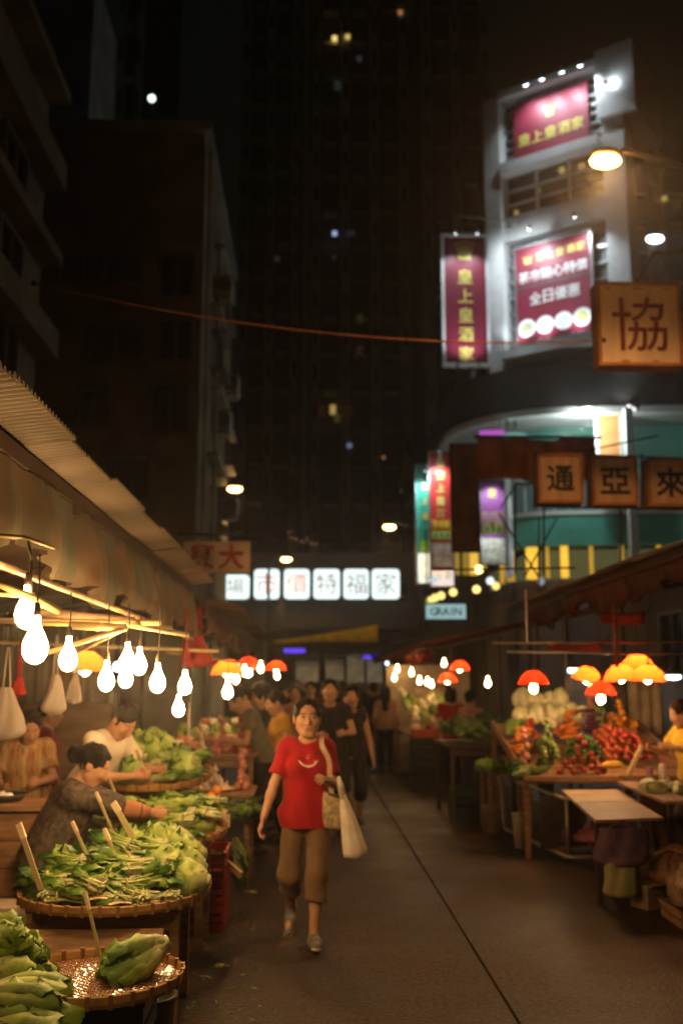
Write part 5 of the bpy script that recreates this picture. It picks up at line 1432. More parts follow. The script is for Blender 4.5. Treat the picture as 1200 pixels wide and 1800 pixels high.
# sacks bottom right
M_sack = mat('net_sack', (.24, .11, .045), rough=.7, var=.55, scale=16, bump=.8, bscale=30)
M_plas = mat('wrinkled_clear_wrap', (.28, .17, .11), rough=.25, var=.5, scale=14, bump=1.0, bscale=22, spec=.7)
def sack(label, c, r, m, seed, rz=0):
    t = thing('sack', label, 'sack', c, rz)
    rr = random.Random(seed); ph = [rr.uniform(0, 6) for _ in range(8)]
    def fn(u, v):
        a = 2 * PI * u; th = PI * v
        k = 1 + .10 * math.sin(3 * a + ph[0]) * math.sin(th) + .07 * math.sin(5 * a + ph[1] + 3 * th) + .05 * math.sin(9 * a + ph[2]) * math.sin(2 * th + ph[3]) + .03 * math.sin(17 * th + 8 * a + ph[4])
        z = -math.cos(th); z = max(z, -.72)
        return Vector((r[0] * k * math.sin(th) ** .75 * math.cos(a), r[1] * k * math.sin(th) ** .75 * math.sin(a), r[2] * (z * k * (.92) + .68)))
    MB().surf(fn, 40, 22).build('sack_body', m, t, smooth=True)
    MB().tube([(r[0] * .9, 0, r[2] * .8), (r[0] * 1.12, .02, r[2] * .95), (r[0] * 1.3, .03, r[2] * .9)], [.03, .018, .04], 8).build('tied_neck', m, t, smooth=True)
    return t
sack('brown net sack slumped in front, upper one at the right edge', (3.00, 8.05, .16), (.40, .30, .15), M_sack, 1)
sack('clear wrapped sack at the bottom right edge', (2.84, 7.45, .13), (.27, .24, .17), M_plas, 2, 1)
sack('dark sack behind the brown net sack', (3.35, 7.75, .16), (.34, .3, .26), M_sack, 3, 2)
M_twig = mat('dried_roots', (.26, .12, .045), rough=.65, var=.4, scale=8)
for k in range(18):
    t = thing('dried_root', 'bent dried root lying over the brown net sack', 'root', (2.78 + .03 * k, 7.85 + .012 * k, .42 + .02 * math.sin(k)), 0, 'dried roots on the brown sack')
    a = RN.uniform(-.5, .5); L = RN.uniform(.14, .26)
    MB().tube([(-L * math.cos(a), -L * math.sin(a), -.10), (-L * .4, 0, 0), (0, .01, .015 + .02 * RN.random()), (L * .6 * math.cos(a), L * .5 * math.sin(a), -.02), (L * math.cos(a), L * math.sin(a), -.09)], [.006, .017, .021, .016, .006], 7).build('root', M_twig, t, smooth=True)
crate('dark crate under the brown net sack', (3.02, 8.05, 0), (.62, .5, .155), M_blk, rows=2)
crate('low crate under the clear wrapped sack', (2.86, 7.45, 0), (.5, .42, .125), M_wood, rows=2)
t = thing('carton', 'crushed brown carton at the foot of the right sacks', 'box', (2.62, 7.95, 0), .4); MB().box((0, 0, .09), (.2, .2, .18)).build('body', M_ply, t, bevel=.01); MB().box((.0, -.12, .17), (.19, .09, .006), Matrix.Rotation(-.5, 3, 'X')).build('flap', M_ply, t)
# next stall down the right side: dark greens over dark crates
table('stall_table', 'dark table of leafy greens in the middle of the right row', (2.15, 13.2, 0), (.85, 1.5, .92), mat('dark_wood', (.05, .03, .02), rough=.7), planks=4)
for i in range(34):
    head('leafy_green', 'dark green bunch heaped on the dark table of the right row', 'greens', (1.84 + .1 * (i % 6) + .03 * RN.random(), 12.55 + .22 * (i // 6), .98 + .10 * RN.random()), (i, rad(RN.uniform(-60, -10)), rad(RN.uniform(0, 360))), KEY_D if i % 3 else KEY_C, [(6, .015, .15, .9, 0), (6, .03, .3, 1.05, .4)], 'dark green bunches on the right row', seed=700 + i)
crate('dark crate below the leafy greens table', (2.0, 12.75, 0), (.45, .45, .4), M_gcr, rows=4)
table('stall_table', 'small table between the leafy greens and the display stand', (2.30, 11.9, 0), (.55, .6, .76), M_wood)
for i in range(5): head('leafy_green', 'yellow green leaf bunch drooping off the small right table', 'greens', (2.08 + .05 * i, 11.62, .80), (i, rad(20), rad(180 + 20 * i)), KEY_L, [(6, .015, .2, .9, 0)], 'yellow green bunches on the small right table', seed=740 + i)
heap('red_pepper', 'red pepper on the small right table', 'pepper', 'red peppers on the small right table', (2.36, 11.8, .80), (.2, .2), 8, .05, [('fruit', V_PE), ('stem', V_CUE)])
t = thing('plastic_bucket', 'pinkish tub standing under the small right table', 'bucket', (2.12, 11.75, 0)); MB().lathe([(.11, 0), (.14, .30), (.15, .31), (.135, .31), (.105, .01)], 18).build('tub', mat('pink_tub', (.32, .20, .17), rough=.5), t, smooth=True); MB().tube([(-.14, 0, .29), (-.1, .0, .22), (.1, 0, .22), (.14, 0, .29)], .006, 6).build('handle', M_steel, t)
t = thing('plastic_bucket', 'pale narrow tub by the left leg of the right display stand', 'bucket', (2.2, 10.7, 0)); MB().lathe([(.05, 0), (.07, .34), (.075, .35), (.065, .35)], 14).build('tub', M_foam, t, smooth=True); MB().lathe([(.077, .32), (.077, .34)], 14).build('band', M_steel, t)
# bright far right stall
table('stall_table', 'bright stall table far down the right row', (2.12, 17.6, 0), (1.0, 2.4, .85), M_wood)
MB_ = MB()
for i in range(36):
    x = 1.74 + .12 * (i % 7); y = 16.5 + .3 * (i // 7); z = .9 + .22 * (i // 7) * .4
    c = i % 4
    if c == 0: item('cauliflower', 'white cauliflower on the bright far right table', 'cauliflower', (x, y, z), 'cauliflowers on the bright far right table', [('curd', V_CF[0])], sc=1.1)
    elif c == 1: head('lettuce', 'lettuce on the bright far right table', 'lettuce', (x, y, z + .05), (i, -.9, i), KEY_L, [(6, .03, .12, 1.0, .4)], 'lettuces on the bright far right table', [('root_end', RE_M)], seed=800 + i)
    elif c == 2: item('tomato', 'tomato on the bright far right table', 'tomato', (x, y, z), 'tomatoes on the bright far right table', TOMS(), sc=1.7)
    else: head('pale_cabbage', 'pale cabbage on the bright far right table', 'cabbage', (x, y, z + .05), (i, -1, i), KEY_W, [(5, .03, .05, 1.0, .4)], 'pale cabbages on the bright far right table', [('root_end', RE_M)], seed=800 + i)
crate('dark crate below the front of the bright far right table', (1.95, 16.25, .0), (.6, .3, .80), M_blk, rows=6)
crate('shallow orange red crate at the front of the bright far right table', (1.95, 16.25, .81), (.56, .3, .12), mat('orange_plastic', (.55, .10, .02), rough=.4), rows=2)
t = thing('back_panel', 'pale panel behind the bright far right table', 'panel', (2.3, 19.3, 0)); MB().box((0, 0, 1.0), (1.6, .04, 2.0)).build('board', mat('cream_board', (.45, .36, .25), rough=.6), t); MB().box((0, -.03, 1.3), (.5, .02, .5)).build('poster', M_slatt, t); MB().box((-.6, .05, 1.0), (.06, .06, 2.0)).build('post', M_wood, t); MB().box((.6, .05, 1.0), (.06, .06, 2.0)).build('post', M_wood, t)
# frame poles over the right stall
M_rpole = mat('red_pole', (.35, .06, .05), rough=.5, var=.2)
t = thing('lamp_gantry', 'thin pole frame carrying the red lamps over the right stall', 'frame', (3.0, 9.2, 0))
z1_ = at(1080, 1146, 9.2).z
MB().tube([(at(890, 1146, 9.2).x - 3, 0, z1_), (1.4, 0, z1_ - .03)], .012, 8).build('cross_pole', M_tube, t, smooth=True)
MB().tube([(at(1080, 1100, 9.2).x - 3, 0, at(0, 1060, 9.2).z), (at(1080, 1100, 9.2).x - 3, 0, at(0, 1172, 9.2).z)], .02, 8).build('upright', M_rpole, t, smooth=True)
MB().tube([(.12, 2.9, 0), (.12, 2.9, 2.75)], .02, 8).build('upright', M_tube, t, smooth=True)
MB().tube([(-1.2, .6, z1_ + .1), (1.4, .6, z1_ + .12)], .012, 8).build('cross_pole', M_tube, t, smooth=True)
MB().tube([(-.85, .6, z1_ + .1), (-.85, .6, 2.6)], .012, 8).build('hanger', M_tube, t); MB().tube([(.9, 0, z1_), (.9, 0, 2.6)], .012, 8).build('hanger', M_tube, t)
for k, (px, py, w, h, Y, lab) in enumerate(((1092, 1088, .42, .12, 9.6, 'orange red cloth scrap caught on the right stall poles'), (1010, 1140, .5, .08, 9.7, 'dull red cloth strip along the right stall pole'))):
    c = at(px, py, Y); t = thing('cloth_scrap', lab, 'cloth', c)
    MB().surf(lambda u, v: Vector(((u - .5) * w, .04 * math.sin(5 * u), (v - .5) * h + .1 * h * math.sin(7 * u) + .12 * u * h)), 14, 3).build('cloth', M_redt, t, smooth=True, solid=.006); MB().tube([(-w / 2, 0, 0), (-w / 2 - .1, 0, .12)], .005, 5).tube([(w / 2, 0, .02), (w / 2 + .1, 0, .14)], .005, 5).build('string', M_cord, t)
c = at(1135, 1245, 11.8)
t = thing('hanging_sheet', 'beige sheet hanging behind the right display stand', 'cloth', c); MB().surf(lambda u, v: Vector(((u - .5) * .42, .02 * math.sin(20 * u), (v - .5) * .62)), 20, 4).build('cloth', mat('beige_sheet', (.34, .26, .18), rough=.8), t, smooth=True, solid=.005); MB().tube([(-.25, 0, .31), (.25, 0, .31)], .01, 6).build('rod', M_tube, t)
MB().tube([(-.25, 0, .31), (-.25, 0, 1.1)], .004, 5).tube([(.25, 0, .31), (.25, 0, 1.1)], .004, 5).build('string', M_cord, t)
for k in range(2):
    c = at((1178, 1015)[k], (1235, 1215)[k], (13, 14)[k])
    t = thing('cold_lit_panel', ('pale bluish lit panel behind the yellow shirted vendor', 'pale blue lit panel under the cold lamp of the right stall')[k], 'panel', (c.x, c.y, 0)); MB().box((0, 0, c.z), ((.55, .28)[k], .04, (.75, .6)[k])).build('board', mat('pale_blue_board', (.45, .5, .55), rough=.6), t); MB().box((0, .04, c.z / 2 + .2), (.05, .03, c.z + .4)).build('post', M_steel, t)
# pale blue shop sign under the podium banners
c = at(748, 1088, 24); d = at(818, 1062, 24)
t = sign('shop_sign', 'small pale blue lit sign below the row of yellow lights', 'sign', c, 0, d.x - c.x, d.z - c.z, glow('pale_blue_lit', (.5, .80, .80), .6), .12, M_dark, .04)
write('GRAIN', t, mat('blue_grey_letters', (.12, .25, .28), rough=.6), [((d.x - c.x) * (.2 + .15 * i), (d.z - c.z) * .5) for i in range(5)], (d.z - c.z) * .75, bold=.01, y=-.012)
MB().tube([(.05, .1, (d.z - c.z)), (.05, .1, 2.2)], .02, 6).tube([(.9, .1, (d.z - c.z)), (.9, .1, 2.2)], .02, 6).build('hanger', M_dark, t)
# litter on the street
for k in range(8):
    px, py = ((438, 870 + 700), (945, 1492), (1110, 1578), (395, 1700), (410, 1740), (380, 1765), (360, 1720), (430, 1716))[k]
    p = on_ground(px, py)
    t = thing('leaf_litter', ('pale scrap of leaf on the wet ground near the crates', 'pale paper scrap on the street before the tube rack', 'torn paper scrap near the right sacks', 'trodden leaf on the wet ground beside the nearest tray', 'second trodden leaf beside the nearest tray', 'leaf scrap close to the bottom edge of the picture', 'small curled leaf by the black crate', 'yellow leaf on the damp patch left of the walking woman')[k], 'litter', p + Vector((0, 0, .004)), k)
    meshobj('leaf_blade', (KEY_L + KEY_C)[k % 8], t, (0, 0, .012), (0, .1, 0), .35); MB().tube([(0, 0, .006), (-.03, .005, .006)], .003, 5).build('leaf_stem', M_stalk, t)
lt = MB(); rr_ = random.Random(3)
for k in range(90):
    px, py = rr_.uniform(325, 460), rr_.uniform(1600, 1800)
    p = on_ground(px, py); a = rr_.uniform(0, 6.28); q = rr_.uniform(.008, .028)
    v0 = Vector((math.cos(a), math.sin(a), 0)); v1 = Vector((-v0.y, v0.x, 0))
    lt.add([p + v0 * q + Vector((0, 0, .004)), p + v1 * q * .4 + Vector((0, 0, .009)), p - v0 * q + Vector((0, 0, .004)), p - v1 * q * .4 + Vector((0, 0, .006))], [(0, 1, 2, 3)], [.3, .6, .9, .5])
tag(lt.build('leaf_scraps', M_leaf), kind='stuff')
# overhead cable across the street
pts = []
A = at(60, 498, 9.5); B = at(1060, 598, 11)
for i in range(25):
    u = i / 24; p = A.lerp(B, u); p.z -= .55 * 4 * u * (1 - u) * .42; pts.append(p - A)
t = thing('overhead_cable', 'thin rusty cable sagging across the street above the stalls', 'cable', A)
MB().tube(pts, .010, 6).build('strand', mat('rusty_cable', (.40, .14, .05), rough=.6), t, smooth=True); MB().ball(pts[0], .03, 8, 5).ball(pts[-1], .03, 8, 5).build('clamp', M_dark, t)
# ================================================================ PEOPLE (smooth implicit bodies turned into meshes)
def V(*a): return np.array(a, dtype=float)
def sdf(prims, h, cuts=(), noise=None):
    """union of round cones ('c', a, b, ra, rb, k, squash) and ellipsoids ('e', c, radii, R, k); negative k subtracts"""
    los, his = [], []
    for p in prims:
        if p[0] == 'c': r = max(p[3], p[4]) * 1.6; los.append(np.minimum(p[1], p[2]) - r); his.append(np.maximum(p[1], p[2]) + r)
        elif p[0] == 'e': r = max(p[2]); los.append(p[1] - r); his.append(p[1] + r)
    lo = np.min(los, 0) - 2.5 * h; hi = np.max(his, 0) + 2.5 * h
    n = np.ceil((hi - lo) / h).astype(int) + 1
    D = np.full(n, .08, dtype=np.float32)
    ax = [lo[i] + h * np.arange(n[i]) for i in range(3)]
    for p in prims:
        k = abs(p[5] if p[0] == 'c' else p[4]); neg = (p[5] if p[0] == 'c' else p[4]) < 0
        m = k + 3 * h + .012
        if p[0] == 'c': r = max(p[3], p[4]) * (max(1, p[6][1]) if p[6] is not None else 1); a = np.minimum(p[1], p[2]) - r - m; b = np.maximum(p[1], p[2]) + r + m
        else: r = max(p[2]); a = p[1] - r - m; b = p[1] + r + m
        i0 = np.clip(np.floor((a - lo) / h).astype(int), 0, n - 1); i1 = np.clip(np.ceil((b - lo) / h).astype(int) + 1, 1, n)
        if np.any(i1 <= i0): continue
        X, Y, Z = np.meshgrid(ax[0][i0[0]:i1[0]], ax[1][i0[1]:i1[1]], ax[2][i0[2]:i1[2]], indexing='ij')
        if p[0] == 'c':
            _, A, B, ra, rb, _, sq = p[:7]
            qx, qy, qz = X - A[0], Y - A[1], Z - A[2]; ab = B - A
            if sq is not None:
                nv, f = sq; dt = (qx * nv[0] + qy * nv[1] + qz * nv[2]) * (1 / f - 1)
                qx = qx + nv[0] * dt; qy = qy + nv[1] * dt; qz = qz + nv[2] * dt
                da = ab @ nv * (1 / f - 1); ab = ab + nv * da
            L2 = max(1e-9, ab @ ab)
            tr = (qx * ab[0] + qy * ab[1] + qz * ab[2]) / L2; t = np.clip(tr, 0, 1)
            d = np.sqrt((qx - t * ab[0]) ** 2 + (qy - t * ab[1]) ** 2 + (qz - t * ab[2]) ** 2) - (ra + (rb - ra) * t)
            if len(p) > 7 and p[7]: d = np.maximum(d, (tr - 1) * math.sqrt(L2))           # cut flat at the far end
        else:
            _, C, R3, Rm, _ = p[:5]
            q = np.stack([X - C[0], Y - C[1], Z - C[2]], -1)
            if Rm is not None: q = q @ Rm
            q0 = q / np.array(R3); k0 = np.sqrt((q0 ** 2).sum(-1)); k1 = np.sqrt(((q0 / np.array(R3)) ** 2).sum(-1)) + 1e-9
            d = k0 * (k0 - 1) / k1
        sub = D[i0[0]:i1[0], i0[1]:i1[1], i0[2]:i1[2]]
        if neg:
            e = -d; hh = np.maximum(k - np.abs(sub - e), 0) / k; sub[...] = np.maximum(sub, e) + hh * hh * k / 4
        else:
            hh = np.maximum(k - np.abs(sub - d), 0) / k; sub[...] = np.minimum(sub, d) - hh * hh * k / 4
    if noise is not None or cuts:
        X, Y, Z = np.meshgrid(*ax, indexing='ij')
        if noise is not None: D += noise(X, Y, Z).astype(np.float32)
        for (o, nn) in cuts: D = np.maximum(D, ((X - o[0]) * nn[0] + (Y - o[1]) * nn[1] + (Z - o[2]) * nn[2]).astype(np.float32))
    D[0] = D[-1] = .05; D[:, 0] = D[:, -1] = .05; D[:, :, 0] = D[:, :, -1] = .05
    ins = D < 0
    sl = lambda dx, dy, dz: (slice(dx, D.shape[0] - 1 + dx), slice(dy, D.shape[1] - 1 + dy), slice(dz, D.shape[2] - 1 + dz))
    cs = [(a, b, c) for a in (0, 1) for b in (0, 1) for c in (0, 1)]
    cnt = sum(ins[sl(*c)].astype(np.int8) for c in cs)
    act = (cnt > 0) & (cnt < 8)
    I = np.argwhere(act)
    if len(I) == 0: return np.zeros((0, 3)), np.zeros((0, 4), int)
    idx = np.full(act.shape, -1, dtype=np.int64); idx[act] = np.arange(len(I))
    vals = {c: D[I[:, 0] + c[0], I[:, 1] + c[1], I[:, 2] + c[2]] for c in cs}
    acc = np.zeros((len(I), 3)); w = np.zeros(len(I))
    for c in cs:
        for axis in range(3):
            if c[axis] == 1: continue
            c2 = list(c); c2[axis] = 1; c2 = tuple(c2)
            a, b = vals[c], vals[c2]; m = (a < 0) != (b < 0)
            t = np.where(m, a / np.where(m, a - b, 1), 0)
            pt = np.tile(np.array(c, float), (len(I), 1)); pt[:, axis] += t
            acc += pt * m[:, None]; w += m
    P_ = lo + h * (I + acc / w[:, None])
    Q = []
    for axis in range(3):
        a1, a2 = (axis + 1) % 3, (axis + 2) % 3
        s0 = [slice(1, -1)] * 3; s1 = [slice(1, -1)] * 3
        s0[axis] = slice(0, D.shape[axis] - 1); s1[axis] = slice(1, D.shape[axis])
        A, B = ins[tuple(s0)], ins[tuple(s1)]
        E = np.argwhere(A != B)
        if len(E) == 0: continue
        flip = A[E[:, 0], E[:, 1], E[:, 2]]
        base = E + 1; base[:, axis] -= 1
        def g_(d1, d2):
            q = base.copy(); q[:, a1] -= d1; q[:, a2] -= d2
            return idx[q[:, 0], q[:, 1], q[:, 2]]
        qd = np.stack([g_(1, 1), g_(0, 1), g_(0, 0), g_(1, 0)], 1)
        qd[~flip] = qd[~flip][:, ::-1]
        Q.append(qd)
    return P_, np.concatenate(Q)
def np_mesh(name, P_, Q, m, colors=None):
    me = bpy.data.meshes.new(name)
    me.vertices.add(len(P_)); me.vertices.foreach_set('co', P_.astype(np.float32).ravel())
    me.loops.add(len(Q) * 4); me.loops.foreach_set('vertex_index', Q.astype(np.int32).ravel())
    me.polygons.add(len(Q)); me.polygons.foreach_set('loop_start', np.arange(len(Q), dtype=np.int32) * 4)
    me.polygons.foreach_set('use_smooth', np.ones(len(Q), dtype=bool))
    me.update(calc_edges=True); me.validate()
    me.materials.append(m)
    if colors is not None:
        ca = me.color_attributes.new('tint', 'FLOAT_COLOR', 'POINT'); ca.data.foreach_set('color', colors.astype(np.float32).ravel())
    return me
def sdfobj(name, prims, h, m, parent, cuts=(), noise=None, colorfn=None, label=None):
    P_, Q = sdf(prims, h, cuts, noise)
    me = np_mesh(name, P_, Q, m, colorfn(P_) if colorfn else None)
    o = bpy.data.objects.new(name, me); COL.objects.link(o); o.parent = parent
    if label: o['label'] = label
    return o
def ik(a, b, l1, l2, pole):
    d = b - a; L = np.linalg.norm(d); mx = (l1 + l2) * .999
    if L > mx: b = a + d / L * mx; d = b - a; L = mx
    x = (l1 * l1 - l2 * l2 + L * L) / (2 * L); hgt = math.sqrt(max(0, l1 * l1 - x * x))
    u = d / L; p = pole - u * (pole @ u); p = p / (np.linalg.norm(p) + 1e-9)
    return a + u * x + p * hgt, b
def rotm(rx=0, ry=0, rz=0): return np.array(Euler((rx, ry, rz)).to_matrix())

def skin_mat(name, col):
    if name in MATS: return MATS[name]
    m = mat(name, col, rough=.5, var=.08, scale=9, spec=.4)
    N = m.node_tree.nodes; L = m.node_tree.links; b = N['Principled BSDF']
    src = b.inputs['Base Color'].links[0].from_socket
    a = N.new('ShaderNodeVertexColor'); a.layer_name = 'tint'
    x = N.new('ShaderNodeMix'); x.data_type = 'RGBA'; x.blend_type = 'MULTIPLY'; x.inputs['Factor'].default_value = 1
    L.new(src, x.inputs['A']); L.new(a.outputs['Color'], x.inputs['B']); L.new(x.outputs['Result'], b.inputs['Base Color'])
    b.inputs['Subsurface Weight'].default_value = 0.0
    return m
SKIN = skin_mat('skin', (.46, .25, .15))
M_hair = mat('black_hair', (.010, .008, .007), rough=.62, var=.4, scale=40, stretch=(1, 1, .15), bump=.4, bscale=120, spec=.10)
M_eye = mat('eye_white', (.34, .27, .22), rough=.4); M_iris = mat('iris', (.02, .012, .01), rough=.2)
M_shoe = mat('grey_shoe', (.16, .14, .13), rough=.6, var=.3, scale=20); M_sole = mat('pale_sole', (.48, .44, .38), rough=.6)
M_bshoe = mat('black_shoe', (.02, .018, .016), rough=.5); M_bsole = mat('dark_sole', (.05, .045, .04), rough=.7)
def cloth(name, c, **k): return mat('cloth_' + name, c, rough=.85, var=k.pop('var', .15), scale=k.pop('scale', 10), bump=.15, bscale=90, spec=.2, sheen=.1, **k)

def person(label, loc, face, top, bottom, H=1.6, female=True, hips=None, lean=0.0, twist=0.0, head=(0, 0), hands=None, feet=None, sleeve=.6, leg=1.0, hair='short', shoes=(None, None),
           h=.010, skin=SKIN, group=None, hem=None, fold=1.0, elbow=None, neck=.0, build=1.0, detail=False, palm=None, toes=None, baggy=.0, extra_skirt=0.0, HS=1.10):
    """face = heading in degrees, 0 looks toward the camera (-Y), 90 toward +X. Local frame: front -Y, the person's right hand at -X.
    hips: pelvis position; hands: wrist targets (R, L); feet: ankle positions (R, L); head: (nod, turn) in degrees"""
    root = thing('person', label, 'person', loc, rad(face), group)
    s = H / 1.6
    pel = V(0, 0, .86 * s) if hips is None else V(*hips) * s
    RL = rotm(rad(lean), 0, 0) @ rotm(0, 0, rad(twist))
    def up(x, y, z): return pel + RL @ (V(x, y, z) * s)       # upper-body point from pelvis-relative coordinates
    sw = (.148 if female else .172) * (.5 + .5 * build); b = build
    hipR, hipL = pel + V(-.082, 0, -.03) * s, pel + V(.082, 0, -.03) * s
    chest, nk, hc = up(0, 0, .30), up(0, .012, .475), None
    shR, shL = up(-sw, .005, .425), up(sw, .005, .425)
    RH = RL @ rotm(rad(head[0]), 0, rad(head[1]))
    hc = nk + RL @ V(0, -.005, .03) * s + RH @ (V(0, -.02, .115) * s * (.4 + .6 * HS))
    def hd(x, y, z): return hc + RH @ (V(x, y, z) * s * HS)
    s0 = s
    HR = hands[0] if hands else (-.22, -.06, .78); HL = hands[1] if hands else (.22, -.06, .78)
    FR = feet[0] if feet else (-.09, .02, .07); FL = feet[1] if feet else (.09, .02, .07)
    HR, HL, FR, FL = [V(*q) * s for q in (HR, HL, FR, FL)]
    ep = elbow or ((-.5, .9, -.2), (.5, .9, -.2))
    eR, HR = ik(shR, HR, .265 * s, .235 * s, V(*ep[0])); eL, HL = ik(shL, HL, .265 * s, .235 * s, V(*ep[1]))
    kR, FR = ik(hipR, FR, .40 * s, .385 * s, V(-.12, -1, 0)); kL, FL = ik(hipL, FL, .40 * s, .385 * s, V(.12, -1, 0))
    X1 = RL @ V(1, 0, 0)
    def torso(g):
        t = [('c', pel + V(-.07, 0, -.02) * s, pel + V(.07, 0, -.02) * s, .098 * s * b + g, .098 * s * b + g, .05, None),
             ('c', up(0, 0, .05), up(0, -.002, .20), .105 * s * b + g, .098 * s * b + g, .06, (X1, 1.28)),
             ('c', up(0, 0, .20), up(0, -.004, .36), .098 * s * b + g, .100 * s * b + g, .06, (X1, 1.38)),
             ('c', shR * .9 + up(0, 0, .42) * .1, shL * .9 + up(0, 0, .42) * .1, .054 * s + g, .054 * s + g, .06, None)]
        if female: t += [('e', up(-.066, -.082, .30), tuple(np.array((.054, .044, .054)) * s + g), None, .05), ('e', up(.066, -.082, .30), tuple(np.array((.054, .044, .054)) * s + g), None, .05)]
        return t
    # ---- body: skin surface, one mesh
    B = torso(0) + [('c', up(0, .012, .40), nk + RL @ V(0, -.008, .05) * s, .058 * s, .046 * s, .04, None)]
    for (A, E, Wp) in ((shR, eR, HR), (shL, eL, HL)):
        B += [('c', A, E, .046 * s * b, .036 * s * b, .025, None), ('c', E, E + (Wp - E) * .35, .036 * s * b, .037 * s * b, .02, None), ('c', E + (Wp - E) * .3, Wp, .037 * s * b, .025 * s, .02, None)]
    for (A, K_, F) in ((hipR, kR, FR), (hipL, kL, FL)):
        cal = K_ + (F - K_) * .3 + V(0, .018, 0) * s
        B += [('c', A, K_, .082 * s * b, .052 * s, .04, None), ('c', K_, F, .048 * s, .034 * s, .03, None), ('c', cal, cal + (F - K_) * .22, .042 * s, .034 * s, .03, None)]
    # head
    B += [('e', hd(0, .022, .018), (.074 * s * HS, .090 * s * HS, .088 * s * HS), RH, .02), ('e', hd(0, -.028, -.030), ((.064 if female else .060) * s * HS, .060 * s * HS, .078 * s * HS), RH, .03),
          ('c', hd(-.012, -.055, -.092), hd(.012, -.055, -.092), .020 * s * HS, .020 * s * HS, .035, None), ('c', hd(-.045, -.005, -.058), hd(-.02, -.05, -.09), .020 * s * HS, .018 * s * HS, .03, None), ('c', hd(.045, -.005, -.058), hd(.02, -.05, -.09), .020 * s * HS, .018 * s * HS, .03, None),
          ('e', hd(-.036, -.062, -.024), (.024 * s * HS, .018 * s * HS, .020 * s * HS), RH, .02), ('e', hd(.036, -.062, -.024), (.024 * s * HS, .018 * s * HS, .020 * s * HS), RH, .02),
          ('c', hd(0, -.082, .008), hd(0, -.100, -.028), .0075 * s * HS, .0115 * s * HS, .014, None), ('c', hd(-.011, -.088, -.031), hd(.011, -.088, -.031), .008 * s * HS, .008 * s * HS, .010, None),
          ('e', hd(-.030, -.088, .006), (.016 * s * HS, .010 * s * HS, .010 * s * HS), RH, -.012), ('e', hd(.030, -.088, .006), (.016 * s * HS, .010 * s * HS, .010 * s * HS), RH, -.012),
          ('c', hd(-.030, -.070, .004), hd(-.029, -.070, .004), .0125 * s * HS, .0125 * s * HS, .006, None), ('c', hd(.030, -.070, .004), hd(.029, -.070, .004), .0125 * s * HS, .0125 * s * HS, .006, None),
          ('c', hd(-.016, -.083, -.058), hd(.016, -.083, -.058), .0055 * s * HS, .0055 * s * HS, .008, None), ('c', hd(-.011, -.083, -.067), hd(.011, -.083, -.067), .0065 * s * HS, .0065 * s * HS, .008, None),
          ('e', hd(-.076, .012, -.012), (.010 * s * HS, .019 * s * HS, .030 * s * HS), RH, .008), ('e', hd(.076, .012, -.012), (.010 * s * HS, .019 * s * HS, .030 * s * HS), RH, .008)]
    # hands: palm, four unequal curled fingers, thumb from the palm's side
    for k, (E, Wp, sd) in enumerate(((eR, HR, -1), (eL, HL, 1))):
        u = (Wp - E) / np.linalg.norm(Wp - E)
        inn = V(-sd, 0, 0) if palm is None else V(*palm[k])
        nrm = inn - u * (inn @ u); nrm = nrm / (np.linalg.norm(nrm) + 1e-9)        # palm normal (toward what it faces)
        side = np.cross(nrm, u) * sd                                            # toward the thumb
        fr = .0085 * s if h < .008 else .0095 * s
        pc = Wp + u * .012 * s; pe = Wp + u * .078 * s
        B += [('c', Wp + u * .005 * s, pe, .024 * s, .030 * s, .015, (nrm, .52))]
        for q, (off, L_) in enumerate(((.027, .068), (.009, .076), (-.009, .070), (-.026, .055))):
            a0 = pe + side * off * s + nrm * .002 * s; c1 = .45 + .12 * q
            m1 = a0 + (u * math.cos(c1 * .5) + nrm * math.sin(c1 * .5)) * L_ * .5 * s; m2 = m1 + (u * math.cos(c1 * 1.5) + nrm * math.sin(c1 * 1.5)) * L_ * .5 * s
            B += [('c', a0 - u * .012 * s, m1, fr, fr * .95, .004, None), ('c', m1, m2, fr * .95, fr * .8, .004, None)]
        t0 = Wp + u * .022 * s + side * .022 * s; t1 = t0 + (u * .75 + side * .6 + nrm * .3) * .036 * s; t2 = t1 + (u * .95 + nrm * .35) * .030 * s
        B += [('c', t0, t1, fr * 1.3, fr * 1.1, .008, None), ('c', t1, t2, fr * 1.1, fr * .85, .004, None)]
    # feet inside the shoes
    toes = toes or ((-.10, -1, 0), (.10, -1, 0))
    TD = []
    for F, td in ((FR, toes[0]), (FL, toes[1])):
        d = V(*td); d = d / np.linalg.norm(d); TD.append(d)
        B += [('c', F + V(0, .01, -.03) * s, F + d * .13 * s + V(0, 0, -.035) * s, .030 * s, .022 * s, .03, None)]
    def tint(P_):
        L_ = (P_ - hc) @ RH / (s * HS)
        c = np.ones((len(P_), 4))
        lips = (((L_[:, 0] / .023) ** 2 + ((L_[:, 2] + .0625) / .0105) ** 2) < 1) & (L_[:, 1] < -.05)
        c[lips, :3] = (.80, .48, .48)
        for sx in (-1, 1):
            br = (np.abs(L_[:, 0] - sx * .031) < .020) & (np.abs(L_[:, 2] - (.026 - .10 * (np.abs(L_[:, 0] - sx * .025)) * .6)) < .0045) & (L_[:, 1] < -.03)
            c[br, :3] = (.34, .30, .28)
            ck = ((L_[:, 0] - sx * .038) ** 2 + (L_[:, 2] + .03) ** 2 < .0004) & (L_[:, 1] < -.03)
            c[ck, :3] = (1.0, .93, .92)
        return c
    sdfobj('body', B, h, skin, root, colorfn=tint)
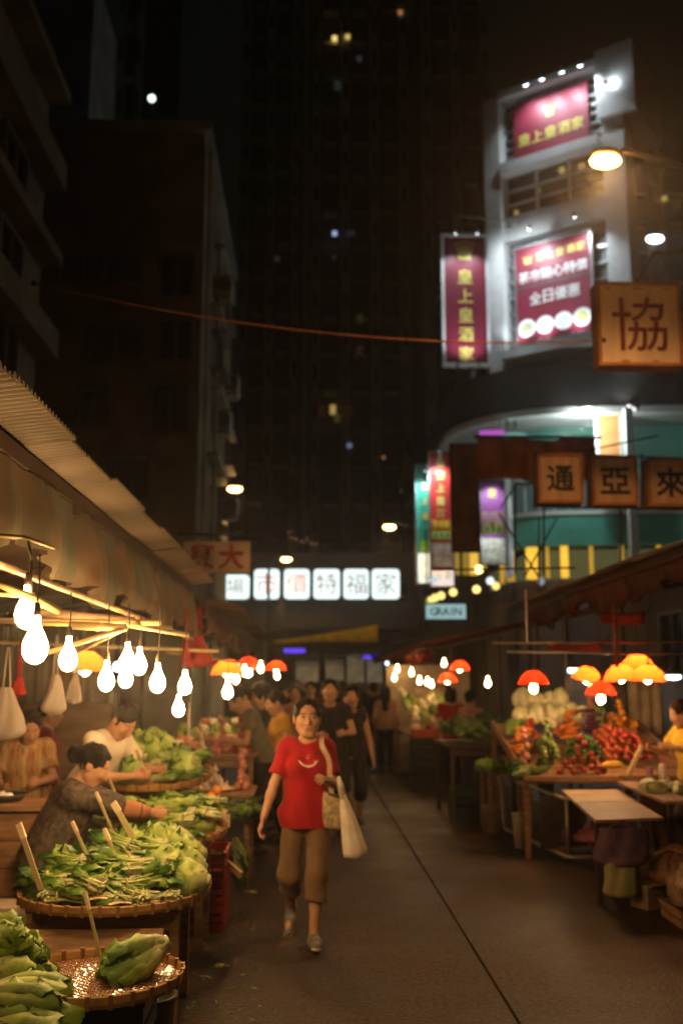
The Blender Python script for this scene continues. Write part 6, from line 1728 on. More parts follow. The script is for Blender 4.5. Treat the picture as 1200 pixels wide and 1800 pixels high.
    if detail:
        for sx in (-1, 1):
            e = MB().ball(tuple(hd(sx * .0295, -.0765, .004)), (.0098 * s * HS, .0085 * s * HS, .0052 * s * HS), 12, 8).build('eye', M_eye, root, smooth=True)
            MB().ball(tuple(hd(sx * .0290, -.0815, .004)), (.0060 * s, .0040 * s, .0058 * s), 10, 6).build('iris', M_iris, e, smooth=True)
            MB().tube([tuple(hd(sx * .0185, -.083, .007)), tuple(hd(sx * .030, -.0872, .0120)), tuple(hd(sx * .041, -.0815, .0085))], [.0014 * s, .0026 * s, .0014 * s], 6).build('eyelid', M_hair, e)
    # ---- hair
    Hm = [('e', hd(0, .024, .026), (.082 * s * HS, .097 * s * HS, .092 * s * HS), RH, .01)]
    if hair in ('bun', 'tied'): Hm += [('c', hd(0, .10, -.01), hd(0, .125, -.03), .034 * s * HS, .03 * s * HS, .02, None)]
    if hair == 'bun': Hm += [('e', hd(0, .125, .0), (.05 * s * HS, .045 * s * HS, .05 * s * HS), RH, .015)]
    if hair == 'long': Hm += [('c', hd(0, .06, -.02), hd(0, .085, -.28), .075 * s * HS, .055 * s * HS, .03, (RH @ V(1, 0, 0), 1.15)), ('c', hd(-.06, .03, 0), hd(-.07, .03, -.2), .025 * s * HS, .02 * s * HS, .03, None), ('c', hd(.06, .03, 0), hd(.07, .03, -.2), .025 * s * HS, .02 * s * HS, .03, None)]
    if hair == 'bob': Hm += [('c', hd(-.05, .03, -.01), hd(-.055, .03, -.075), .040 * s * HS, .035 * s * HS, .03, None), ('c', hd(.05, .03, -.01), hd(.055, .03, -.075), .040 * s * HS, .035 * s * HS, .03, None), ('c', hd(0, .06, -.02), hd(0, .06, -.08), .05 * s * HS, .04 * s * HS, .03, None)]
    if hair == 'full': Hm += [('e', hd(0, .03, .03), (.098 * s * HS, .112 * s * HS, .105 * s * HS), RH, .02), ('c', hd(0, .07, -.02), hd(0, .07, -.07), .05 * s * HS, .04 * s * HS, .03, None)]
    Hm += [('e', hd(0, -.088, -.030 + (.014 if female else 0)), ((.075 if female else .072) * s * HS, .078 * s * HS, .108 * s * HS), RH, -.006)]
    if hair in ('short', 'tied', 'bun'): Hm += [('e', hd(0, -.02, -.12), (.12 * s * HS, .085 * s * HS, .085 * s * HS), RH, -.01)]
    sdfobj('hair', Hm, max(.006, h * .8), M_hair, root, noise=lambda X, Y, Z: .0042 * np.sin(110 * X + 18 * Z + 2) * np.sin(95 * Y + 25 * Z) + .003 * np.sin(190 * X + 60 * Y) + .003 * np.sin(47 * Z + 60 * Y))
    # ---- top
    g = .012 + baggy
    hz = -.045 if hem is None else hem
    Tp = torso(g) + [('c', up(0, 0, .06), pel + V(0, 0, hz) * s + RL @ V(0, 0, 0), .114 * s * b + g, .130 * s * b + g, .06, (X1, 1.37), True)]
    for (A, E, Wp) in ((shR, eR, HR), (shL, eL, HL)):
        f = min(1, sleeve)
        if sleeve > .05: Tp += [('c', A, A + (E - A) * f, .047 * s * b + g, (.043 if f > .3 else .046) * s * b + g + .006 * (sleeve <= 1), .03, None, sleeve <= 1)]
        if sleeve > 1: Tp += [('c', E, E + (Wp - E) * (sleeve - 1), .040 * s * b + g, .032 * s + g, .02, None, True)]
    Tp += [('e', nk + RL @ V(0, -.030, .030 + neck) * s, (.070 * s, .085 * s, .075 * s), np.array(RL), -.012)]
    ph = RN.uniform(0, 6)
    fo = .0042 * fold
    ns = lambda X, Y, Z: fo * (np.sin(24 * X + 9 * Z + ph) * np.sin(13 * Z - 8 * X + 1.3) + .7 * np.sin(34 * Z + 22 * X + 2 * ph) * np.sin(9 * X + 3) + .5 * np.sin(55 * X + 12 * Z))
    shirt = sdfobj('shirt', Tp, h, top, root, cuts=[(pel + V(0, 0, hz) * s, V(0, 0, -1))], noise=ns)
    # ---- trousers
    gt = .013
    Bt = [('c', pel + V(-.07, .0, -.0) * s, pel + V(.07, 0, -.0) * s, .100 * s * b + gt * .7, .100 * s * b + gt * .7, .05, None)]
    for (A, K_, F) in ((hipR, kR, FR), (hipL, kL, FL)):
        Bt += [('c', A, K_, .084 * s * b + gt, .060 * s + gt, .035, None)]
        lf = max(.02, leg - .0) if leg < 1 else .93
        Bt += [('c', K_, K_ + (F - K_) * lf, .058 * s + gt, (.066 if leg < 1 else .040) * s + gt, .05, None, True)]
    if extra_skirt: Bt += [('c', pel + V(0, -.0, 0) * s, pel + V(0, -.06, -extra_skirt) * s, .12 * s, .16 * s, .04, (V(1, 0, 0), 1.2), True)]
    sdfobj('trousers', Bt, h, bottom, root, cuts=[(up(0, 0, .14), RL @ V(0, 0, 1))], noise=lambda X, Y, Z: fo * .9 * (np.sin(20 * X + 7 * Z + ph) * np.sin(23 * Z + 11 * Y) + .6 * np.sin(40 * X + 4 * Z)))
    # ---- shoes
    ms, ml = shoes[0] or M_bshoe, shoes[1] or M_bsole
    for F, d in ((FR, TD[0]), (FL, TD[1])):
        sd_ = np.cross(V(0, 0, 1), d); dn = np.cross(d, sd_); dn /= np.linalg.norm(dn)
        he = F - d * .045 * s - dn * .036 * s; to = F + d * .165 * s - dn * .046 * s; md = F + d * .07 * s - dn * .040 * s
        sh = sdfobj('shoe', [('c', F - dn * .005 * s, F - dn * .03 * s, .040 * s, .043 * s, .02, None), ('c', he + dn * .008 * s, md, .037 * s, .042 * s, .03, None), ('c', md, to, .041 * s, .032 * s, .03, (dn, .85))], h * .8, ms, root)
        sdfobj('sole', [('c', he - dn * .022 * s, to - dn * .012 * s, .034 * s, .036 * s, .02, (dn, .45))], h * .8, ml, sh)
    root['_j'] = 0; del root['_j']
    return root, dict(up=up, hd=hd, pel=pel, HR=HR, HL=HL, eL=eL, eR=eR, shL=shL, shR=shR, shirt=shirt, s=s, kR=kR, kL=kL, FR=FR, FL=FL)

# ---------------------------------------------------------------- the walking woman
c_red = cloth('red', (.31, .006, .010), var=.12)
c_kha = cloth('khaki', (.17, .10, .05), var=.18)
Wm = Vector((-.005, 7.0, 0))
w_root, J = person('woman in a red T-shirt and brown cropped trousers walking toward the viewer with bags', Wm, 0, c_red, c_kha, H=1.56, hips=(0.0, .02, .870), lean=-1.0, head=(2, 4),
                   hands=((-.305, -.10, .795), (.130, -.275, 1.10)), feet=((-.105, .27, .17), (.055, -.13, .072)), toes=((-.16, -.75, -.66), (.10, -1, .10)), elbow=((-.4, .9, -.1), (.35, .9, -.6)),
                   sleeve=.74, leg=.43, hair='tied', shoes=(M_shoe, M_sole), h=.0062, hem=-.115, baggy=.003, detail=True, build=.91, HS=1.17, palm=((.9, -.1, 0), (-.5, .2, -.5)), fold=1.3)
s = J['s']
# white line print on the chest: laid on the shirt front by casting onto it
me = J['shirt'].data
bvh = BVHTree.FromPolygons([v.co.copy() for v in me.vertices], [tuple(p.vertices) for p in me.polygons])
def on_shirt(x, z):
    hit = bvh.ray_cast(Vector((x, -.6, z)), Vector((0, 1, 0)))
    return hit[0] + Vector((0, -.0035, 0)) if hit[0] else Vector((x, -.14, z))
zc = J['up'](0, 0, .335)[2]; xo = .012
pr = MB()
pr.tube([on_shirt(xo - .058 + .116 * i / 14, zc - .030 * (1 - ((i / 14) * 2 - 1) ** 2) - .0) for i in range(15)], [.0045 + .003 * math.sin(PI * i / 14) for i in range(15)], 6)
pr.tube([on_shirt(xo + .040, zc + .006), on_shirt(xo + .052, zc - .002), on_shirt(xo + .066, zc + .012)], .004, 6)
pr.tube([on_shirt(xo - .064, zc + .010), on_shirt(xo - .058, zc + .0)], .004, 6)
pr.build('shirt_print', mat('white_shirt_print', (.75, .58, .52), rough=.7), w_root, smooth=True)
pr = MB(); pr.tube([on_shirt(xo - .016, zc + .030), on_shirt(xo - .004, zc + .018), on_shirt(xo + .008, zc + .032)], .003, 6); pr.tube([on_shirt(xo - .012, zc + .044), on_shirt(xo + .012, zc + .042)], .0025, 6)
pr.build('shirt_print', mat('faint_shirt_print', (.62, .22, .18), rough=.7), w_root, smooth=True)
# shoulder bag and its strap
M_bagc = mat('patterned_bag', (.45, .34, .20), rough=.75, var=.5, scale=38, col2=(.16, .12, .07), bump=.3, bscale=120)
M_strap = mat('bag_strap', (.50, .36, .24), rough=.7, var=.1)
shl = Vector(J['shL']); bg_ = thing('shoulder_bag', 'patterned cream shoulder bag hanging at the walking woman\'s side', 'bag', Wm + Vector((.205, -.10, .97)))
def bagfn(u, v):
    a = 2 * PI * u; k = .62 + .42 * math.sin(PI * min(1, .22 + v * .62)) ; k *= 1 if v < .85 else math.sqrt(max(.0, 1 - ((v - .85) / .15) ** 2 * .99))
    wv_ = 1 + .05 * math.sin(5 * a + 3 * v) + .04 * math.sin(9 * a)
    return Vector((.098 * k * wv_ * math.cos(a), .055 * k * wv_ * math.sin(a), -.245 * v + .012 * math.cos(2 * a) * (1 - v)))
MB().surf(bagfn, 28, 14).build('bag_body', M_bagc, bg_, smooth=True)
sh0 = Wm + shl + Vector((-.035, -.0, .062)) - bg_.location
strap = [Vector((-.035, -.03, -.03)), Vector((-.05, -.055, .10)), Vector((-.058, -.065, .22)), Vector((sh0.x, -.055 , sh0.z - .045)), sh0 + Vector((0, -.01, .004)), sh0 + Vector((.0, .055, -.02)), Vector((sh0.x + .01, .12, .2)), Vector((.03, .03, .0))]
def ribbon(mb, pts, w, th=.006):
    pts = [Vector(p) for p in pts]; fine = []
    for i in range(len(pts) - 1):
        p0_ = pts[max(0, i - 1)]; p1_, p2_ = pts[i], pts[i + 1]; p3_ = pts[min(len(pts) - 1, i + 2)]
        for k in range(5):
            t = k / 5; fine.append(.5 * ((2 * p1_) + (-p0_ + p2_) * t + (2 * p0_ - 5 * p1_ + 4 * p2_ - p3_) * t * t + (-p0_ + 3 * p1_ - 3 * p2_ + p3_) * t ** 3))
    fine.append(pts[-1])
    vs = []; fs = []
    for i, p in enumerate(fine):
        d = (fine[min(i + 1, len(fine) - 1)] - fine[max(i - 1, 0)]).normalized()
        sd = Vector((1, 0, 0)) - d * d.x; sd.normalize(); up_ = d.cross(sd)
        vs += [p + sd * a * w / 2 + up_ * b_ * th / 2 for a, b_ in ((-1, -1), (1, -1), (1, 1), (-1, 1))]
    for i in range(len(fine) - 1):
        for j in range(4): fs.append((4 * i + j, 4 * i + (j + 1) % 4, 4 * i + 4 + (j + 1) % 4, 4 * i + 4 + j))
    return mb.add(vs, fs)
ribbon(MB(), strap, .032).build('strap', M_strap, bg_, smooth=False)
MB().tube([Vector((-.06, -.045, -.0)), Vector((0, -.058, -.014)), Vector((.06, -.045, .0))], .009, 8).build('bag_lip', M_bshoe, bg_, smooth=True)
# white carrier bag hanging from the bent forearm
wp = Wm + Vector((J['eL'] * .80 + J['HL'] * .20)) 
cb = thing('carrier_bag', 'translucent white plastic carrier hanging from the walking woman\'s bent arm', 'bag', wp + Vector((.05, -.10, .0)), rad(0), rot=(0, rad(-13), 0))
M_car = mat('carrier_plastic', (.88, .80, .70), rough=.4, var=.12, scale=9, trans=.4, bump=.3, bscale=25)
def carr(u, v):
    a = 2 * PI * u; k = .16 + .84 * v ** .75; k *= 1 if v < .9 else math.sqrt(max(.0, 1 - ((v - .9) / .1) ** 2 * .97)) 
    wv_ = 1 + .12 * math.sin(4 * a + 1) * (1 - v) + .06 * math.sin(7 * a + 4 * v)
    return Vector((.085 * k * wv_ * math.cos(a) + .03 * (1 - v) * 0, .06 * k * wv_ * math.sin(a), -.07 - .41 * v))
MB().surf(carr, 28, 16).build('bag_body', M_car, cb, smooth=True)
ribbon(MB(), [(-.012, -.02, -.09), (-.012, -.045, -.02), (-.004, -.03, .04), (0, .0, .055), (.004, .03, .04), (.012, .04, -.02), (.012, .015, -.09)], .022, .004).build('handle', M_car, cb)

# ---------------------------------------------------------------- vendors and shoppers at the left
c_blk = cloth('black', (.014, .013, .013), var=.3); c_dk = cloth('charcoal', (.03, .028, .026)); c_nav = cloth('navy', (.016, .02, .03))
c_pat = mat('cloth_patterned', (.018, .015, .013), rough=.8, col2=(.12, .085, .065), scale=26, bump=.2)
c_wht = cloth('white', (.66, .58, .48), var=.06); c_str = mat('cloth_striped', (.48, .36, .18), rough=.85, col2=(.30, .10, .03), scale=5, stretch=(7, 7, .2))
c_drd = cloth('dark_red', (.16, .02, .016)); c_gry = cloth('grey_green', (.13, .125, .085)); c_yel = cloth('mustard', (.52, .28, .035)); c_tan = cloth('tan', (.34, .20, .12)); c_pnk = cloth('pink', (.42, .20, .16))
c_yl2 = cloth('yellow', (.58, .40, .03)); c_wp = cloth('pale', (.42, .36, .32)); c_grn = cloth('dull_green', (.06, .08, .05))
t = thing('low_stool', 'wooden stool the patterned blouse vendor sits on', 'stool', (-1.62, 6.62, 0))
MB().box((0, 0, .485), (.34, .28, .03)).build('seat', M_wood, t, bevel=.005)
for sx in (-1, 1):
    for sy in (-1, 1): MB().bar((sx * .12, sy * .1, .47), (sx * .15, sy * .12, 0), .03).build('leg', M_wood, t)
vr, VJ = person('seated vendor in a dark patterned blouse, hair in a bun, reaching over the greens', (-1.62, 6.62, 0), 97, c_pat, c_dk, H=1.62, hips=(0, .02, .60), lean=22, head=(12, -6),
       hands=((-.06, -.66, .86), (.20, -.60, .84)), feet=((-.14, -.34, .07), (.14, -.32, .07)), sleeve=1.25, hair='bun', h=.0095, elbow=((-.5, .2, -.9), (.8, .3, -.7)), build=1.22, baggy=.012, HS=1.12)
e_, h_ = VJ['eR'], VJ['HR']; pts_ = [Vector(e_ + (h_ - e_) * k) for k in (.18, .45, .7, .98)]
sv = MB().tube(pts_, [.050, .056, .050, .036], 12).build('oversleeve', mat('brown_sleeve', (.36, .15, .07), rough=.8), vr, smooth=True)
MB().tube([Vector(e_ + (h_ - e_) * .70), Vector(e_ + (h_ - e_) * .73)], .053, 12).build('cuff_band', c_dk, sv)
person('vendor in a white T-shirt bending over the lettuces under the bulbs', (-1.66, 7.9, 0), 66, c_wht, c_dk, H=1.66, female=False, hips=(0, .03, .84), lean=26, head=(24, -8), hands=((-.08, -.42, .98), (.22, -.44, 1.0)), sleeve=.75, hair='short', h=.010, baggy=.01)
person('vendor in a striped tan shirt standing at the far left', (-2.22, 8.2, 0), 12, c_str, c_dk, H=1.52, hips=(0, 0, .83), lean=6, head=(28, 12), hands=((-.16, -.30, .96), (.12, -.34, 1.0)), sleeve=.7, hair='short', h=.011, female=True, baggy=.012)
person('person in a dark red top half hidden behind the striped vendor', (-2.30, 9.05, 0), 100, c_drd, c_dk, H=1.56, head=(12, 0), sleeve=.6, hair='short', h=.013)
person('shopper in a grey green T-shirt and black apron picking produce at the left', (-.50, 10.4, 0), -82, c_gry, c_blk, H=1.68, female=False, hips=(0, .03, .90), lean=17, head=(30, 0), hands=((-.14, -.40, 1.08), (.15, -.36, 1.06)),
       sleeve=.55, hair='short', h=.0105, extra_skirt=.42, elbow=((-.5, .5, -.8), (.5, .5, -.8)))
person('woman in a mustard top beside the grey green shopper', (-.26, 11.2, 0), -78, c_yel, c_blk, H=1.60, lean=6, head=(14, 4), hands=((-.15, -.30, 1.0), (.18, -.22, .92)), sleeve=.5, hair='tied', h=.0115)
person('tall person with full dark hair behind the shopper', (-.44, 12.2, 0), -75, c_nav, c_blk, H=1.68, lean=8, head=(18, 0), hands=((-.15, -.34, 1.0), (.18, -.3, 1.0)), sleeve=1.6, hair='full', h=.013)
# ---------------------------------------------------------------- couple behind the woman, others down the street
person('man in black walking behind the woman in red with bent arms', (.26, 11.9, 0), 0, c_blk, c_blk, H=1.72, female=False, hands=((-.12, -.26, 1.02), (.15, -.28, 1.04)), feet=((-.1, .16, .10), (.1, -.12, .07)), sleeve=.5, hair='short', h=.0115)
person('woman in a sleeveless black dress walking beside the man in black', (.52, 12.2, 0), 4, c_blk, c_blk, H=1.62, hands=((-.20, -.16, .98), (.26, -.02, .76)), feet=((-.09, -.12, .07), (.1, .14, .10)), sleeve=0.0, hair='long', h=.0115, leg=.3)
person('woman with long black hair in a tan top and black trousers walking away', (1.47, 19.2, 0), 176, c_tan, c_blk, H=1.60, hands=((-.24, -.02, .80), (.22, -.10, .82)), feet=((-.07, .12, .09), (.07, -.12, .07)), sleeve=.35, hair='long', h=.012, hem=-.06)
GP = 'people farther down the street'
far = [(1.38, 21.2, 170, c_blk, c_blk, 1.66, False, 'short', .6, 'dark figure walking away at the left of the long haired woman'),
       (1.02, 22.5, 185, c_grn, c_dk, 1.62, True, 'tied', .2, 'bare armed woman in dull green walking away down the middle'),
       (-.20, 15.8, 5, c_pnk, c_dk, 1.62, True, 'bob', .5, 'person in a pink top behind the walking woman\'s head'),
       (.05, 18.0, -10, c_drd, c_dk, 1.68, False, 'short', .5, 'person in a dark red top in the crowd left of centre'),
       (-.40, 17.0, 20, c_wp, c_dk, 1.58, True, 'long', .5, 'person in a pale top at the left of the crowd'),
       (.50, 20.5, 0, c_nav, c_blk, 1.70, False, 'short', .6, 'man in navy in the middle of the crowd'),
       (.85, 24.5, 10, c_dk, c_blk, 1.66, True, 'bob', .6, 'person in charcoal behind the couple'),
       (.25, 26.0, 180, c_wp, c_dk, 1.66, True, 'long', .5, 'person in a pale top far down the street'),
       (-.3, 28.0, 0, c_blk, c_dk, 1.7, False, 'short', .6, 'dark figure far down the left of the street'),
       (1.4, 27.5, 0, c_drd, c_dk, 1.64, True, 'tied', .6, 'person in dark red far down the right of the street'),
       (.7, 30.0, 0, c_gry, c_dk, 1.7, False, 'short', .6, 'farthest figure in grey at the street end'),
       (2.25, 16.0, 200, c_red, c_blk, 1.60, False, 'bob', .6, 'person in a red top seen from behind at the bright right stall'),
       (2.42, 15.0, 150, c_pnk, c_dk, 1.56, True, 'tied', .6, 'person in a pink top leaning at the bright right stall'),
       (2.95, 12.4, -60, c_drd, c_dk, 1.52, True, 'tied', .8, 'vendor in dark red behind the pale cabbages at the right'),
       (2.6, 19.0, -40, c_wp, c_dk, 1.62, True, 'short', .6, 'vendor in a pale top inside the bright far right stall')]
for i, (x, y, f, tp, bt, H_, fem, hr, sl_v, lab) in enumerate(far):
    st_ = .12 * (1 if i % 2 else -1)
    person(lab, (x, y, 0), f, tp, bt, H=H_, female=fem, hands=((-.22, -.04 - st_, .80), (.22, -.04 + st_, .80)), feet=((-.09, st_, .075), (.09, -st_, .075)), sleeve=sl_v, hair=hr, h=.0145, group=GP if y > 15 and x < 2 else None)
person('vendor in a yellow shirt reaching into the tomatoes at the right edge', (3.72, 9.75, 0), -78, c_yl2, c_dk, H=1.56, hips=(0, .02, .84), lean=10, head=(16, -6), hands=((-.10, -.40, 1.10), (.22, -.36, 1.12)), sleeve=.7, hair='tied', h=.0105, baggy=.008)
# ================================================================ LAMPS
M_bulb = glow('bulb_glow', (1.0, .58, .23), 225.0)
M_bulb2 = glow('bulb_glow_far', (1.0, .58, .23), 260.0)
M_sock = mat('bakelite', (.05, .035, .025), rough=.4)
BP = [(.013, .078), (.0135, .05), (.018, .028), (.030, .004), (.041, -.02), (.046, -.045), (.042, -.07), (.028, -.091), (.012, -.100), (0, -.102)]
ME_BULB = MB().lathe(BP, 12).mesh('bulb', M_bulb, True)
ME_BULB2 = MB().lathe([(r, z) for r, z in BP[::2]] + [(0, -.102)], 8).mesh('bulb', M_bulb2, True)
ME_FAR = ME_BULB2.copy(); ME_FAR.materials[0] = glow('bulb_glow_distant', (1.0, .58, .23), 60.0)
ME_SOCK = MB().lathe([(.005, .12), (.011, .115), (.0145, .085), (.0145, .068)], 10).mesh('socket', M_sock, True)
def bulb(label, p, zt, group, far=False, sc=1.0, me=None):
    t = thing('bare_bulb', label, 'bulb', p, 0, group)
    sc *= .84
    meshobj('bulb', ME_FAR if far else ME_BULB, t, sc=sc); meshobj('socket', ME_SOCK, t, sc=sc)
    if zt > p.z + .12: MB().tube([(0, 0, .12 * sc), (.004, 0, (zt - p.z) * .6), (0, 0, zt - p.z)], .003, 5).build('flex', M_cord, t)
    return t
GB = 'bare bulbs over the left stalls'
for (px, py, Y, zt, lab) in ((62, 1143, 3.05, 2.10, 'largest glowing bare bulb, lowest of the close pair at the left edge'), (47, 1084, 3.3, 2.10, 'bare bulb touching the largest one, higher and behind it'),
        (120, 1163, 4.2, 2.08, 'bare bulb in front of the yellow lamp shade at the left'), (187, 1200, 4.8, 2.08, 'bare bulb above the white shirted vendor'),
        (224, 1168, 4.8, 2.08, 'taller bare bulb of the overlapping trio under the bamboo joint'), (245, 1173, 5.3, 2.08, 'right hand bare bulb of the overlapping trio'), (221, 1196, 5.6, 2.08, 'lowest bare bulb of the overlapping trio'),
        (277, 1203, 5.0, 2.08, 'bare bulb between the trio and the pair further right'), (325, 1209, 6.0, 2.06, 'right hand bare bulb under the end of the bamboo pole'), (314, 1249, 6.8, 2.06, 'lowest bare bulb hanging over the lettuce tray'),
        (400, 1219, 7.9, 2.06, 'bare bulb above the shopper\'s table')):
    bulb(lab, at(px, py, Y) + Vector((0, 0, .045)), zt, GB)
M_shade = mat('red_shade', (.70, .03, .008), rough=.35, var=.05, trans=.3)
M_shadeo = mat('orange_shade', (.88, .085, .012), rough=.35, var=.05, trans=.42)
SP = [(.02, .125), (.05, .12), (.075, .10), (.11, .07), (.135, .02), (.14, .0)]
ME_SH = {}
def shade_lamp(label, p, zt, group, m=None, sc=1.0, tilt=(0, 0, 0), drop=0.0, es=None, power=None):
    m = m or M_shade
    if m.name not in ME_SH: ME_SH[m.name] = MB().lathe(SP, 20).mesh('shade', m, True)
    t = thing('red_lamp', label, 'lamp', p, 0, group, rot=tilt)
    meshobj('shade', ME_SH[m.name], t, sc=sc)
    meshobj('bulb', ME_BULB2, t, (0, 0, (.05 - drop) * sc), sc=sc * .78)
    meshobj('socket', ME_SOCK, t, (0, 0, (.03) * sc), sc=sc)
    if zt > p.z: MB().tube([(0, 0, .14 * sc), (0, 0, zt - p.z)], .004, 5).build('flex', M_cord, t)
    return t
GR = 'red shaded lamps over the right stalls'; GL = 'red and orange shaded lamps over the left stalls'
for (px, py, Y, sc_, m, drop, tilt, lab) in (
        (937, 1203, 10.0, 1.1, None, .05, (0, 0, 0), 'red lamp with its bulb showing, leftmost of the right stall lamps'),
        (1030, 1196, 10.4, 1.15, M_shadeo, .0, (.2, .25, 0), 'tilted orange red lamp second from left over the right stall'),
        (1055, 1222, 10.2, 1.15, None, .05, (0, 0, 0), 'lowest red lamp of the right stall with its bulb showing'),
        (1092, 1196, 9.4, 1.2, M_shadeo, -.01, (.0, -.1, 0), 'brightest orange lamp at the left of the tight cluster of three'),
        (1120, 1178, 9.9, 1.25, M_shadeo, -.01, (0, 0, 0), 'topmost orange lamp of the tight cluster of three'),
        (1138, 1197, 9.3, 1.2, M_shadeo, -.01, (0, .05, 0), 'right hand orange lamp of the tight cluster of three')):
    shade_lamp(lab, at(px, py, Y), 2.3, GR, m, sc_, tilt, drop)
for (px, py, Y, sc_, m, drop, lab) in ((150, 1180, 7.2, 1.15, M_shadeo, .0, 'yellow orange lamp behind the second bare bulb at the left'), (400, 1186, 10.5, 1.25, M_shadeo, .0, 'orange lamp above the shopper\'s head'),
        (437, 1176, 12.5, 1.2, None, .05, 'red lamp with a bright bulb right of the orange one'), (485, 1178, 13.5, 1.0, None, -.01, 'small red lamp nearest the street middle on the left row')):
    shade_lamp(lab, at(px, py, Y), 2.3, GL, m, sc_, (0, 0, 0), drop)
for (px, py, Y, lab) in ((808, 1178, 16.5, 'small red lamp at the top of the bright far right stall'), (786, 1199, 17.0, 'red lamp hanging low in the bright far right stall')):
    shade_lamp(lab, at(px, py, Y), 2.3, GR, None, 1.2, (0, 0, 0), -.01)
GF = 'bare bulbs of the far stalls'
for (px, py, Y, lab) in ((857, 1203, 13.0, 'single bare bulb hanging over the dark greens on the right row'), (780, 1168, 17, 'bare bulb at the top of the bright far right stall'), (693, 1193, 18, 'large glowing bulb at the left of the bright far right stall'),
        (698, 1178, 19, 'small bulb above the large glowing one of the far right stall'), (723, 1184, 17.5, 'second bulb from left in the bright far right stall'), (737, 1199, 16.8, 'third bulb from left in the bright far right stall'),
        (751, 1201, 16.5, 'fourth bulb from left in the bright far right stall'), (758, 1205, 17.2, 'lowest right bulb of the bright far right stall'),
        (430, 1183, 11.5, 'bulb just under the red lamps of the left row'), (458, 1177, 12.3, 'bulb right of the red lamps of the left row'), (415, 1196, 11.0, 'faint small bulb below the left red lamps'), (487, 1190, 16, 'tiny dim bulb beyond the left red lamps')):
    bulb(lab, at(px, py, Y) + Vector((0, 0, .045)), 2.3, GF, True, .95)
# cold lamps
for (px, py, Y, lab) in ((1007, 1178, 12.5, 'cold white lamp left of the tilted orange lamp on the right stall'), (1182, 1190, 12, 'cold white lamp at the right edge behind the yellow shirted vendor')):
    t = thing('cold_lamp', lab, 'lamp', at(px, py, Y), 0, 'cold white lamps of the right stalls')
    MB().ball((0, 0, 0), (.10, .06, .035), 12, 6).build('tube', glow('cold_tube', (.75, .93, 1), 9), t, smooth=True); MB().lathe([(.02, .12), (.09, .04), (.11, .02)], 14).build('reflector', M_steel, t, smooth=True); MB().tube([(0, 0, .12), (0, 0, .7)], .005, 5).build('flex', M_cord, t)
for (px, py, Y, lab) in ((680, 1166, 24, 'small greenish white lamp left of the bright far right stall'), (793, 1188, 20, 'small bluish lamp right of the low red lamp'), (207, 1172, 8.5, 'tiny blue white lamp beside the yellow orange lamp'), (415, 1172, 11, 'tiny blue white lamp right of the orange lamp on the left')):
    t = thing('small_lamp', lab, 'lamp', at(px, py, Y)); MB().ball((0, 0, 0), .045, 10, 6).build('globe', glow('cold_small', (.6, .8, 1), 4), t, smooth=True); MB().tube([(0, 0, .04), (0, 0, .5)], .004, 5).build('flex', M_cord, t)
# bokeh row of yellow lights under the podium
for k, (px, py, e, c, lab) in enumerate(((755, 1056, 1.0, YEL, 'leftmost of three touching yellow lights on the far shop'), (764, 1051, 1.0, YEL, 'middle one of three touching yellow lights on the far shop'), (775, 1047, 1.1, YEL, 'right one of three touching yellow lights on the far shop'),
        (796, 1041, 1.2, YEL, 'single yellow light right of the three touching ones'), (837, 1036, 1.4, YEL, 'single yellow light farther right below the food picture'), (841, 1001, 5, YEL, 'brightest warm lamp beside the yellow window strips'),
        (763, 1020, .5, WHT, 'dim white lamp under the food lightbox'), (861, 1021, .9, WHT, 'blue white lamp upper one of the close pair'), (871, 1030, 1.0, WHT, 'blue white lamp lower one of the close pair'), (950, 1022, .2, WHT, 'dim blue lamp under the scaffold'))):
    t = thing('shop_light', lab, 'lamp', at(px, py, 25)); MB().ball((0, 0, 0), .10, 10, 6).build('globe', glow('shop_light%d%.1f' % (k % 2, e), c, 1.6 * e), t, smooth=True); MB().tube([(0, .1, 0), (0, .45, .1)], .02, 5).build('arm', M_dark, t)
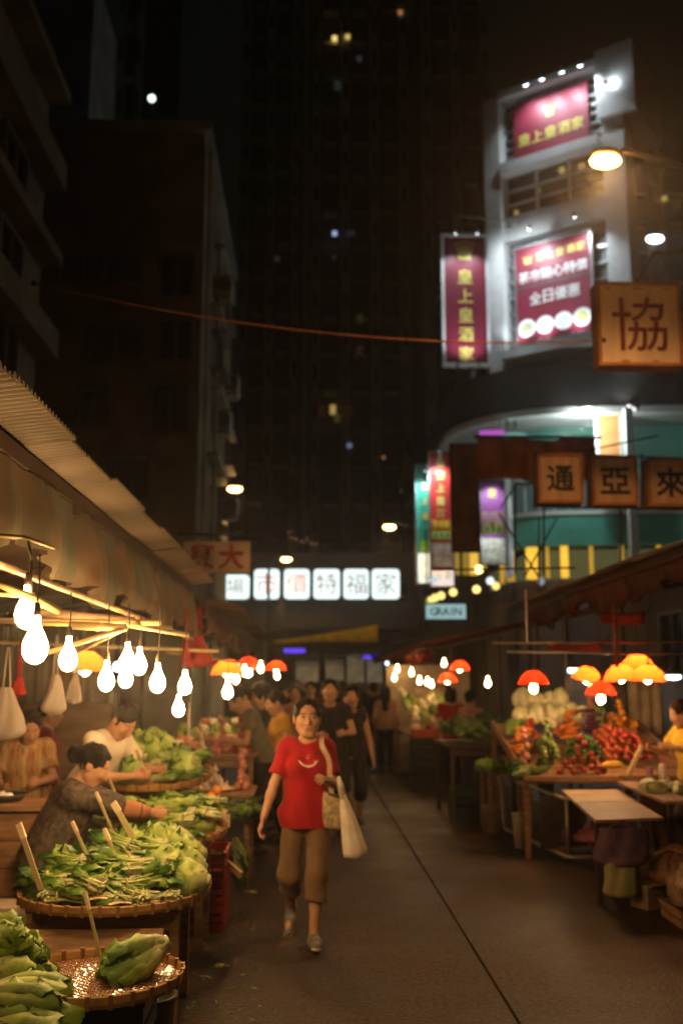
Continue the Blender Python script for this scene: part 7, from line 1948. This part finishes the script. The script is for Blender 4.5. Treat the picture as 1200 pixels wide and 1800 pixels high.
# street lamps
def street_lamp(label, p, power, base, warm=(1, .55, .2), w=.42, es=30, cold=False, lens=None):
    t = thing('street_lamp', label, 'street lamp', base)
    q = p - Vector(base)
    d = Vector((q.x, q.y, 0)); dn = d.normalized() if d.length > .01 else Vector((1, 0, 0))
    MB().tube([(0, 0, 0), (0, 0, q.z - .2), (dn * .3 + Vector((0, 0, q.z + .12))), (q - dn * .2 + Vector((0, 0, .12)))], [.07, .05, .035, .03], 8).build('pole', M_blk, t, smooth=True)
    MB().ball(q + Vector((0, 0, .045)), (w * .50, w * .34, .05), 12, 6).build('hood', M_steel, t, smooth=True)
    MB().ball(q + Vector((0, 0, -.03)), (w * .5, w * .32, w * .22), 12, 6).build('lens', glow('street_lens%s%d' % (cold, es), lens or ((1, .5, .13) if not cold else (.85, 1, .97)), es), t, smooth=True)
    lamp('SPOT', 'beam', q + Vector((0, 0, -.2)), power, warm, t, .15, (0, 0, -1), 165, .6)
    return t
p = at(1063, 278, 8.6); street_lamp('big orange street lamp glowing in front of the white restaurant tower', p, 420, (p.x + 2.2, p.y + .8, 0), (1, .50, .18), .30, 60, lens=(1, .36, .05))
p = at(413, 858, 27); street_lamp('warm street lamp at the left beyond the tenement', p, 160, (p.x - .5, p.y + .6, 0), w=.40)
p = at(684, 925, 29); street_lamp('warm street lamp right of the street end sign row', p, 300, (p.x + 1.1, p.y + 1.5, 0), w=.36)
p = at(503, 982, 34.2); street_lamp('small warm street lamp just above the glowing sign boxes', p, 220, (p.x - .6, p.y + .2, 0), w=.36)
p = at(1150, 418, 22); street_lamp('cold white fixture at the right above the orange square sign', p, 60, (p.x + 1.0, p.y + .4, 0), (.85, 1, .95), .42, 9, True)
# ================================================================ night air: thin even haze round the whole scene
hm = bpy.data.materials.new('night_air'); hm.use_nodes = True
N = hm.node_tree.nodes; N.remove(N['Principled BSDF'])
pv = N.new('ShaderNodeVolumePrincipled'); pv.inputs['Color'].default_value = (.92, .93, .95, 1); pv.inputs['Density'].default_value = 0.0021; pv.inputs['Anisotropy'].default_value = 0.84
hm.node_tree.links.new(pv.outputs[0], N['Material Output'].inputs['Volume'])
hz = MB().box((0, 84.5, 30.5), (124, 193, 63.1)).build('haze', hm)
tag(hz, kind='stuff')
cy.volume_bounces = 0
